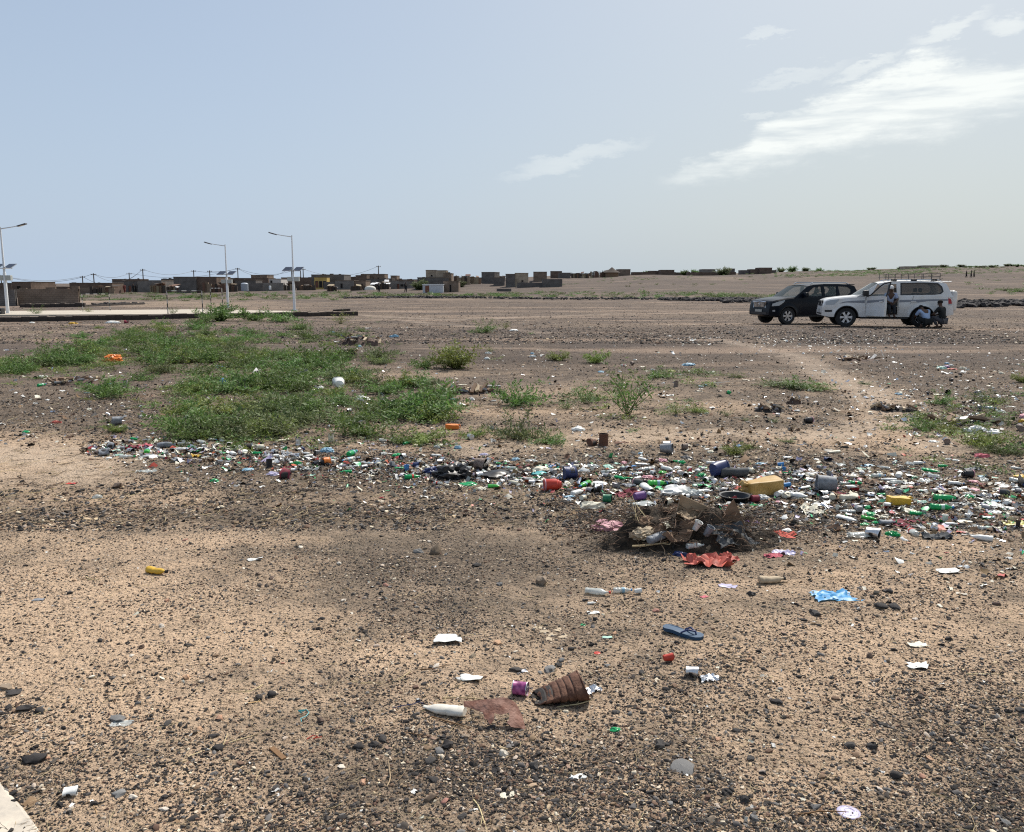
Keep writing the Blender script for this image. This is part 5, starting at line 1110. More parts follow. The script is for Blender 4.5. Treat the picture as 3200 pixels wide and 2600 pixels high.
SPEC = [(1420, 1152, 165, 'T', 1.15, 'largest round green bush standing on the dark mound'), (1330, 1150, 110, 'L', 1, 'low bush touching the left side of the largest round one'), (1515, 1040, 95, 'L', .9, 'small lone bush on the bare plain beyond the round one'), (1580, 1028, 60, 'S', 1, 'thin upright sprig right of the lone bush on the plain'),
 (1742, 1126, 85, 'T', .8, 'small dark bush left of its twin on the stony strip'), (1860, 1134, 90, 'T', 1, 'small dark bush right of its twin on the stony strip'), (1530, 1100, 50, 'S', 1, 'tiny sprig right of the largest round bush'), (1615, 1266, 185, 'L', 1.25, 'dense sprawling bush with long arms in the middle'),
 (1960, 1296, 250, 'S', 1.45, 'open yellow green bush with bare branching stems'), (1830, 1262, 150, 'S', .9, 'thin spreading shrub left of the open yellow green bush'), (1770, 1278, 110, 'S', .8, 'low pale sprig patch left of the bare stems'), (2110, 1296, 130, 'S', .8, 'low shrub with a pale scrap right of the open bush'), (2180, 1290, 90, 'L', 1.0, 'small feathery bush right of the pale scrap'),
 (1620, 1372, 200, 'L', 1.15, 'flat bush just behind the litter at centre'), (1480, 1365, 110, 'L', .9, 'small flat bush right of the orange jug'), (1720, 1385, 130, 'L', .8, 'flat shrub arm left of the rusty cans'), (1250, 1385, 120, 'L', .8, 'low tuft above the litter right of the green mat'),
 (2295, 1418, 95, 'T', .9, 'dark green tuft with a blue rag in it behind the jerrycan'), (2340, 1400, 70, 'L', .8, 'little tuft right of the blue rag'), (2460, 1382, 60, 'L', .7, 'tiny isolated tuft on the sand beyond the jerrycan'), (2060, 1180, 120, 'L', .7, 'low tuft below the blue cloth'), (2300, 1180, 60, 'L', .7, 'tiny tuft right of the yellow scrap'),
 (2490, 1215, 200, 'L', .55, 'flat green mat on the path side at right'), (2420, 1205, 120, 'L', .5, 'left end of the flat mat by the path'), (2560, 1218, 90, 'L', .6, 'right end of the flat mat by the path'), (2270, 1300, 70, 'S', .8, 'little sprig alone on the pale sand'), (2420, 1320, 60, 'S', .7, 'thin tuft beside the black pot like lump'), (2330, 1315, 50, 'S', .7, 'faint sprig on the sand left of the black lump'),
 (2945, 1262, 90, 'L', 1.1, 'green tuft right of the burnt heap'), (2965, 1290, 70, 'S', 1.0, 'sprig below the tuft right of the burnt heap'), (3085, 1255, 120, 'L', .8, 'flat bush far right among white flecks'), (2880, 1345, 120, 'L', 1, 'leaning green shrub on the litter patch at right'), (2960, 1345, 110, 'L', .9, 'second green shrub on the litter patch at right'),
 (3080, 1395, 150, 'L', 1, 'broad low bush near the right edge'), (3150, 1330, 60, 'S', 1.6, 'tall thin sprig by the pink cloth at right'), (3195, 1195, 70, 'T', 1, 'dark tuft cut by the right picture edge'), (3110, 1415, 120, 'L', .8, 'low growth just above the pink bag'), (3170, 1420, 110, 'L', .9, 'low growth in the right edge corner beyond the litter'),
 (365, 1350, 75, 'T', .9, 'small bush with a box beside it at left'), (690, 1003, 140, 'T', .9, 'leafy shrub growing over the black kerb'), (790, 1002, 120, 'L', 1, 'shrub right of the one over the kerb'), (880, 1006, 120, 'L', .9, 'shrub below the rightmost lamp'), (640, 1008, 90, 'L', 1, 'shrub left of the one over the kerb'),
 (115, 985, 80, 'S', .8, 'sprig on the court edge by the leftmost lamp'), (540, 985, 55, 'S', 1.2, 'sprig with white rag on the court edge'), (275, 980, 50, 'S', 1, 'dry sprig left on the court edge'), (610, 984, 40, 'S', 1.2, 'thin dry sprig by the right goal post'), (1065, 1012, 100, 'S', .9, 'open shrub right of the green mat near the kerb end'),
 (940, 1030, 90, 'L', .8, 'shrub at the far right tip of the green mat'), (2700, 1200, 50, 'L', .5, 'tiny flat tuft on the dark ground right of the path')]
KD = {'T': TALL, 'L': LOW, 'S': SPAR, 'D': DENSE}
for px, py, wv, k, fl, lab in SPEC: plant(px, py, wv, KD[k], lab, flat=fl)
# the broad green mat: each sprawling seedling on its own
MAT = [((0, 1165), (330, 1105), 36, 'at the left edge of the green mat'), ((300, 1100), (760, 1030), 54, 'in the far upper part of the green mat'), ((330, 1135), (800, 1085), 46, 'in the thick middle of the green mat'), ((760, 1085), (1160, 1030), 14, 'in the far right part of the green mat'), ((780, 1195), (1150, 1120), 34, 'in the right lobe of the green mat'),
       ((380, 1235), (800, 1180), 10, 'in the thin strip below the green mat'), ((540, 1365), (930, 1290), 20, 'in the near patch just behind the litter'), ((640, 1290), (1000, 1230), 10, 'between the near patch and the mat'), ((930, 1330), (1350, 1190), 19, 'in the right patch round the clear bag'), ((1180, 1330), (1400, 1260), 9, 'at the right end of the right patch')]
MSEED = []
for (p0, p1, n, where) in MAT:
    for k in range(n):
        t_ = min(1.1, max(-.1, random.gauss(.5, .33))); px = p0[0] + (p1[0] - p0[0]) * t_; lo, hi = min(p0[1], p1[1]), max(p0[1], p1[1]); py = random.gauss((lo + hi) / 2, (hi - lo) * .38)
        if where.startswith('at the left'): py = 1165 - t_ * 50 + random.uniform(-22, 10)
        g = G(px, py); wv = random.uniform(.5, .95) * F / g.y
        sz_ = random.choice(['small', 'low', 'broad']); wv *= {'small': .75, 'low': 1.0, 'broad': 1.3}[sz_]
        MSEED.append((px, py, '%s feathery seedling %s' % (sz_, where), plant(px, py, wv, LOW, '%s feathery seedling %s' % (sz_, where), flat=random.uniform(.6, 1.1), name='seedling', cat='seedling', group='feathery green seedlings of the mat')))
# ground cover between them
def cover(name, areas, smin, smax, label, protos, kk=None):
    px = np.concatenate([rng.normal((a[0] + a[1]) / 2, (a[1] - a[0]) / 3.1, a[4]) for a in areas]); py = np.concatenate([rng.normal((a[2] + a[3]) / 2, (a[3] - a[2]) / 2.8 + 1, a[4]) for a in areas])
    x, y, z = ground(px, py)
    if kk is not None:
        y = np.concatenate([rng.uniform(a[5], a[6], a[4]) for a in areas]); x = (px - CX) / F * y; z = gz(x, y)
    n = len(x); c_ = clumpy(x * .6, y * .35); k = rng.random(n) < .05 + 1.1 * c_ ** 2.5; x, y, z = x[k], y[k], z[k]; n = len(x)
    s = rng.uniform(smin, smax, n)
    scatter(name, np.stack([x, y, z - .01], 1), np.stack([np.zeros(n), np.zeros(n), rng.uniform(0, 6.28, n)], 1), np.stack([s, s, s * rng.uniform(.4, .9, n)], 1), rng.integers(0, len(protos), n), protos, label, 'ground cover')
SPRIG = [b_[1] for b_ in [bush(60 + k, 7, 1.0, .5, .22, 9, (0, 2, 1)[k % 3]) for k in range(6)]]
cover('green_cover', [(0, 340, 1120, 1172, 600), (280, 1150, 1035, 1110, 1200), (300, 900, 1100, 1150, 650), (760, 1160, 1110, 1215, 500), (360, 1000, 1180, 1300, 300), (520, 1000, 1285, 1375, 240), (930, 1420, 1180, 1345, 260), (700, 1250, 1350, 1400, 120), (1700, 2120, 1215, 1290, 160), (1900, 2250, 1165, 1200, 160), (2850, 3300, 1230, 1420, 420), (550, 1000, 990, 1020, 160)],
      .10, .30, 'low green growth filling in between the seedlings', SPRIG)
FARK = [b_[1] for b_ in [bush(80 + k, 9, 1.0, .5, .3, 9, (0, 2, 2)[k % 3]) for k in range(4)]]
cover('far_green_cover', [(240, 700, 0, 1, 260, 105, 150), (700, 1000, 0, 1, 120, 95, 160), (950, 1950, 0, 1, 900, 112, 138), (2050, 2420, 0, 1, 420, 108, 128), (2400, 2950, 0, 1, 1700, 215, 300), (2440, 2520, 0, 1, 60, 95, 120), (1700, 2350, 0, 1, 160, 160, 260), (3080, 3300, 0, 1, 200, 120, 140), (2600, 3300, 0, 1, 1100, 225, 322), (2950, 3300, 0, 1, 80, 150, 240)],
      .4, 1.0, 'green growth in strips across the far ground and hillside', FARK, 1)
# bushes in the far strips, and trees on the ridge
FAR_B = []
for k, (px, d, wv) in enumerate(((1020, 128, 40), (1060, 126, 34), (1120, 130, 30), (1450, 132, 38), (1505, 126, 46), (1560, 130, 50), (1610, 127, 44), (1680, 131, 52), (1740, 126, 38), (1850, 128, 44), (1930, 125, 34), (2020, 122, 30), (2140, 118, 44), (2240, 116, 50), (2330, 118, 34), (2455, 104, 60), (2480, 110, 44), (590, 120, 40), (620, 118, 44), (660, 122, 50), (480, 135, 44), (420, 140, 36), (3140, 128, 40))):
    plant(px, 930, wv, LOW, 'x', depth=d, flat=.8, group='bushes of the far green strips')
    wh = [w_ for a_, w_ in ((500, 'below the three doorway house'), (700, 'below the big dark block'), (1200, 'left of the white container'), (1520, 'right of the brown house with open door'), (1620, 'below the twin house'), (1760, 'below the roofless house'), (2100, 'below the ridge huts'), (2400, 'left of the dark car'), (2600, 'behind the dark car roof'), (9999, 'right of the white car')) if px < a_][0]
    FAR_B.append((px, 930, 'far low green bush ' + wh, PLAST[0]))
TR = [(1310, 872, 60, 158, 'dense dark green tree beside the tan upper storey'), (1360, 876, 30, 156, 'small green tree low before the tan storey'), (1262, 880, 30, 190, 'pale green tree between cube house and dark tree'), (1442, 872, 40, 196, 'green tree between brush shacks on the slope'), (2018, 853, 26, 288, 'ridge bush between the two long low houses'), (2140, 855, 34, 284, 'left dark tree of the ridge gap'), (2170, 853, 36, 286, 'right feathery tree of the ridge gap'),
      (2262, 852, 62, 268, 'flat topped acacia over the ridge walls'), (1180, 880, 26, 200, 'small bush behind the red brown house'), (1800, 862, 22, 272, 'small bush behind the brush shelters'), (2440, 852, 34, 285, 'first round tree right of the ridge houses'), (2475, 852, 40, 290, 'second round tree right of the ridge houses'), (2518, 851, 30, 292, 'dark tree further right on the ridge'), (2560, 852, 30, 290, 'tree just left of the dark car on the ridge')]
for px, py, wv, d, lab in TR: plant(px, py, wv, DENSE, lab, depth=d, flat=.85 if 'acacia' not in lab else .7, name='tree', cat='tree', group='trees among the houses')
SKY_T = []
for k in range(46):
    px = 2580 + k * 14.5 + random.uniform(-6, 6); wv = random.uniform(14, 34)
    wh = [w_ for a_, w_ in ((2640, 'above the dark car roof'), (2720, 'above the white car bonnet'), (2820, 'left of the hilltop houses'), (2890, 'beside the left hilltop house'), (2945, 'beside the right hilltop house'), (3060, 'above the three walking figures'), (3140, 'right of the walking figures'), (9999, 'at the right picture edge')) if px < a_][0]
    SKY_T.append((px, 850, '%s scrub tree on the skyline %s' % ('small' if wv < 24 else 'bigger', wh))); plant(px, 850, wv, DENSE, 'x', depth=random.uniform(300, 326), flat=random.uniform(.32, .55), name='tree', cat='tree', group='scrub trees of the skyline'); SKY_T[-1] += (PLAST[0],)
# ------------------------------------------------------------------ litter shapes
def crumple(V_, amp, s, seed):
    return [(x + amp * nv((x, y, z), s, seed), y + amp * nv((x, y, z), s, seed + 9), z + amp * nv((x, y, z), s, seed + 17)) for x, y, z in V_]
C3 = {'clear': mat('pet_clear', (.62, .66, .64), .18, alpha=.62, spec=.6), 'white': mat('plastic_white', (.74, .74, .71), .4, var=.06, vscale=12), 'cream2': mat('plastic_offwhite', (.70, .66, .58), .4, var=.08, vscale=6), 'cream': mat('plastic_cream', (.62, .58, .46), .5, var=.1, vscale=12), 'green': mat('plastic_green', (.03, .46, .17), .3, translucent=.35),
      'lightgreen': mat('pet_green', (.12, .60, .14), .25, translucent=.4), 'dgreen': mat('plastic_dark_green', (.02, .16, .08), .4), 'mint': mat('plastic_mint', (.38, .60, .50), .4), 'blue': mat('plastic_blue', (.05, .24, .55), .45), 'dblue': mat('plastic_navy', (.02, .035, .12), .45), 'lblue': mat('plastic_pale_blue', (.28, .48, .62), .45, translucent=.2),
      'sky': mat('plastic_sky', (.07, .36, .70), .45, translucent=.2), 'teal': mat('plastic_teal', (.06, .34, .36), .45), 'black': mat('plastic_black', (.014, .014, .017), .4), 'grey': mat('plastic_grey', (.20, .215, .24), .6, var=.3, vscale=5, detail=7), 'dgrey': mat('cloth_charcoal', (.07, .075, .08), .8), 'red': mat('plastic_red', (.52, .05, .03), .35), 'coral': mat('woven_coral', (.46, .11, .08), .6, var=.2, vscale=14),
      'maroon': mat('cloth_maroon', (.20, .025, .045), .8), 'pink': mat('cloth_pink', (.50, .12, .15), .8), 'lpink': mat('plastic_pink', (.60, .30, .34), .6), 'lilac': mat('plastic_lilac', (.45, .42, .58), .4), 'purple': mat('plastic_purple', (.16, .07, .24), .5), 'yellow': mat('plastic_yellow', (.62, .38, .04), .45, var=.12, vscale=6), 'orange': mat('plastic_orange', (.72, .20, .03), .45),
      'ochre': mat('jerrycan_ochre', (.36, .21, .045), .55, col2=(.50, .33, .12), vscale=4, detail=7), 'lyellow': mat('plastic_lemon', (.62, .58, .20), .45), 'brown': mat('wet_cardboard', (.20, .13, .085), .85, var=.2, vscale=8), 'card': mat('cardboard', (.34, .255, .17), .85, var=.12, vscale=5), 'tan': mat('tan_paper', (.45, .36, .25), .8, var=.1, vscale=9),
      'tin': mat('tinplate', (.62, .62, .63), .32, metal=.85, var=.15, vscale=20), 'dtin': mat('tin_dull', (.28, .28, .29), .5, metal=.6, var=.3, vscale=14), 'rust': mat('rust', (.075, .032, .02), .85, col2=(.19, .095, .06), vscale=26, bump=.4, bscale=90), 'rusttin': mat('rusty_tin', (.10, .055, .04), .7, col2=(.32, .26, .22), vscale=18), 'foil': mat('foil', (.78, .78, .8), .22, metal=1, bump=.15, bscale=20),
      'inside': mat('can_inside', (.035, .03, .028), .8), 'sock': mat('sole_blue', (.02, .065, .13), .6), 'mesh': mat('net_red', (.55, .10, .07), .8), 'wood': mat('wood_warm', (.46, .29, .13), .7, var=.2, vscale=20), 'dwood': mat('wood_brown', (.20, .11, .05), .8, var=.2, vscale=20), 'straw': SM[0]}
NAMEC = {'clear': 'clear', 'white': 'white', 'cream': 'cream', 'green': 'green', 'lightgreen': 'bright green', 'dgreen': 'dark green', 'mint': 'mint green', 'blue': 'blue', 'dblue': 'navy', 'lblue': 'pale blue', 'teal': 'teal', 'black': 'black', 'grey': 'grey', 'dgrey': 'charcoal', 'red': 'red', 'coral': 'coral', 'maroon': 'maroon', 'pink': 'pink', 'lpink': 'pale pink',
         'lilac': 'lilac', 'purple': 'purple', 'yellow': 'yellow', 'orange': 'orange', 'ochre': 'ochre', 'lyellow': 'lemon yellow', 'brown': 'brown', 'card': 'tan', 'tan': 'tan', 'tin': 'silver', 'dtin': 'dull grey', 'rust': 'rusty', 'rusttin': 'rust stained', 'foil': 'shiny', 'straw': 'pale dry', 'wood': 'ochre', 'dwood': 'brown', 'mesh': 'red net', 'sock': 'blue', 'inside': 'dark'}
SH = {}
def key(f):
    def g(*a):
        k = (f.__name__,) + a
        if k not in SH: SH[k] = f(*a)
        return SH[k]
    return g
# every shape is about one unit long along x and rests on z = 0; returns [(part name or None for the body, mesh)]
@key
def bottle(c, v):
    r_ = random.Random(v); n = 14; cr = r_.uniform(.1, .55) if v % 3 else .08; ln = 1.0; R0 = .155
    prof = [(.001, 0), (R0 * .8, 0), (R0, .05), (R0, .14), (R0 * .94, .17), (R0, .2), (R0, .33), (R0 * .92, .38), (R0, .43), (R0 * .99, .6), (R0 * .8, .72), (R0 * .45, .83), (R0 * .34, .88), (R0 * .36, .93), (R0 * .34, .96)]
    V_, F_ = lathe(prof, n, (False, False)); V_ = [(z - .5, y, x) for x, y, z in V_]
    def sq(V_): 
        V_ = crumple(V_, .07 * cr * 2, 5, v); return [(x, y * (1 + cr * .25), z * (1 - cr * .7 * (1 - min(1, abs(x) * 2) ** 6))) for x, y, z in V_]
    V2 = sq(V_); z0 = min(q[2] for q in V2); V2 = [(a, b_, z - z0) for a, b_, z in V2]
    out_ = [(None, me_from('bottle', V2, F_, [C3[c]], smooth=50))]
    cc = r_.choice(['white', 'blue', 'green', 'red', 'black']); Vc, Fc = lathe([(.001, .925), (.07, .925), (.07, .995), (.06, 1.0), (.001, 1.0)], 12, (False, False)); Vc = sq([(z - .5, y, x) for x, y, z in Vc])
    if v % 4: out_.append(('cap', me_from('cap', [(a, b_, z - z0) for a, b_, z in Vc], Fc, [C3[cc]], smooth=40)))
    if c in ('clear', 'lightgreen', 'green') and v % 2:
        lc = r_.choice(['white', 'lblue', 'red', 'mint']); Vl, Fl = lathe([(R0 * 1.03, .44), (R0 * 1.03, .58)], n, (False, False)); Vl = sq([(z - .5, y, x) for x, y, z in Vl]); out_.append(('paper_label', me_from('bottle_label', [(a, b_, z - z0) for a, b_, z in Vl], Fl, [C3[lc]], smooth=60)))
    return out_
@key
def can(c, v):
    r_ = random.Random(v); L_ = r_.choice([.62, .75, .9]); R0 = .36; n = 18; prof = [(.001, .02), (R0 * .93, .02), (R0 * .96, 0), (R0 * 1.02, 0), (R0 * 1.02, .03), (R0, .05)]
    for k in range(5): prof += [(R0, L_ * (.2 + .12 * k)), (R0 * .97, L_ * (.24 + .12 * k))]
    prof += [(R0, L_ - .06), (R0 * 1.02, L_ - .03), (R0 * 1.02, L_), (R0 * .96, L_)]
    ins = [(R0 * .94, L_ - .02), (R0 * .94, .06), (.001, .05)]
    up = v % 5 == 0; dn = r_.uniform(.0, .14) if v % 2 else .2
    def tr_(V_):
        V_ = crumple(V_, dn, 1.6, v)
        return V_ if up else [(z - L_ / 2, y, x * (1 - dn * .8)) for x, y, z in V_]
    a_, fa = lathe(prof, n, (False, False)); b_, fb = lathe(ins, n, (False, False)); a_, b_ = tr_(a_), tr_(b_); z0 = min(q[2] for q in a_)
    sh_ = lambda V_: [(x, y, z - z0) for x, y, z in V_]
    out_ = [(None, me_from('can', sh_(a_), fa, [C3[c]], smooth=35)), ('inside', me_from('can_inside', sh_(b_), fb, [C3['inside']], smooth=35))]
    if v % 3 == 0:
        V_, F_ = lathe([(.001, 0), (R0 * .9, 0), (R0 * .92, .012), (.001, .015)], 16, (False, False)); V_ = [(x, y, z) for x, y, z in V_]; Mx = Matrix.Translation((L_ / 2 + .02, .1, R0 * 1.25)) @ Matrix.Rotation(-1.0, 4, 'Y')
        if not up: out_.append(('lid', me_from('can_lid', [tuple(Mx @ Vector(q)) for q in V_], F_, [C3['tin']], smooth=40)))
    return out_
@key
def bag(c, v):
    r_ = random.Random(v); V_, F_ = ico(4 if v % 2 else 3); sx_, sy_, sz_ = r_.uniform(.4, .55), r_.uniform(.22, .4), r_.uniform(.14, .3)
    o_ = []
    for q in V_:
        rg = 1 + .30 * nv(q, 1.4, v) + .22 * (1 - abs(nv(q, 3.2, v + 5)) * 3) + .10 * nv(q, 7, v + 3); o_.append((q[0] * sx_ * rg, q[1] * sy_ * rg, max(-.04, q[2] * sz_ * rg)))
    return [(None, me_from('bag', drop(o_), F_, [C3[c]], smooth=42))]
@key
def sheet(c, v):
    r_ = random.Random(v); V_, F_ = gridm(14, 10); o_ = []
    for q in V_:
        e = 1 + .35 * nv(q, 3, v); x, y = q[0] * e, q[1] * r_.uniform(.58, .62) * e; fold = abs(nv((x, y, 0), 4.5, v + 2)) * .30 + .10 * abs(nv((x, y, 0), 11, v)) 
        o_.append((x, y, .015 + fold + .06 * nv((x, y, 0), 2, v)))
    return [(None, me_from('sheet', drop(o_), F_, [C3[c]], smooth=38))]
@key
def scrap(c, v):
    V_, F_ = gridm(5, 4); o_ = []
    for q in V_: e = 1 + .6 * nv(q, 2.4, v); o_.append((q[0] * e, q[1] * .6 * e, .10 * nv(q, 3, v) + .05 * nv(q, 8, v)))
    o_ = drop(o_); n = len(o_); return [(None, me_from('scrap', o_ + [(x, y, z + .012) for x, y, z in o_], F_ + [[i + n for i in f[::-1]] for f in F_], [C3[c]], smooth=30))]
@key
def board(c, v):
    r_ = random.Random(v); mb = MB(); a = r_.uniform(.1, .6)
    mb.add(box(-.5, .05, -.25, .25, 0, .02), 0); mb.add(box(0, .5, -.25, .25, 0, .02), 0, Matrix.Translation((.05, 0, .004)) @ Matrix.Rotation(-a, 4, 'Y') @ Matrix.Rotation(.1, 4, 'Z'))
    return [(None, mb.mesh('board', C3[c]))]
@key
def stick(c, v):
    r_ = random.Random(v); P = [Vector((-.5, 0, .02))]; d = Vector((1, r_.uniform(-.3, .3), 0)).normalized()
    for k in range(6): d = (d + Vector((0, r_.uniform(-.25, .25), r_.uniform(-.1, .1)))).normalized(); q = P[-1] + d / 6; q.z = max(q.z, .015); P.append(q)
    mb = MB(); mb.add(tube(P, [.016, .016, .014, .013, .011, .009, .005], 6))
    if v % 2: mb.add(tube([P[3], P[3] + Vector((.12, .12 * r_.choice((-1, 1)), .03)), P[3] + Vector((.2, .22 * r_.choice((-1, 1)), .02))], [.009, .007, .003], 5))
    return [(None, mb.mesh('stick', C3[c], 60))]
@key
def cup(c, v):
    V_, F_ = lathe([(.001, 0), (.26, 0), (.3, .35), (.36, .8), (.38, .82), (.38, .85), (.34, .84), (.27, .1), (.001, .06)], 16, (False, False)); 
    if v % 2: V_ = crumple([(z - .4, y, x) for x, y, z in V_], .12, 2, v)
    else: V_ = crumple(V_, .06, 2, v)
    return [(None, me_from('cup', drop(V_), F_, [C3[c]], smooth=35))]
@key
def jerrycan(c, v):
    bm = bmesh.new(); V_, F_ = box(-.5, .36, -.22, .22, 0, .5); vs_ = [bm.verts.new(q) for q in V_]
    for f in F_: bm.faces.new([vs_[i] for i in f])
    for q in bm.verts:
        if q.co.x > 0 and q.co.z > .3: q.co.z -= .10
    bmesh.ops.bevel(bm, geom=bm.edges[:], offset=.07, segments=4, affect='EDGES', profile=.6); bmesh.ops.subdivide_edges(bm, edges=[e for e in bm.edges if e.calc_length() > .2], cuts=7, use_grid_fill=True)
    bm.verts.index_update(); V2 = [tuple(q.co) for q in bm.verts]; F2 = [[q.index for q in f.verts] for f in bm.faces]; bm.free()
    V2 = [(x, y * (1 - .10 * max(0, 1 - abs((x + .28) / .02)) - .10 * max(0, 1 - abs((x - .1) / .02))), z + .05 * nv((x, y, z), 2.2, v)) for x, y, z in V2]
    out_ = [(None, me_from('jerrycan', V2, F2, [C3[c]], smooth=40))]
    out_.append(('handle', MB().add(tube([(.30, 0, .40), (.42, 0, .44), (.50, 0, .34), (.50, 0, .2), (.42, 0, .12), (.34, 0, .14)], [.04, .035, .03, .03, .035, .04], 8)).mesh('jerry_handle', C3[c], 60)))
    out_.append(('spout', MB().add(lathe([(.06, 0), (.06, .08), (.075, .085), (.075, .14), (.001, .14)], 12, (True, False)), 0, Matrix.Translation((.34, .08, .34)) @ Matrix.Rotation(1.2, 4, 'Y')).mesh('jerry_spout', C3[c], 40)))
    return out_
@key
def bucket(c, v):
    V_, F_ = lathe([(.001, 0), (.30, 0), (.36, .45), (.40, .9), (.425, .9), (.425, .96), (.39, .96), (.34, .46), (.28, .05), (.001, .04)], 24, (False, False)); V_ = [(z - .48, y, x) for x, y, z in V_]; V_ = crumple(V_, .05 + .04 * (v % 3), 1.8, v); z0 = min(q[2] for q in V_)
    out_ = [(None, me_from('bucket', [(x, y, z - z0) for x, y, z in V_], F_, [C3[c]], smooth=35))]
    out_.append(('rim', MB().add(tube([(.44, .43 * math.cos(a), .43 * math.sin(a)) for a in np.linspace(0, 2 * math.pi, 25)], .016, 6), 0, Matrix.Translation((0, 0, -z0))).mesh('bucket_rim', C3['grey'], 60)))
    out_.append(('handle', MB().add(tube([(.40 + .2 * math.sin(a), .43 * math.cos(a), .43 * 0 + .02 - .25 * math.sin(a)) for a in np.linspace(0, math.pi, 13)], .010, 5), 0, Matrix.Translation((0, 0, -z0))).mesh('bucket_handle', C3['dtin'], 60)))
    return out_
@key
def basin(c, v):
    V_, F_ = lathe([(.001, 0), (.34, 0), (.44, .16), (.50, .17), (.50, .20), (.43, .19), (.33, .03), (.001, .03)], 28, (False, False)); return [(None, me_from('basin', V_, F_, [C3[c]], smooth=35)), ('handle', MB().add(tube([(.48, -.08, .18), (.56, -.05, .19), (.56, .05, .19), (.48, .08, .18)], .014, 6)).mesh('basin_handle', C3[c]))]
@key
def lid(c, v):
    V_, F_ = lathe([(.001, .085), (.2, .085), (.21, .095), (.33, .095), (.34, .085), (.46, .08), (.5, .05), (.5, 0), (.48, 0), (.47, .05), (.001, .06)], 28, (False, False)); return [(None, me_from('lid', V_, F_, [C3[c]], smooth=35))]
@key
def jar(c, v):
    V_, F_ = lathe([(.001, 0), (.27, 0), (.29, .04), (.29, .55), (.24, .62), (.24, .68), (.2, .72), (.17, .72), (.17, .8), (.001, .8)], 22, (False, False)); V_ = [(.4 - z, y, x) for x, y, z in V_]; return [(None, me_from('jar', drop(V_), F_, [C3[c]], smooth=35)), ('rim', me_from('jar_rim', drop([(.44 - z, y, x) for x, y, z in lathe([(.285, .0), (.305, .0), (.305, .06), (.285, .06)], 22, (False, False))[0]]), lathe([(.285, .0), (.305, .0), (.305, .06), (.285, .06)], 22, (False, False))[1], [C3['lpink']], smooth=35))]
@key
def roll(c, v):
    P = [(-.5, 0, .16), (-.2, .03, .17), (.1, -.02, .16), (.5, .02, .15)]; mb = MB(); mb.add(tube(P, [.15, .16, .155, .14], 14, False)); mb.add(tube([(P[0][0] + .01, 0, .16), (P[-1][0] - .01, .02, .15)], [.13, .12], 14)); V_ = crumple(mb.V, .06, 3, v); return [(None, me_from('roll', drop(V_), mb.F, [C3[c]], smooth=50))]
@key
def tyre(c, v):
    return [(None, MB().add(lathe([(.30, -.1), (.46, -.12), (.5, -.08), (.5, .08), (.46, .12), (.30, .1), (.29, 0), (.30, -.1)], 28, (False, False)), 0, Matrix.Translation((0, 0, .5)) @ Matrix.Rotation(math.pi / 2, 4, 'X')).mesh('tyre_ring', TYRE, 40))]
KIND = dict(bottle=(bottle, .24, 'bottle', 'plastic_bottle', 'plastic bottle'), can=(can, .105, 'can', 'tin_can', 'tin can'), bag=(bag, .26, 'bag', 'plastic_bag', 'crumpled plastic bag'), sheet=(sheet, .34, 'cloth', 'rag', 'crumpled cloth'), scrap=(scrap, .13, 'scrap', 'scrap', 'torn scrap'), board=(board, .28, 'cardboard', 'cardboard_piece', 'cardboard piece'),
            stick=(stick, .35, 'stick', 'stick', 'dry stick'), cup=(cup, .085, 'cup', 'cup', 'plastic cup'), jerrycan=(jerrycan, .4, 'jerrycan', 'jerrycan', 'jerrycan'), bucket=(bucket, .27, 'bucket', 'bucket', 'bucket'), basin=(basin, .3, 'basin', 'basin', 'basin'), lid=(lid, .09, 'lid', 'lid', 'plastic lid'), jar=(jar, .18, 'jar', 'jar', 'jar'), roll=(roll, .4, 'roll', 'roll', 'rolled mat'), tyre=(tyre, .5, 'tyre', 'tyre', 'tyre'))
OCC = []
def item(kind, c, v, px, py, label, wpx=None, yaw=0.0, tilt=(0, 0), group=None, zs=1.0, depth=None, lift=0.0):
    fn, nat, cat, nm, _ = KIND[kind]; g = G(px, py, depth)
    s = nat if wpx is None else wpx / F * g.y / ((.55 + .45 * abs(math.cos(yaw))) if kind in ('bottle', 'stick', 'sheet', 'roll', 'jerrycan') else 1)
    parts_ = fn(c, v); body = None
    for pn, me in parts_:
        if pn is None:
            body = ob(nm, me, None, (g.x, g.y, g.z + lift - .012 * s), (tilt[0], tilt[1], yaw), (s, s, s * zs)); tag(body, label, cat, group)
        else: ob(pn, me, body)
    OCC.append((px, py, s / g.y * F)); return body
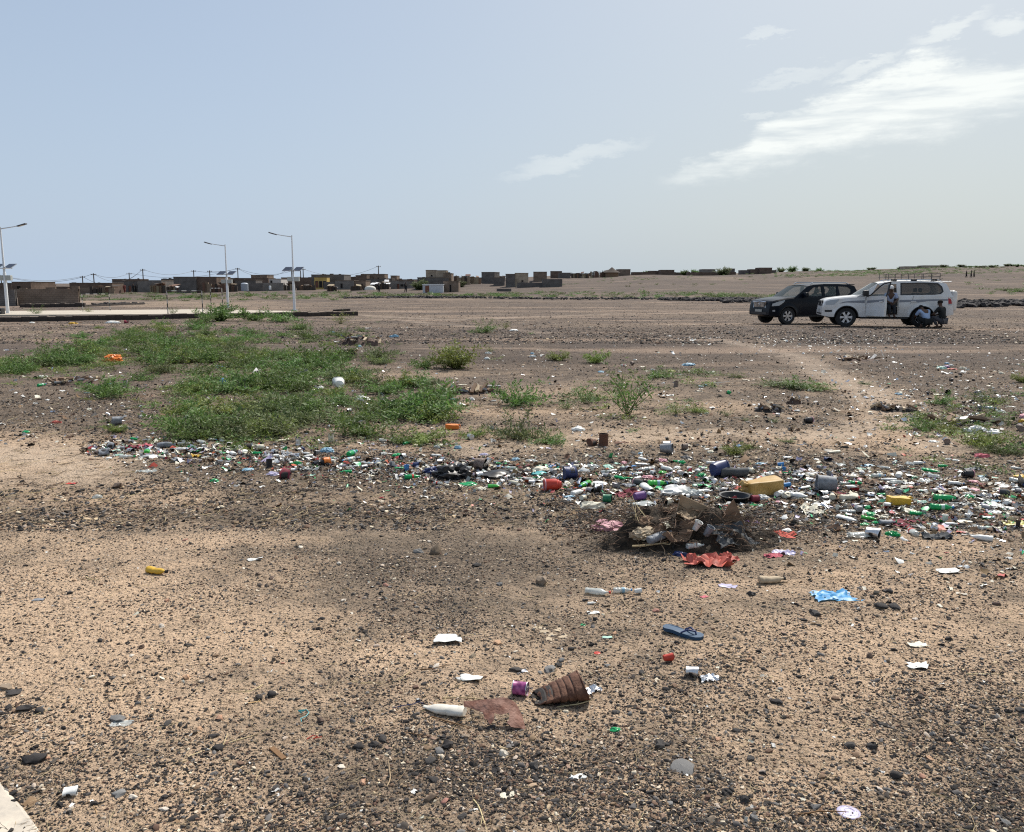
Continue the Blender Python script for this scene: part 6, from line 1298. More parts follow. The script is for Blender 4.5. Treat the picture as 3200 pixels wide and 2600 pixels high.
# ------------------------------------------------------------------ litter one can point to
L1 = '''jerrycan ochre 1 2372 1543 140 3.35 large ochre jerrycan lying on its side in the litter
jerrycan yellow 2 2812 1576 80 0.05 orange yellow jerrycan right of the large ochre one
jar red 1 1728 1532 66 3.3 red plastic jar lying at the front of the litter band
basin black 1 2296 1564 102 0.2 black basin in front of the large ochre jerrycan
bucket dblue 2 2245 1490 58 0.6 navy bucket lying behind the ochre jerrycan
roll dgrey 1 2292 1490 92 0.1 thick dark roll on top beside the navy bucket
bucket grey 4 2582 1534 64 3.0 grey blue bucket tipped over right of the ochre jerrycan
bucket dtin 7 2082 1418 42 -.4 dull dark pail lying alone beyond the litter band
can dblue 1 1782 1497 62 0.2 large navy tin lying left of the brown rag
can rusttin 3 1505 1470 56 -.5 big open rusty tin by the black bag
bag black 1 1420 1490 130 0.1 long black bag stretched along the litter band
bag black 2 1545 1488 95 0.3 shiny black bag at the right end of the long one
bag dblue 1 1352 1478 60 0.2 navy bag bulge left of the long black bag
sheet brown 3 1850 1492 75 0.3 brown quilted rag right of the large navy tin
sheet maroon 2 1965 1545 95 0.5 maroon cloth behind the rubbish heap
bucket purple 3 1998 1565 38 .4 small dark purple pail left of the clear bag
can rust 4 1850 1392 36 0.7 left rusty can of the group beyond the band
can rust 5 1886 1392 42 0.4 middle rusty can of the group beyond the band
scrap rust 2 1940 1384 46 0.3 bent rusty tin plate right of the rusty cans
board rust 6 1770 1432 34 1.2 upright rusty shard above the litter band
jerrycan orange 3 1416 1341 48 0.2 small orange jerrycan lying behind the green shrub
bottle lightgreen 3 2056 1518 64 0.05 bright green bottle lying straight on bare soil
scrap dgreen 1 2237 1524 32 0.4 dark green leaf shaped scrap left of the basin
bottle green 1 1290 1496 52 0.2 green bottle at the near edge left of the black bag
bag green 2 1462 1515 46 0.1 green bag lump below the big open rusty tin
bag green 3 1240 1426 36 0.3 crushed green plastic above the band at centre left
bottle green 4 1273 1388 28 0.9 green bottle standing off beyond the band
bag green 5 2192 1488 30 0.3 round green lump left of the navy bucket
bag lightgreen 6 2070 1478 24 0.2 bright green lump behind the straight green bottle
bottle green 5 2122 1448 36 2.4 folded green bottle beyond the green lumps
sheet green 4 2462 1478 30 0.2 green bottle shard right of the dark roll
bag green 7 2712 1590 34 1.1 upper bright green crushed bottle left of the yellow jerrycan
bag green 8 2720 1608 38 0.5 lower bright green crushed bottle left of the yellow jerrycan
bag green 9 2702 1640 32 0.2 left green lump near the crushed clear bottle
bag green 10 2735 1636 28 0.6 right green lump near the crushed clear bottle
bag green 11 2790 1673 42 -.4 green bag by the small white tile
bottle green 6 2955 1565 72 -.1 green bottle pair member nearer the yellow jerrycan
bottle green 7 2942 1594 72 -.15 green bottle just below the other long green one
bottle green 8 2868 1610 48 -.3 thin green bottle lying below the yellow jerrycan
bag green 12 3030 1556 34 0.1 green bag left of the striped cloth
bag dgreen 3 2858 1494 26 0.1 small green tray among cans beyond the yellow jerrycan
board dgreen 2 2746 1572 40 0.2 green carton box touching the yellow jerrycan
sheet coral 1 2215 1762 150 -.2 crumpled coral woven sack in front of the heap
sheet coral 2 2262 1750 88 0.4 right lobe of torn coral sack in front of the heap
bag dblue 4 2126 1735 52 -.3 dark blue bag left of the coral sack
sheet pink 1 2418 1738 58 0.2 dusty pink rag right of the heap
sheet lilac 2 2450 1728 66 -.5 lilac cloth lying on the dusty pink rag
sheet mesh 3 2445 1672 84 -.45 red net strip right of the heap
bag white 3 2458 1660 36 0.1 small white bag beside the red net strip
sheet purple 4 2352 1632 40 -.4 purple scrap on the right slope of the heap
bag lpink 6 1898 1652 95 0.1 dusty pink sack at the left end of the heap
bag cream 4 1850 1586 84 0.2 cream bag bulge left of the heap
bag clear 2 2012 1578 62 0.2 clear crumpled bag on the left top of the heap
bag white 6 2112 1542 88 0.1 left white bag above the cardboard sheet
bag clear 7 2168 1548 60 0.0 right clear bag above the cardboard sheet
board black 3 2050 1562 30 0.8 little black flap behind the heap
sheet dgrey 6 2925 1680 92 0.1 charcoal cloth on the right part of the litter
sheet grey 7 3078 1552 66 0.2 striped grey cloth at right
sheet black 8 3190 1606 70 0.3 black and grey bundle at the right edge
sheet lyellow 3 3170 1640 80 -.15 flat cream yellow plate near the right edge
scrap cream 5 3010 1632 44 0.2 pale cream plate right of the charcoal cloth
bottle clear 2 2690 1680 82 -.1 crushed clear bottle in front of the green lumps
can tin 7 2728 1680 52 -.6 open tin lying by the crushed clear bottle
bottle grey 5 2775 1638 56 0.05 grey spray tin right of the green lumps
bottle white 8 2490 1556 66 -.55 white bottle slanting right of the ochre jerrycan
can white 8 2432 1552 34 0.4 round white pot left of the slanting bottle
can cream 6 2458 1556 28 0.6 cream pot touching the slanting bottle
can maroon 9 2358 1570 34 0.2 maroon topped pot right of the basin
bag white 11 2380 1560 44 0.1 white bag right of the maroon pot
bottle cream 9 2655 1562 62 0.05 cream bottle left of the green carton
bottle white 10 2660 1526 44 0.05 white bottle with grey band beyond the cream one
bag lpink 9 2612 1528 30 0.3 pink lump right of the tipped bucket
jar black 2 3022 1492 42 0.1 black pot lying alone on the path side
bag yellow 2 3188 1490 34 0.1 yellow bag at the right edge beyond the litter
scrap white 6 3146 1520 60 0.0 flat white plate near the right edge
sheet blue 2 1728 1458 34 0.2 small blue cloth at the far side of the band
bag teal 2 1684 1482 46 0.3 teal crumpled bag at centre
bag cream 8 1690 1468 52 0.1 cream bag behind the teal one
bottle lblue 2 1780 1556 38 0.4 pale blue shard in front of the red jar
scrap white 8 1778 1562 26 0.1 white disc in front of the red jar
can tin 2 1870 1538 38 0.02 silver tin right of the red jar
can cream 12 1822 1562 24 0.9 round cream pot near the silver tin
can dgreen 13 1898 1570 38 -.2 green grey tin left of the heap top
sheet pink 5 465 1396 64 -.2 rose coloured cloth at the left part of the band
sheet maroon 6 425 1400 56 0.1 maroon cloth left of the rose coloured one
roll grey 2 520 1398 56 0.15 grey brown roll right of the rose cloth
bag clear 9 565 1392 48 0.1 clear white bag right of the grey brown roll
bag green 13 598 1398 24 0.4 green lump in the left part of the band
can grey 4 348 1402 34 0.1 grey tin left of the maroon cloth
can grey 6 325 1424 34 0.3 leftmost grey tin in the band
bottle clear 5 398 1432 46 0.1 clear bottle in the front left of the band
sheet yellow 5 608 1426 48 -.1 yellow sheet scrap in the left part of the band
bottle green 9 705 1436 26 -.2 green bottle in front of the yellow sheet
bottle green 10 808 1420 36 -.15 green bottle beside the round cream tub
can cream 14 812 1408 34 0.4 round cream tub in the left half of the band
can inside 3 776 1406 30 0.5 dark open can left of the round cream tub
sheet clear 11 455 1475 54 0.0 pale crumpled sheet alone on sand below the band
bag green 14 670 1505 30 0.2 green lump lying alone below the band
can black 5 842 1460 28 0.1 black tin in front of the band at left
bag black 3 1002 1452 60 0.2 black bag at centre left
can orange 3 1022 1452 34 0.5 orange tub touching the black bag
sheet clear 6 968 1468 50 0.1 pale crushed bag in front of the black bag
bag green 15 925 1452 30 0.2 green plastic left of the black bag
bag lblue 5 1022 1412 40 0.1 pale blue crumpled bag at the top of the band
can maroon 4 892 1494 52 0.1 dark maroon tray in front of the band
bag lilac 6 852 1484 36 0.1 lilac bag left of the maroon tray
can cream 5 1035 1378 26 0.5 pale pot standing beyond the band
can tin 5 932 1390 26 0.1 silver tin beyond the band at left
board card 4 720 1486 22 0.1 little wooden frame piece below the band
bucket white 5 1060 1216 44 1.9 white bucket lying in the green mat
bucket blue 6 702 1206 30 2.2 blue pail at the edge of the green mat
bag clear 12 1140 1272 50 0.1 clear bag caught in the right green patch
bag white 12 1132 1250 46 0.2 white bag behind the clear one in the green patch
bag orange 5 355 1128 58 -.2 orange sheet lump in the thick green mat
bag lblue 7 1037 1042 22 0.4 pale blue bag at the tip of the green mat
bag blue 8 685 1148 26 0.1 blue scrap in the green mat
bag coral 4 176 1322 34 0.1 coral scrap on the bare ground at left
bag green 16 82 1352 26 0.1 green lump lying on the left sand
can tin 10 1132 1340 28 0.3 open silver can right of the near green patch
can grey 9 366 1328 38 0.5 pale drum behind the small left bush
bag lblue 9 2152 1142 40 0.3 bright blue cloth on the dark stony strip
bag lyellow 4 2098 1162 26 0.2 yellow scrap below the bright blue cloth
bag white 14 1808 1345 46 0.4 torn white bag above the rusty cans
sheet blue 9 2308 1396 24 0.9 blue rag caught in the dark green tuft
bag pink 4 3068 1428 50 0.0 pink bag below the bushes at the right edge
bag white 15 3045 1352 62 0.1 long white bag left part by the right bushes
bag white 16 3105 1354 50 0.0 long pale bag right part by the right bushes
bag lpink 12 3202 1305 40 1.4 pale pink bag leaning at the right picture edge
can yellow 8 3190 1320 18 0.2 tiny yellow tub under the pale pink bag
bag clear 14 2972 1143 20 0.9 clear balloon like bag on the green bags at right
bag mint 4 2942 1152 32 0.1 mint green bags in the small pile right of the path
bag purple 3 2958 1148 24 0.2 purple bag in the small pile right of the path
scrap red 4 2976 1154 26 0.0 red scrap in the small pile right of the path
jar black 6 2525 1322 34 0.4 black pot like lump on the pale sand
can cream 15 2852 1312 26 0.4 cream pot left in the right hand litter patch
bag white 18 3035 1312 40 -.3 white bag in the middle of the right litter patch
stick white 2 2250 1198 84 0.0 long white branch lying on the sand
bag yellow 9 228 1012 24 0.1 yellow bag at the foot of the black kerb
bag white 20 100 1010 14 0.3 small white bag before the kerb at far left
bag white 22 352 1010 40 0.1 white bags piled at the foot of the kerb
can maroon 16 396 1011 16 0.3 red brown box at the foot of the kerb
bag white 24 605 987 18 1.0 white rag hanging on the sprig by the goal
tyre black 1 688 992 34 0.2 tyre ring standing in the shrub by the kerb
board card 7 1112 1036 22 0.6 pale board piece on the plain right of the kerb
scrap white 12 1150 1026 20 0.1 white paper at the tip of the green mat
bag lblue 15 1232 1054 24 0.1 pale blue bag on the open plain
bag white 26 1605 1034 26 0.4 white bag right of the small lone bush'''
for ln in L1.split('\n'):
    t_ = ln.split(); item(t_[0], t_[1], int(t_[2]), float(t_[3]), float(t_[4]), ' '.join(t_[7:]), float(t_[5]), float(t_[6]), zs=(1.15 if t_[1] == 'coral' else .75) if t_[0] in ('sheet',) else (.74 if t_[0] == 'jerrycan' else 1.0))
VB = 11
# ------------------------------------------------------------------ foreground finds
def place_at(name, me, px, py, label, cat, yaw=0, rot=(0, 0), s=1.0, lift=0.0):
    g = G(px, py); o = ob(name, me, None, (g.x, g.y, g.z + lift), (rot[0], rot[1], yaw), s); return tag(o, label, cat)
# crushed ribbed tin: wide end right, flattened end left
n = 36; V_, Fc = [], []; xs_ = np.linspace(0, 1, 46)
for i, t_ in enumerate(xs_):
    h = .100 * (.20 + .80 * t_ ** .8); wdt = .085 * (.72 + .33 * t_); rb = -.006 * max(0, math.cos(t_ * 6.5 * 2 * math.pi)) ** 3 * (1 if t_ < .82 else 0)
    for k in range(n):
        a = 2 * math.pi * k / n; x = -.1 + .2 * t_ + .012 * math.sin(a) * (1 - t_) + .025 * math.cos(a) * 0 + (.012 * nv((math.cos(a) * 2, math.sin(a) * 2, 5), 1, 3) if i == 0 else 0)
        V_.append((x - .022 * math.sin(a) * (t_ - .2), (wdt + rb) * math.cos(a), (h * .5 + rb) * math.sin(a) + h * .5 + .003 * nv((x * 20, a, t_), 2, 1)))
for i in range(45):
    for k in range(n): a, b_ = i * n + k, i * n + (k + 1) % n; Fc.append((a, b_, b_ + n, a + n))
rb_ = place_at('ribbed_tin', me_from('ribbed_tin', V_, Fc, [C3['rust']], smooth=50), 1747, 2183, 'crushed rusty ribbed tin lying beside the purple can', 'tin', .16, (0, 0), 1.04)
V2 = [(x * .985, y * .965, z * .965 + .002) for x, y, z in V_]; ob('inside', me_from('ribbed_inside', V2, Fc, [C3['inside']]), rb_)
ob('end_disc', me_from('ribbed_end', V_[-n:], [list(range(n))], [C3['rusttin']]), rb_, (-.004, 0, 0)); ob('rim', MB().add(tube(V_[-n:] + V_[-n:-n + 1], .0028, 6)).mesh('ribbed_rim', C3['rust'], 60), rb_)
# purple can
V_, F_ = lathe([(.026, .0), (.0275, .0), (.0275, .003), (.0262, .005), (.0262, .055), (.0275, .057), (.0275, .060), (.0255, .060), (.025, .056)], 28, (False, False)); PU = mat('purple_print', (.17, .02, .12), .4, col2=(.45, .12, .30), vscale=55, detail=0)
mk_ = lambda V_: [(z - .03, y, x + .0275) for x, y, z in V_]
o = place_at('purple_can', me_from('purple_can', mk_(V_), F_, [PU], smooth=40), 1626, 2171, 'small purple printed can with open end facing right', 'can', -.25, s=1.08)
ob('rim', MB().add(tube(mk_([(.0277 * math.cos(a), .0277 * math.sin(a), .058) for a in np.linspace(0, 6.283, 25)]), .0018, 6)).mesh('can_rim', C3['tin'], 60), o); ob('rim', MB().add(tube(mk_([(.0277 * math.cos(a), .0277 * math.sin(a), .002) for a in np.linspace(0, 6.283, 25)]), .0018, 6)).mesh('can_rim', C3['tin'], 60), o)
V_, F_ = lathe([(.0250, .058), (.0245, .004), (.001, .004)], 24, (False, False)); ob('inside', me_from('can_inside', mk_(V_), F_, [C3['tin']], smooth=40), o)
V_, F_ = lathe([(.001, .001), (.026, .001)], 24, (False, False)); ob('base', me_from('can_base', mk_(V_), F_, [C3['tin']]), o)
# rusty plate with torn lower edge: outline in plate plane, bent
pts = [(-.115, .045), (-.06, .05), (-.01, .047), (.03, .055), (.07, .04), (.095, .0), (.11, -.055), (.055, -.055), (.04, -.04), (.05, -.03), (.048, -.005), (.02, -.012), (-.005, -.008), (-.005, -.035), (-.02, -.05), (-.028, -.03), (-.038, -.028), (-.045, .0), (-.09, .02), (-.112, .025)]
bm = bmesh.new(); vs_ = [bm.verts.new((x, y, 0)) for x, y in pts]; bm.faces.new(vs_); bmesh.ops.triangulate(bm, faces=bm.faces[:]); bmesh.ops.subdivide_edges(bm, edges=bm.edges[:], cuts=3, use_grid_fill=True)
for q in bm.verts: q.co.z = .014 * math.sin(q.co.x * 22 + 1) + .006 * nv(q.co, 30, 2) + .002 * nv(q.co, 120, 4); q.co.x += .002 * nv(q.co, 90, 1); q.co.y += .002 * nv(q.co, 90, 5)
r2 = bmesh.ops.extrude_face_region(bm, geom=bm.faces[:]); [setattr(q.co, 'z', q.co.z - .0015) for q in r2['geom'] if isinstance(q, bmesh.types.BMVert)]
bmesh.ops.recalc_face_normals(bm, faces=bm.faces[:]); me = bpy.data.meshes.new('rusty_plate'); bm.to_mesh(me); bm.free(); me.materials.append(mat('rust_plate', (.21, .085, .055), .7, col2=(.33, .18, .135), vscale=24, bump=.5, bscale=60)); shade(me, 35)
place_at('rusty_plate', me, 1548, 2262, 'flat rusty metal plate with a torn notch in front of the tin', 'metal plate', .05, (.60, .08), 1.12, .048)
# crushed white tube bottle
item('bottle', 'cream2', 4, 1386, 2228, 'crushed white bottle lying left of the rusty plate', 152, 2.82, (0, .05), zs=.7)
item('sheet', 'foil', 2, 1850, 2158, 'crumpled silver foil behind the ribbed tin', 58, .6, zs=1.0)
item('scrap', 'white', 3, 1470, 2122, 'white curled paper left of the purple can', 78, -.2, zs=1.6); item('scrap', 'white', 5, 1398, 2004, 'pale crumpled wrapper lying on bare sand', 82, .1, zs=1.6)
item('bottle', 'yellow', VB, 492, 1792, 'yellow bottle with a dark cap lying alone at left', 78, -.35)
item('sheet', 'sky', 3, 2602, 1864, 'bright blue bag lying flat on the sand at right', 140, .12, zs=.55)
item('bottle', 'clear', 10, 1868, 1858, 'clear crushed bottle on bare ground left of its partner', 82, -.25); item('bottle', 'clear', 3, 1946, 1852, 'clear lemon tinted bottle right of the crushed one', 62, .1); item('cup', 'white', 3, 1992, 1856, 'little white cup beside the lemon tinted bottle', 26, .2)
item('bottle', 'tan', 11, 2414, 1820, 'flattened tan bottle between the heap and the blue bag', 90, .15); item('can', 'tin', 7, 2162, 2112, 'shiny tin lying on the gravel at right', 50, -.2); item('sheet', 'foil', 4, 2215, 2122, 'crushed foil tin right of the shiny one', 66, .25, zs=.9)
item('cup', 'red', 3, 2086, 2068, 'torn red cup left of the shiny tin', 38, .3); item('can', 'white', 7, 222, 2484, 'half crushed pale tin at the lower left', 56, .3, zs=.75); item('scrap', 'lilac', 6, 2275, 1832, 'black and white sachet left of the tan bottle', 52, -.4)
item('scrap', 'pink', 7, 2202, 1865, 'pink shard on the gravel right of the bottles', 26, .5); item('scrap', 'cream', 8, 2866, 2018, 'pale folded wrapper at right behind its neighbour', 56, .1, zs=1.5); item('scrap', 'white', 9, 2866, 2085, 'white torn wrapper in front of the folded one', 58, -.1, zs=1.5)
item('scrap', 'white', 10, 2962, 1787, 'white torn strip far right near the litter', 72, .05); item('scrap', 'white', 11, 796, 1750, 'white star shaped scrap on the left gravel', 44, .2, zs=1.4); item('scrap', 'white', 13, 1805, 2428, 'white scrap on the stony gravel at bottom centre', 48, .1, zs=1.3)
item('scrap', 'cream', 14, 1585, 2488, 'cream scrap left of the bottom centre one', 46, .3, zs=1.3); item('scrap', 'foil', 2, 1634, 2098, 'small foil bit on a dark stone', 30, .3, zs=1.5); item('lid', 'red', 1, 1866, 2041, 'red bottle cap on the gravel', 22, .1); item('lid', 'green', 2, 1822, 1953, 'green bottle cap near dry leaves', 18, .1)
item('bag', 'green', 20, 1922, 2282, 'green plastic bit at lower centre', 32, .3); item('scrap', 'mint', 3, 1898, 1992, 'mint foil strip on the gravel', 34, .1); item('scrap', 'white', 15, 1855, 1915, 'white torn ring near the clear bottles', 38, .2); item('bottle', 'white', 14, 1850, 1888, 'thin white shard in front of the clear bottles', 30, .2)
item('bag', 'clear', 21, 305, 1556, 'small clear bag alone on the left ground', 34, .1); item('board', 'rust', 5, 183, 1512, 'brown cone shaped shard at far left', 30, .5); item('scrap', 'red', 9, 224, 1512, 'red brown strip beside the brown shard', 26, .0)
item('sheet', 'clear', 9, 380, 2262, 'clear thin plastic round a grey stone', 64, .1, zs=.4); item('scrap', 'grey', 17, 120, 1875, 'grey shell like shard at left', 32, .2)
# flip-flop
sh_ = [(-.5, 0), (-.48, .1), (-.4, .15), (-.2, .14), (0, .12), (.2, .16), (.36, .18), (.46, .13), (.5, .03), (.48, -.08), (.38, -.16), (.2, -.17), (0, -.13), (-.2, -.13), (-.4, -.14), (-.48, -.09)]
mb = MB(); nn = len(sh_); mb.add(([(x, y, .04 * (x < -.1)) for x, y in sh_] + [(x, y, .09 + .03 * (x < -.1)) for x, y in sh_], [list(range(nn))[::-1], [k + nn for k in range(nn)]] + [(k, (k + 1) % nn, (k + 1) % nn + nn, k + nn) for k in range(nn)]))
o = place_at('flip_flop', mb.mesh('flip_flop', C3['sock']), 2134, 1984, 'blue flip flop lying alone on the gravel', 'sandal', -.62, s=.215)
ob('strap', MB().add(tube([(.0, .13, .10), (.15, .09, .19), (.3, .01, .16), (.33, .0, .09)], [.02, .022, .02, .02], 7)).add(tube([(.0, -.13, .10), (.15, -.08, .19), (.3, .0, .16)], [.02, .022, .02], 7)).mesh('flip_flop_strap', C3['dblue'], 60), o)
# lilac lid
o = item('lid', 'lilac', 3, 2652, 2540, 'round lilac plastic lid at the bottom right', 78, .2, zs=.9)
V_ = [(.06 * math.cos(a) - .1 + .0, .26 * math.sin(a) * .5, .1) for a in np.linspace(-.9, .9, 7)]
ob('embossed_mark', MB().add(tube([(-.2, -.1, .098), (-.15, .03, .1), (-.1, .14, .098)], .012, 5)).add(tube([(.16, .2, .098), (.24, .08, .1), (.26, -.06, .098)], .01, 5)).mesh('lid_mark', C3['purple']), o)
# sticks, twigs, wood
for kind_, c, v, px, py, wv, yaw, lab in (('stick', 'wood', 2, 278, 2530, 66, -1.25, 'short thick ochre stick at the lower left'), ('stick', 'straw', 3, 690, 2322, 200, .85, 'long pale forked twig at lower left'), ('stick', 'straw', 4, 93, 2520, 90, .95, 'thin pale twig by the corner slab'), ('stick', 'straw', 5, 1245, 2420, 110, 1.2, 'pale root like twig at bottom centre'),
        ('stick', 'straw', 7, 1540, 2540, 170, -.8, 'long whitish root at the bottom centre'), ('stick', 'dwood', 6, 305, 1808, 100, .3, 'dark flat twig left of the yellow bottle'), ('stick', 'straw', 8, 400, 1788, 70, .6, 'pale stalk touching the yellow bottle'), ('stick', 'straw', 9, 1310, 1862, 76, .85, 'straight pale stalk on dark gravel at centre'), ('stick', 'straw', 10, 1695, 1955, 60, .7, 'pale stalk above the dry leaves'),
        ('stick', 'dwood', 11, 1405, 2262, 150, -.6, 'brown twig under the crushed white bottle'), ('stick', 'straw', 13, 1455, 2182, 200, .02, 'long thin stalk above the crushed white bottle'), ('stick', 'straw', 15, 1800, 2205, 130, .2, 'straight stalk under the ribbed tin'), ('stick', 'straw', 12, 2350, 1935, 60, .4, 'short pale splinter just right of the flip flop'), ('stick', 'straw', 16, 2480, 2375, 110, -.35, 'stalk with dark root at lower right'),
        ('stick', 'dwood', 17, 2560, 2555, 200, -.1, 'long thin brown twig left of the lilac lid'), ('stick', 'straw', 18, 2740, 2555, 120, .05, 'curved twig touching the lilac lid'), ('stick', 'straw', 19, 1842, 2312, 60, .6, 'short flat pale splinter at lower centre'), ('stick', 'dwood', 20, 1360, 2100, 110, -.3, 'thin dark twig on the sand'), ('stick', 'straw', 21, 2830, 1752, 70, .1, 'pale stalk at right below the litter'),
        ('stick', 'straw', 22, 3080, 2110, 120, -.1, 'long stalk near the right edge'), ('stick', 'straw', 23, 3170, 2180, 70, -.8, 'white splinter at the right edge'), ('stick', 'dwood', 24, 60, 2262, 90, .1, 'brown twig at the left edge'), ('stick', 'dwood', 25, 1300, 2300, 90, -.5, 'dark twig left of the rusty plate'), ('stick', 'straw', 26, 1000, 1690, 60, -.1, 'pale flat twig at centre left')):
    item(kind_, c, v, px, py, lab, wv, yaw)
place_at('wood_sliver', MB().add(bbox(-.5, .5, -.1, .1, 0, .06, .015)).mesh('wood_sliver', C3['dwood']), 868, 2356, 'flat brown wood sliver at lower left centre', 'wood piece', -.85, s=.105)
place_at('wood_sliver', MB().add(bbox(-.5, .5, -.09, .09, 0, .05, .015)).mesh('wood_sliver', C3['wood']), 795, 2195, 'small tan wood sliver beside dark stones', 'wood piece', .3, s=.05)
g = G(940, 2235); P = [(0, 0, .01), (.02, .01, .02), (.035, -.005, .015), (.03, -.03, .012), (.012, -.05, .012), (.02, -.07, .01)]; tag(ob('string', MB().add(tube(P, .0022, 5)).add(tube([(.0, .002, .012), (-.012, .01, .014), (.012, .02, .012)], .0035, 5)).mesh('string', C3['teal'], 60), None, g), 'tangled teal string on the left gravel', 'string')
g = G(1300, 2205); tag(ob('string', MB().add(tube([(-.09, -.03, .006), (-.05, -.022, .012), (-.01, -.006, .01), (.01, .012, .012), (.03, .0, .01)], .0022, 5)).mesh('string', C3['dblue'], 60), None, g), 'dark blue string left of the crushed white bottle', 'string')
g = G(985, 2310); tag(ob('string', MB().add(tube([(-.03, -.01, .006), (-.01, .012, .01), (.01, .0, .012), (-.005, -.012, .01), (.025, .004, .008)], .0018, 5)).mesh('string', C3['red'], 60), None, g), 'thin red thread on the gravel at centre left', 'string')
# dry leaves cluster
for k, (px, py) in enumerate(((1680, 1962), (1700, 1975), (1725, 1985), (1760, 1990), (1745, 1968), (1715, 1998))): item('scrap', 'tan', 20 + k, px, py, '%s dry leaf of the little cluster on the sand' % ['upper left', 'second', 'central', 'rightmost', 'upper right', 'lowest'][k], 30, .3 * k, group='dry leaves')
# corner slab of pale stone
_a, _b = G(0, 2452), G(133, 2600); pl = [_a + (_a - _b) * 4, _a + (_a - _b) * 1.2, _a + (_b - _a) * .5 + Vector((.004, .006, 0)), _b, _b + (_b - _a) * 1.5 + Vector((-.03, 0, 0))]; mb = MB(); nn = len(pl) + 2
V_ = [(p.x, p.y) for p in pl] + [(pl[-1].x - .2, 1.2), (-3, 1.2)]
cx_, cy_ = V_[0]; h0 = .02; V3 = [(x, y, h0 + .0) for x, y in V_]; V4 = [(x, y, -.25) for x, y in V_]; mb.add((V3 + V4, [list(range(nn))[::-1], [k + nn for k in range(nn)]] + [(k, (k + 1) % nn, (k + 1) % nn + nn, k + nn) for k in range(nn)]))
me = mb.mesh('stone_slab', mat('cream_stone', (.66, .58, .47), .8, col2=(.42, .38, .33), vscale=7, bump=.5, bscale=18))
o = ob('stone_slab', me); bv = o.modifiers.new('bevel', 'BEVEL'); bv.width = .012; bv.segments = 3; tag(o, 'pale cream stone slab cut off by the lower left corner', 'stone slab')
# black bin by the leftmost lamp
d = 50.5; o = ob('black_crate', MB().add(bbox(-.22, .22, -.2, .2, 0, .42, .03)).mesh('black_crate', C3['black']), None, (xat(0, 990, d), d, gzs(xat(0, 990, d), d))); tag(o, 'black crate with white cross bars at the left picture edge', 'crate')
ob('bar', MB().add(box(-.012, .012, -.21, -.203, .02, .4)).add(box(-.2, .2, -.21, -.204, .2, .225)).mesh('crate_bar', C3['white']), o)
# long black stone bars on the plain near the kerb end
d = 60; o = ob('stone_bar', MB().add(bbox(-.6, .6, -.1, .1, 0, .16, .03)).mesh('stone_bar', KB), None, (xat(1068, 970, d), d, gzs(xat(1068, 970, d), d)), (0, -.06, .1)); tag(o, 'dark fallen stone bar beyond the end of the kerb', 'stone')
# ------------------------------------------------------------------ the rubbish heap
hx0, hy0 = 2185, 1735; g = G(2125, 1690); W_, D_, H_ = 1.55, .62, .24
V_, F_ = gridm(60, 34); o_ = []
for q in V_:
    x, y = q[0] * 2, q[1] * 2; r_2 = (x / 1.0) ** 2 + (y / 1.0) ** 2; e = max(0, 1 - r_2) ** .75
    lump = .62 + .3 * math.sin(x * 3 + 1) * .5 + .75 * nv((x, y, 0), 2.2, 3) + .5 * nv((x, y, 0), 5.5, 8) + .14 * nv((x, y, 0), 13, 2)
    X_, Y_ = x * W_ / 2 * (1 + .18 * nv((x, y, 0), 1.6, 12)), y * D_ / 2 * (1 + .3 * nv((x, y, 0), 1.9, 15)); o_.append((X_, Y_, e * H_ * max(.1, lump) + gzs(g.x + X_, g.y + Y_) - g.z - .04))
o = ob('rubbish_heap', me_from('rubbish_heap', o_, F_, [mat('heap_matter', (.018, .014, .011), .95, col2=(.075, .055, .038), vscale=22, bump=1.0, bscale=55)], smooth=50), None, g); heap = tag(o, 'dark heap of matted straw and refuse in front of the litter band', 'rubbish heap')
def hz_(px, py, up=0.0):
    gg = G(px, py); x, y = gg.x - g.x, gg.y - g.y; return gg
mbk = [MB() for _ in range(3)]; HT = mat('heap_twig', (.10, .07, .045), .9)
r_ = random.Random(5)
for k in range(620):
    a = r_.uniform(0, 6.28); q = math.sqrt(r_.random()) * 1.02; x, y = q * math.cos(a) * W_ / 2, q * math.sin(a) * D_ / 2
    e = max(0, 1 - q * q) ** .75 * H_ * .9; l_ = r_.uniform(.04, .2) * (1.4 if k % 30 == 0 else .8); th = r_.uniform(0, 6.28); pz = r_.uniform(-.35, .5); d = Vector((math.cos(th), math.sin(th), pz)).normalized() * l_
    p = Vector((x, y, e + r_.uniform(-.02, .03))); m_ = p + d * .5 + Vector((r_.uniform(-.02, .02), r_.uniform(-.02, .02), r_.uniform(0, .02))); e_ = p + d; e_.z = max(e_.z, .005)
    mbk[k % 3].add(tube([p, m_, e_], [.0024, .002, .0012], 4, False))
for k in range(3): tag(ob('straw_tangle', mbk[k].mesh('straw_tangle', (HT, SM[2], SM[1])[k]), heap), None, kind='stuff')
def onheap(kind, c, v, fx, fy, fz, s, yaw, tilt, label):
    fn, nat, cat, nm, _ = KIND[kind]; body = None
    for pn, me in fn(c, v):
        if pn is None: body = tag(ob(nm, me, None, (g.x + fx, g.y + fy, g.z + fz), (tilt[0], tilt[1], yaw), s), label, cat)
        else: ob(pn, me, body)
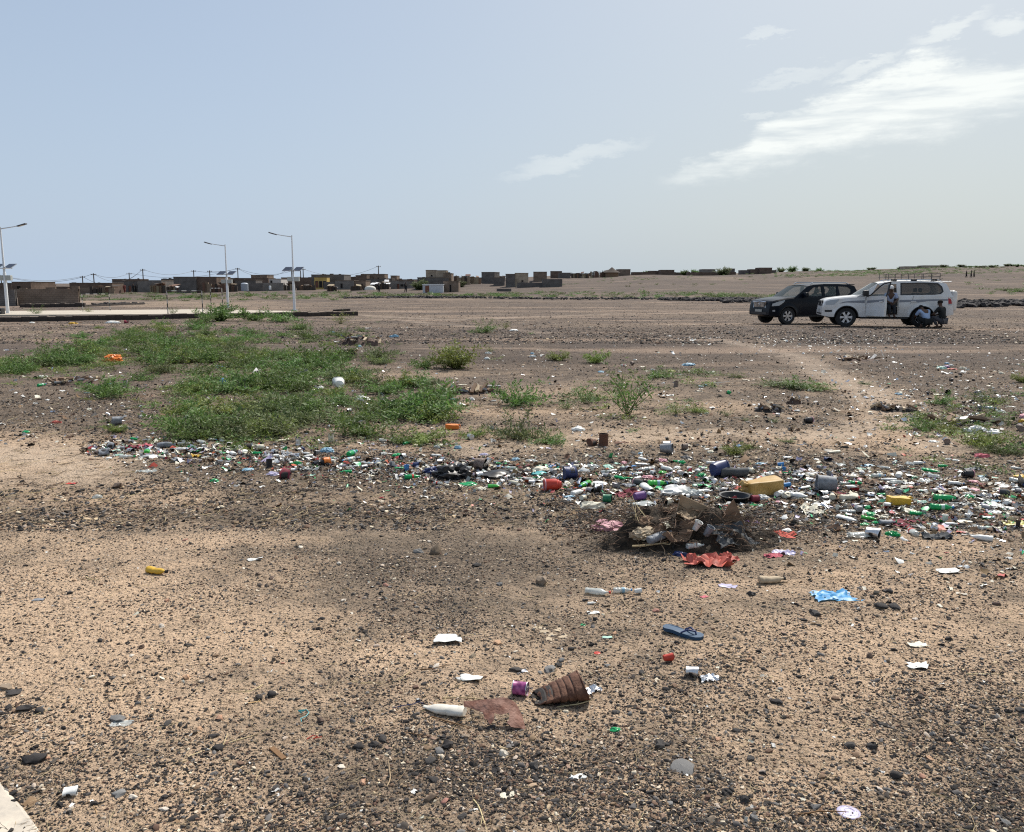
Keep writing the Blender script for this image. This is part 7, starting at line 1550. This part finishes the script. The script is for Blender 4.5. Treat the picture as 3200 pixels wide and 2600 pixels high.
# folded cardboard sheet standing on the heap
mb = MB(); pf = [(0, 0, .05), (.06, .0, .30), (.30, .05, .20), (.40, .06, .10), (.30, .02, .02), (.12, -.02, .0)]
mb.add(([(x, y, z) for x, y, z in pf] + [(x, y + .008, z) for x, y, z in pf], [list(range(6))[::-1], [6, 7, 8, 9, 10, 11]] + [(k, (k + 1) % 6, (k + 1) % 6 + 6, k + 6) for k in range(6)]))
mb.add(([(0, 0, .05), (.06, 0, .30), (.035, -.06, .26), (-.03, -.07, .02)], [(0, 1, 2, 3)]))
o = ob('cardboard_sheet', mb.mesh('cardboard_sheet', C3['card']), None, (g.x - .06, g.y - .02, g.z + .03), (0, 0, 0), (.85, 1.05, 1.0)); tag(o, 'torn tan cardboard sheet standing upright on the heap', 'cardboard')
mb = MB(); pf = [(0, 0, 0), (.05, 0, .17), (.10, .02, .22), (.16, .02, .10), (.2, .01, 0)]; mb.add(([p for p in pf] + [(x, y + .006, z) for x, y, z in pf], [list(range(5))[::-1], [5, 6, 7, 8, 9]] + [(k, (k + 1) % 5, (k + 1) % 5 + 5, k + 5) for k in range(5)]))
tag(ob('cardboard_sheet', mb.mesh('cardboard_sheet', C3['brown']), None, (g.x + .25, g.y - .05, g.z + .08)), 'smaller brown cardboard flap right of the upright sheet', 'cardboard')
onheap('bottle', 'grey', 4, -.17, -.20, .07, .2, .5, (.2, -.2), 'grey bottle half buried in the front of the heap'); onheap('cup', 'white', 4, .06, -.17, .13, .075, .5, (.4, .3), 'dirty white cup stuck in the heap'); onheap('bottle', 'clear', 4, .05, -.26, .03, .13, .3, (.1, 0), 'clear bottle piece at the foot of the heap')
onheap('sheet', 'brown', 9, -.13, -.12, .10, .34, -.3, (.5, .1), 'brown leather like rag arching on the heap'); onheap('sheet', 'cream', 4, -.10, -.14, .15, .1, .5, (.4, 0), 'cream rag scrap on the heap'); onheap('stick', 'straw', 5, -.16, -.30, .03, .42, -.12, (0, .05), 'pale straight cane at the foot of the heap'); onheap('sheet', 'dgrey', 3, .30, -.16, .08, .3, .5, (.6, 0), 'black cloth on the right front of the heap')
onheap('cup', 'grey', 6, .13, -.2, .1, .08, .5, (.4, .3), 'grey cup right of the dirty white one'); onheap('bag', 'tan', 3, -.28, -.14, .08, .2, .1, (.2, 0), 'tan sacking lump left in the heap'); onheap('sheet', 'card', 12, .02, -.08, .19, .16, .8, (.5, .2), 'tan paper fold on the heap crown')
for k in range(5): onheap('stick', 'straw', 30 + k, -.38 + .02 * k, -.05, .13 + .03 * k, .2, 1.0 + .25 * k, (0, -.9 + .1 * k), '%s straw stem sticking up at the left of the heap' % ('shortest', 'second', 'middle', 'fourth', 'longest')[k])
# dark heaps further off
def dheap(px, py, wpx, hgt_, label, m_, seed, depth=None):
    g = G(px, py, depth); s = wpx / F * g.y; V_, F_ = gridm(26, 12); o_ = []
    for q in V_:
        x, y = q[0] * 2, q[1] * 2; e = max(0, 1 - x * x - y * y) ** .6; l_ = max(.02, .6 + .7 * nv((x, y, 0), 2.6, seed) + .5 * nv((x, y, 0), 7, seed)); X_, Y_ = x * s / 2, y * s * .3
        o_.append((X_, Y_, e * hgt_ * l_ + gzs(g.x + X_, g.y + Y_) - g.z - .02))
    o = ob('debris_mound', me_from('debris_mound', o_, F_, [m_], smooth=20), None, g); tag(o, label, 'debris mound'); 
    mb = MB(); r_ = random.Random(seed)
    for k in range(26):
        x, y = r_.uniform(-.4, .4) * s, r_.uniform(-.2, .1) * s; z = hgt_ * r_.uniform(.2, .8); a = r_.uniform(0, 3.14); l_ = s * r_.uniform(.04, .12); mb.add(box(-l_, l_, -l_ * .25, l_ * .25, -.01, .01 + l_ * .1), r_.choice((0, 0, 1, 2)), Matrix.Translation((x, y, z)) @ Euler((r_.uniform(-.6, .6), r_.uniform(-.6, .6), a)).to_matrix().to_4x4())
    tag(ob('shards', mb.mesh('shards', [C3['brown'], C3['tan'], C3['dtin']]), o), None, kind='stuff'); return o
DM = mat('burnt_debris', (.018, .016, .016), .9, col2=(.06, .05, .045), vscale=9, bump=1, bscale=30); DM2 = mat('brown_debris', (.05, .034, .028), .9, col2=(.15, .10, .08), vscale=7, bump=1, bscale=30)
dheap(1130, 1078, 150, .32, 'dark brown scrap mound right of the green mat tip', DM2, 3); dheap(1085, 1110, 70, .16, 'small dark mound below the scrap mound', DM, 4); dheap(240, 1198, 170, .12, 'low mound of brown and white refuse at left', DM2, 5); dheap(2405, 1284, 110, .10, 'burnt black clump left of the path', DM, 6)
dheap(2795, 1278, 170, .08, 'flat burnt black patch right of the path', DM, 7); dheap(2990, 1318, 260, .07, 'flat burnt litter patch with white flecks at right', DM, 8); dheap(1470, 1225, 200, .12, 'twiggy brown debris left of the dense middle bush', DM2, 9); dheap(2480, 1262, 50, .14, 'single dark brown lump left of the path', DM2, 10)
dheap(850, 1180, 260, .14, 'low brown refuse rise in the green mat', DM2, 11); dheap(2680, 1125, 150, .07, 'flat dark twig patch below the white car', DM2, 12); dheap(2480, 1345, 46, .05, 'small dark clod on the sand', DM, 14)
# black rock rows at the plateau edge
RK2 = [mat('black_rubble', (.035, .031, .032), .9, var=.5, vscale=3, rnd=.3, bump=.5, bscale=8)]
RB = [me_from('rubble', *pebble(100 + k, .7, 2), RK2, smooth=25) for k in range(5)]
def rubble(name, segs, n, s0, s1, label):
    X_, Y_ = [], []
    for (pa, da, pb, db, f_) in segs:
        m_ = int(n * f_); t_ = rng.random(m_); d = da + (db - da) * t_ + rng.normal(0, 1.2, m_); px = pa + (pb - pa) * t_; X_.append((px - CX) / F * d); Y_.append(d)
    x, y = np.concatenate(X_), np.concatenate(Y_); z = gz(x, y); m_ = len(x); s = rng.uniform(s0, s1, m_)
    scatter(name, np.stack([x, y, z + s * .3], 1), np.stack([rng.normal(0, .4, m_), rng.normal(0, .4, m_), rng.uniform(0, 6.28, m_)], 1), np.stack([s, s, s], 1), rng.integers(0, 5, m_), RB, label, 'rubble')
rubble('rubble_line', [(1080, 104, 1420, 106, .35), (1420, 106, 2100, 108, .6)], 800, .07, .2, 'thin line of dark stones across the far edge of the plain')
rubble('rubble_ridge', [(2060, 104, 2420, 98, .28), (2250, 92, 2400, 90, .12), (2180, 100, 2420, 94, .1)], 2200, .12, .36, 'ridge of black rubble behind the dark car')
rubble('rubble_spread', [(2985, 74, 3120, 76, .35), (2990, 82, 3260, 88, .3), (3140, 78, 3300, 80, .35)], 700, .12, .40, 'black rubble spread right of the white car')
rubble('kerb_rubble', [(180, 78, 270, 80, .5), (300, 84, 460, 90, .3), (340, 92, 420, 94, .2)], 220, .08, .22, 'black stones lying before the left yard wall')
# ------------------------------------------------------------------ rocks one by one
RKM2 = [mat('rock_basalt', (.058, .052, .05), .88, var=.35, vscale=30, rnd=.35, bump=.5, bscale=120), mat('rock_brown', (.16, .115, .085), .9, var=.25, vscale=25, rnd=.2, bump=.5, bscale=120), mat('rock_tan', (.30, .235, .17), .88, var=.2, vscale=25, rnd=.2, bump=.4, bscale=120), mat('rock_grey', (.20, .195, .19), .88, var=.2, vscale=25, rnd=.2, bump=.4, bscale=120), mat('rock_pale', (.62, .55, .47), .8, rnd=.1, bump=.3, bscale=100), mat('rock_rose', (.45, .25, .17), .8, rnd=.15, bump=.3, bscale=100)]
RC = {}
def rockmesh(mi, v):
    if (mi, v) not in RC: RC[(mi, v)] = me_from('rock', *pebble(200 + v * 7 + mi, .42 + .12 * (v % 4), 2), [RKM2[mi]], smooth=(22 if v % 2 else 70))
    return RC[(mi, v)]
def rock(mi, v, px, py, wpx, label, up=1.0, yaw=None, group=None):
    g = G(px, py); s = wpx / F * g.y / 2; o = ob('rock', rockmesh(mi, v), None, (g.x, g.y, g.z + s * .22 * up), (random.uniform(-.2, .2), random.uniform(-.2, .2), random.uniform(0, 6.28) if yaw is None else yaw), (s, s, s * up)); return tag(o, label, 'stone', group)
for a in ((2, 1, 1692, 1824, 36, 'upright tan stone standing on the dark gravel', 1.9), (1, 2, 1362, 1728, 42, 'brown pyramid shaped stone at centre left', 1.2), (3, 3, 1308, 1726, 26, 'grey flat stone left of the brown pyramid stone', .8), (0, 4, 108, 2378, 60, 'large dark stone at the lower left', 1.0), (5, 1, 146, 2372, 18, 'little orange stone touching the large dark one', 1.0), (0, 5, 82, 2216, 42, 'dark rounded stone left of its flatter neighbour', 1.1), (0, 6, 125, 2225, 40, 'flatter dark stone at left', .8),
          (3, 7, 370, 2250, 42, 'grey flat stone wrapped in thin plastic', .7), (3, 8, 374, 2482, 42, 'grey dark topped stone at the lower left', .8), (0, 9, 665, 2302, 30, 'dark stone left beside the forked twig', .8), (0, 10, 682, 2340, 32, 'dark round stone at the foot of the forked twig', 1.0), (3, 11, 1720, 2094, 46, 'flat grey stone behind the ribbed tin', .5), (0, 12, 1612, 2094, 36, 'black stone with foil left of the grey slab stone', .8), (0, 13, 1195, 2310, 34, 'black angular stone above the bottom gravel', .9),
          (0, 14, 1120, 2336, 34, 'dark round stone left of the black angular one', 1.0), (0, 15, 1398, 2334, 44, 'long dark flake of stone leaning in the gravel', .9), (3, 16, 1372, 2352, 34, 'grey rounded stone before the leaning flake', .9), (0, 17, 1670, 2398, 36, 'dark cube like stone at the bottom centre', 1.2), (0, 18, 1345, 2500 - 120, 38, 'dark flat stone right of the root twig', .8), (1, 19, 1345, 2498, 34, 'brown round stone at the bottom centre', 1.1), (5, 2, 1390, 2505, 26, 'rose stone right of the brown round one', .8),
          (5, 3, 1136, 2446, 24, 'orange stone at the bottom left centre', 1.0), (4, 4, 1066, 2398, 24, 'white oblong pebble near the orange stone', .8), (0, 20, 1733, 2506, 32, 'black stone lower right of the cream scrap', .8), (4, 5, 512, 2530, 26, 'white stone at the bottom left', .8), (0, 21, 512, 2496, 28, 'dark brown stone above the white one', 1.0), (0, 22, 1785, 2030, 20, 'small dark stone on the sand', 1), (4, 6, 1362, 2085, 26, 'cream pebble on the open sand', .7), (5, 7, 1555, 2012, 26, 'tan pebble with shade right of the wrapper', .8),
          (0, 23, 2545, 1918, 44, 'dark stone right of the flip flop', .7), (0, 24, 2755, 1896, 44, 'left stone of the dark pair at right', .8), (0, 25, 2795, 1898, 38, 'right stone of the dark pair at right', .8), (0, 26, 2780, 1850, 26, 'black lump above the dark pair', .9), (0, 27, 2345, 1858, 28, 'dark stone between the bottles and the blue bag', .8), (0, 28, 2080, 2155, 24, 'grey stone below the shiny tin', 1.0), (0, 29, 2425, 2195, 36, 'black clod with a stalk at right', .9), (0, 30, 2725, 2338, 32, 'round grey stone right of centre at the bottom', 1.3),
          (0, 31, 2655, 2332, 40, 'flat dark stone beside the round grey one', .7), (0, 32, 2800, 2428, 40, 'angular black stone above the lilac lid', 1.3), (0, 33, 2328, 2505, 34, 'dark upright stone at the bottom right', 1.5), (3, 34, 2548, 2525, 34, 'smooth grey stone left of the lilac lid', .8), (0, 35, 2270, 2480, 34, 'black stone left of the upright one', .9), (5, 8, 2908, 2372, 26, 'rose pebble at the right', .6), (0, 36, 3190, 2222, 34, 'black stone at the right edge', 1.0), (3, 37, 3145, 2572, 30, 'grey stone at the bottom right edge', .8),
          (1, 38, 370, 1522, 36, 'brown angular rock below the left of the band', 1.0), (1, 39, 205, 1545, 14, 'small brown stone at far left', 1), (0, 40, 1490, 1768, 24, 'dark stone on the dark gravel patch', 1.2), (3, 41, 1562, 1828, 22, 'pale grey shard in the dark gravel patch', 1.2), (3, 42, 2130, 2400, 80, 'flat grey triangular stone at lower right', .3), (0, 43, 2060, 2332, 40, 'left dark stone above the flat grey triangle', .9), (0, 44, 45, 2165, 50, 'flat brown stone at the left edge', .4), (2, 45, 20, 2150, 44, 'tan clod at the left picture edge', .8),
          (0, 46, 850, 2172, 34, 'dark stone with a tan sliver before it', .9), (0, 47, 810, 2182, 26, 'smaller dark stone left of that with the sliver', 1)):
    rock(a[0], a[1], a[2], a[3], a[4], a[5], a[6])
# ------------------------------------------------------------------ the rest of the litter band, piece by piece
LAND = [(325, 1420, 'the leftmost grey tin'), (465, 1396, 'the rose cloth'), (565, 1392, 'the clear white bag'), (608, 1426, 'the yellow sheet scrap'), (705, 1436, 'the green bottle by the yellow sheet'), (812, 1408, 'the round cream tub'), (892, 1494, 'the maroon tray'), (1012, 1452, 'the orange tub'), (1022, 1412, 'the pale blue bag'), (1240, 1426, 'the crushed green plastic'), (1290, 1496, 'the near green bottle'),
        (1352, 1478, 'the navy bag'), (1420, 1490, 'the long black bag'), (1505, 1470, 'the open rusty tin'), (1545, 1488, 'the shiny black bag'), (1684, 1482, 'the teal bag'), (1728, 1532, 'the red jar'), (1782, 1497, 'the large navy tin'), (1870, 1538, 'the silver tin'), (1850, 1586, 'the cream bag'), (1850, 1392, 'the rusty cans'), (1965, 1545, 'the maroon cloth'), (2012, 1578, 'the clear bag on the heap'), (2056, 1518, 'the straight green bottle'),
        (2112, 1542, 'the white bags'), (2082, 1418, 'the dull dark pail'), (2192, 1488, 'the round green lump'), (2240, 1488, 'the navy bucket'), (2296, 1564, 'the black basin'), (2372, 1543, 'the ochre jerrycan'), (2490, 1556, 'the slanting white bottle'), (2585, 1534, 'the grey blue bucket'), (2655, 1562, 'the cream bottle'), (2720, 1608, 'the crushed green bottles'), (2690, 1680, 'the crushed clear bottle'), (2812, 1576, 'the yellow jerrycan'),
        (2925, 1680, 'the charcoal cloth'), (2948, 1580, 'the long green bottles'), (3022, 1492, 'the black pot'), (3078, 1552, 'the striped cloth'), (3190, 1606, 'the black bundle'), (3146, 1520, 'the flat white plate'), (2445, 1672, 'the red net strip'), (2295, 1418, 'the tuft with the blue rag')]
FORE = [(492, 1792, 'the yellow bottle'), (108, 2378, 'the large dark corner stone'), (220, 2482, 'the mint rimmed tin'), (278, 2530, 'the ochre stick'), (690, 2322, 'the forked twig'), (868, 2356, 'the wood sliver'), (940, 2235, 'the teal string'), (1388, 2226, 'the crushed white bottle'), (1548, 2262, 'the rusty plate'), (1626, 2171, 'the purple can'), (1747, 2183, 'the ribbed tin'), (1850, 2158, 'the silver foil'),
        (1398, 2004, 'the crumpled wrapper'), (1470, 2122, 'the curled paper'), (1692, 1824, 'the upright tan stone'), (1362, 1728, 'the brown pyramid stone'), (796, 1750, 'the star shaped scrap'), (1868, 1858, 'the clear bottles'), (2134, 1984, 'the flip flop'), (2162, 2112, 'the shiny tin'), (2602, 1864, 'the blue bag'), (2414, 1820, 'the tan bottle'), (2866, 2085, 'the white wrapper'), (2962, 1787, 'the white strip'), (2652, 2540, 'the lilac lid'),
        (2800, 2428, 'the angular black stone'), (2725, 2338, 'the round grey stone'), (2130, 2400, 'the flat grey triangle'), (1805, 2428, 'the bottom centre scrap'), (1345, 2498, 'the brown round stone'), (1245, 2420, 'the root like twig'), (512, 2530, 'the white stone'), (370, 2250, 'the plastic wrapped stone'), (1715, 1980, 'the dry leaves'), (3080, 2110, 'the long right stalk')]
def rel(px, py, LD):
    q = min(LD, key=lambda l: ((l[0] - px) / 1.0) ** 2 + ((l[1] - py) * 2.2) ** 2); dx, dy = px - q[0], py - q[1]
    if abs(dx) > abs(dy) * 1.6: return ('right of ' if dx > 0 else 'left of ') + q[2]
    return ('in front of ' if dy > 0 else 'behind ') + q[2]
def relabel(L_, sep):
    """things that would share a label are told apart by their order in the picture, as far as that goes"""
    D = {}
    for o, px, py, base_, grp in L_: D.setdefault(base_, []).append((px, py, o, grp))
    for base_, l in D.items():
        l.sort(key=lambda q: q[0]); n = len(l); words = {1: [''], 2: ['left hand ', 'right hand '], 3: ['leftmost ', 'middle ', 'rightmost '], 4: ['leftmost ', 'second leftmost ', 'second rightmost ', 'rightmost '], 5: ['leftmost ', 'second leftmost ', 'middle ', 'second rightmost ', 'rightmost ']}
        for k, (px, py, o, grp) in enumerate(l):
            w_ = words[n][k] if n in words else ('near ' if py > np.median([q[1] for q in l]) else 'far ')
            o['label'] = w_ + base_; o['group'] = grp
rr = random.Random(11)
def free(px, py, rad_): return all((px - a) ** 2 + ((py - b_) * 2.4) ** 2 > (rad_ + s_ * .42) ** 2 for a, b_, s_ in OCC)
REST = []
MIX = [('can', ['tin', 'tin', 'dtin', 'dtin', 'grey', 'rusttin', 'cream', 'white', 'dblue'], 22), ('bottle', ['clear', 'clear', 'clear', 'white', 'cream', 'white', 'green', 'lightgreen'], 26), ('bag', ['white', 'clear', 'clear', 'white', 'cream', 'lblue', 'black', 'lilac', 'mint', 'lpink'], 15),
       ('scrap', ['white', 'cream', 'tan', 'dgrey', 'maroon', 'mint', 'grey', 'red'], 20), ('board', ['card', 'brown', 'tan', 'white'], 5), ('stick', ['dwood', 'straw'], 4), ('cup', ['white', 'grey', 'clear', 'blue'], 4), ('lid', ['white', 'tin', 'tin', 'blue', 'grey'], 5), ('sheet', ['grey', 'white', 'brown', 'maroon', 'cream', 'clear'], 9), ('jar', ['white', 'dgrey'], 1)]
STATE = {'can': 'tin can', 'bottle': 'crushed bottle', 'bag': 'crumpled bag', 'scrap': 'torn scrap', 'board': 'folded board', 'stick': 'stick', 'cup': 'cup', 'lid': 'flat lid', 'sheet': 'wrinkled rag', 'jar': 'small jar'}
tot = 0; tries = 0
while tot < 480 and tries < 9000:
    tries += 1
    px = rr.uniform(290, 3320); h = float(np.interp(px, BX, BH)); py = float(np.interp(px, BX, BY)) + rr.gauss(0, .52) * h
    if 1830 < px < 2520 and 1590 < py < 1760: continue
    cn = .5 + .5 * math.sin(px * .021 + 2 * math.sin(py * .05)) * math.sin(py * .07 + px * .009)
    if rr.random() > float(np.interp(px, [290, 450, 1500, 2000, 2700, 3300], [.4, .8, .85, 1, 1, .7])) * (.2 + cn): continue
    x_ = rr.random() * sum(m_[2] for m_ in MIX)
    for kd, cs_, w_ in MIX:
        x_ -= w_
        if x_ <= 0: break
    wpx = {'can': 27, 'bottle': 46, 'bag': 42, 'scrap': 26, 'board': 36, 'stick': 60, 'cup': 22, 'lid': 22, 'sheet': 46, 'jar': 34}[kd] * rr.uniform(.7, 1.15) * (.82 + .36 * (py - 1380) / 250)
    if not free(px, py, wpx * .30): continue
    c = rr.choice(cs_)
    o = item(kd, c, rr.choice((1, 2, 3, 4, 6, 7, 8, 9, 11)), px, py, 'x', wpx, rr.uniform(0, 6.28) if kd != 'bottle' else rr.choice((0, math.pi)) + rr.gauss(0, .7), zs=.62 if kd in ('sheet', 'bag') else rr.uniform(.6, 1))
    where = rel(px, py, LAND); o['kindname'] = kd; REST.append((o, px, py, '%s %s %s' % (NAMEC[c], STATE[kd], where), {'can': 'tins of the litter band', 'bottle': 'bottles of the litter band', 'bag': 'bags of the litter band'}.get(kd, STATE[kd] + 's of the litter band'))); tot += 1
for o, *_ in REST: del o['kindname']
relabel(REST, 0)
# litter strewn in the middle ground
MID = [(355, 1128, 'the orange lump in the mat'), (702, 1206, 'the blue pail'), (1060, 1216, 'the white bucket'), (1140, 1272, 'the clear bag in the green'), (240, 1198, 'the left refuse mound'), (366, 1328, 'the pale drum'), (1132, 1340, 'the open silver can'), (1416, 1341, 'the orange jerrycan'), (1808, 1345, 'the torn white bag'), (1615, 1266, 'the dense middle bush'), (1960, 1296, 'the open yellow green bush'), (1420, 1152, 'the largest round bush'),
       (1742, 1126, 'the small dark bushes'), (2152, 1142, 'the bright blue cloth'), (2490, 1215, 'the flat mat by the path'), (2405, 1284, 'the burnt clump'), (2795, 1278, 'the flat burnt patch'), (2945, 1262, 'the tuft by the burnt patch'), (2958, 1148, 'the small pile of bags'), (3035, 1312, 'the white bag at right'), (3105, 1354, 'the long pale bag'), (2525, 1322, 'the black lump on the sand'), (1130, 1078, 'the scrap mound'), (850, 1180, 'the refuse rise'), (176, 1322, 'the coral scrap')]
REST = []
AR = [(100, 400, 1170, 1235, 26), (600, 1050, 1165, 1230, 26), (1050, 1200, 1215, 1300, 10), (1380, 1560, 1200, 1260, 18), (1480, 1700, 1090, 1150, 16), (1850, 2150, 1120, 1180, 18), (2080, 2600, 1180, 1350, 22), (2830, 3220, 1270, 1390, 50), (2750, 3200, 1130, 1260, 40), (1150, 1500, 1370, 1405, 14), (300, 700, 1290, 1360, 14), (950, 1130, 1030, 1110, 10), (1990, 2300, 1380, 1420, 14), (2500, 3000, 1430, 1480, 22)]
for (x0, x1, y0, y1, n) in AR:
    for k in range(n):
        px, py = rr.uniform(x0, x1), rr.uniform(y0, y1); kd = rr.choice(['bag', 'scrap', 'scrap', 'bag', 'can', 'bottle', 'board']); c = rr.choice({'bag': ['white', 'white', 'clear', 'cream', 'black', 'lblue'], 'scrap': ['white', 'cream', 'tan', 'brown'], 'can': ['dtin', 'tin', 'rusttin'], 'bottle': ['clear', 'white', 'green'], 'board': ['card', 'brown']}[kd])
        wpx = rr.uniform(12, 26) * (.7 + .6 * (py - 1030) / 400)
        if not free(px, py, wpx * .4): continue
        o = item(kd, c, rr.randint(1, 11), px, py, 'x', wpx, rr.uniform(0, 6.28)); REST.append((o, px, py, 'little %s %s %s' % (NAMEC[c], STATE[kd], rel(px, py, MID)), 'scattered litter of the middle ground'))
relabel(REST, 0)
# further stones
REST = []
for k in range(150):
    py = rr.uniform(1680, 2590); px = rr.uniform(10, 3190); mi = rr.choice([0, 0, 0, 0, 0, 1, 3, 2, 5, 4]); wpx = rr.uniform(13, 25) * (.65 + .7 * (py - 1650) / 950)
    if not free(px, py, wpx * .7): continue
    g = G(px, py); s = wpx / F * g.y / 2; up = rr.uniform(.7, 1.2); o = ob('stone', rockmesh(mi, rr.randint(1, 12)), None, (g.x, g.y, g.z + s * .2), (rr.uniform(-.3, .3), rr.uniform(-.3, .3), rr.uniform(0, 6.28)), (s, s, s * up)); tag(o, 'x', 'stone')
    OCC.append((px, py, wpx)); REST.append((o, px, py, '%s %s stone %s' % ('small' if wpx < 20 else 'larger', ['black', 'brown', 'tan', 'grey', 'pale', 'rose'][mi], rel(px, py, FORE)), 'loose stones on the gravel in front'))
relabel(REST, 0)
REST = []
for k in range(46):
    py = rr.uniform(1640, 2580); px = rr.uniform(20, 3180); c = rr.choice(['straw', 'straw', 'dwood']); o = item('stick', c, rr.randint(30, 44), px, py, 'x', rr.uniform(40, 80) * (.7 + .5 * (py - 1650) / 950), rr.uniform(0, 6.28)); REST.append((o, px, py, '%s stalk %s' % ('pale' if c == 'straw' else 'brown', rel(px, py, FORE)), 'loose stalks on the gravel in front'))
relabel(REST, 0)
MATL = MID + [(60, 1160, 'the far left mat edge'), (180, 1130, 'the left arm of the mat'), (400, 1060, 'the far upper mat corner'), (560, 1050, 'the far upper mat middle'), (690, 1148, 'the blue scrap in the mat'), (690, 1003, 'the kerb shrub'), (880, 1006, 'the lamp shrub'), (1037, 1042, 'the pale blue bag'), (950, 1100, 'the mat tip hollow'), (600, 1350, 'the first white litter'), (760, 1340, 'the near patch middle'), (900, 1320, 'the near patch right side'), (500, 1140, 'the thick mat middle'), (480, 1215, 'the bare strip'), (800, 1080, 'the right mat shoulder')]
for px, py, lab, o in MSEED: pass
relabel([(o, px, py, '%s seedling %s' % (lab.split()[0], rel(px, py, MATL)), 'feathery green seedlings of the mat') for px, py, lab, o in MSEED], 0)
relabel([(o, px, py, lab, 'scrub trees of the skyline') for px, py, lab, o in SKY_T], 0)
relabel([(o, px, py, lab, 'bushes of the far green strips') for px, py, lab, o in FAR_B], 0)
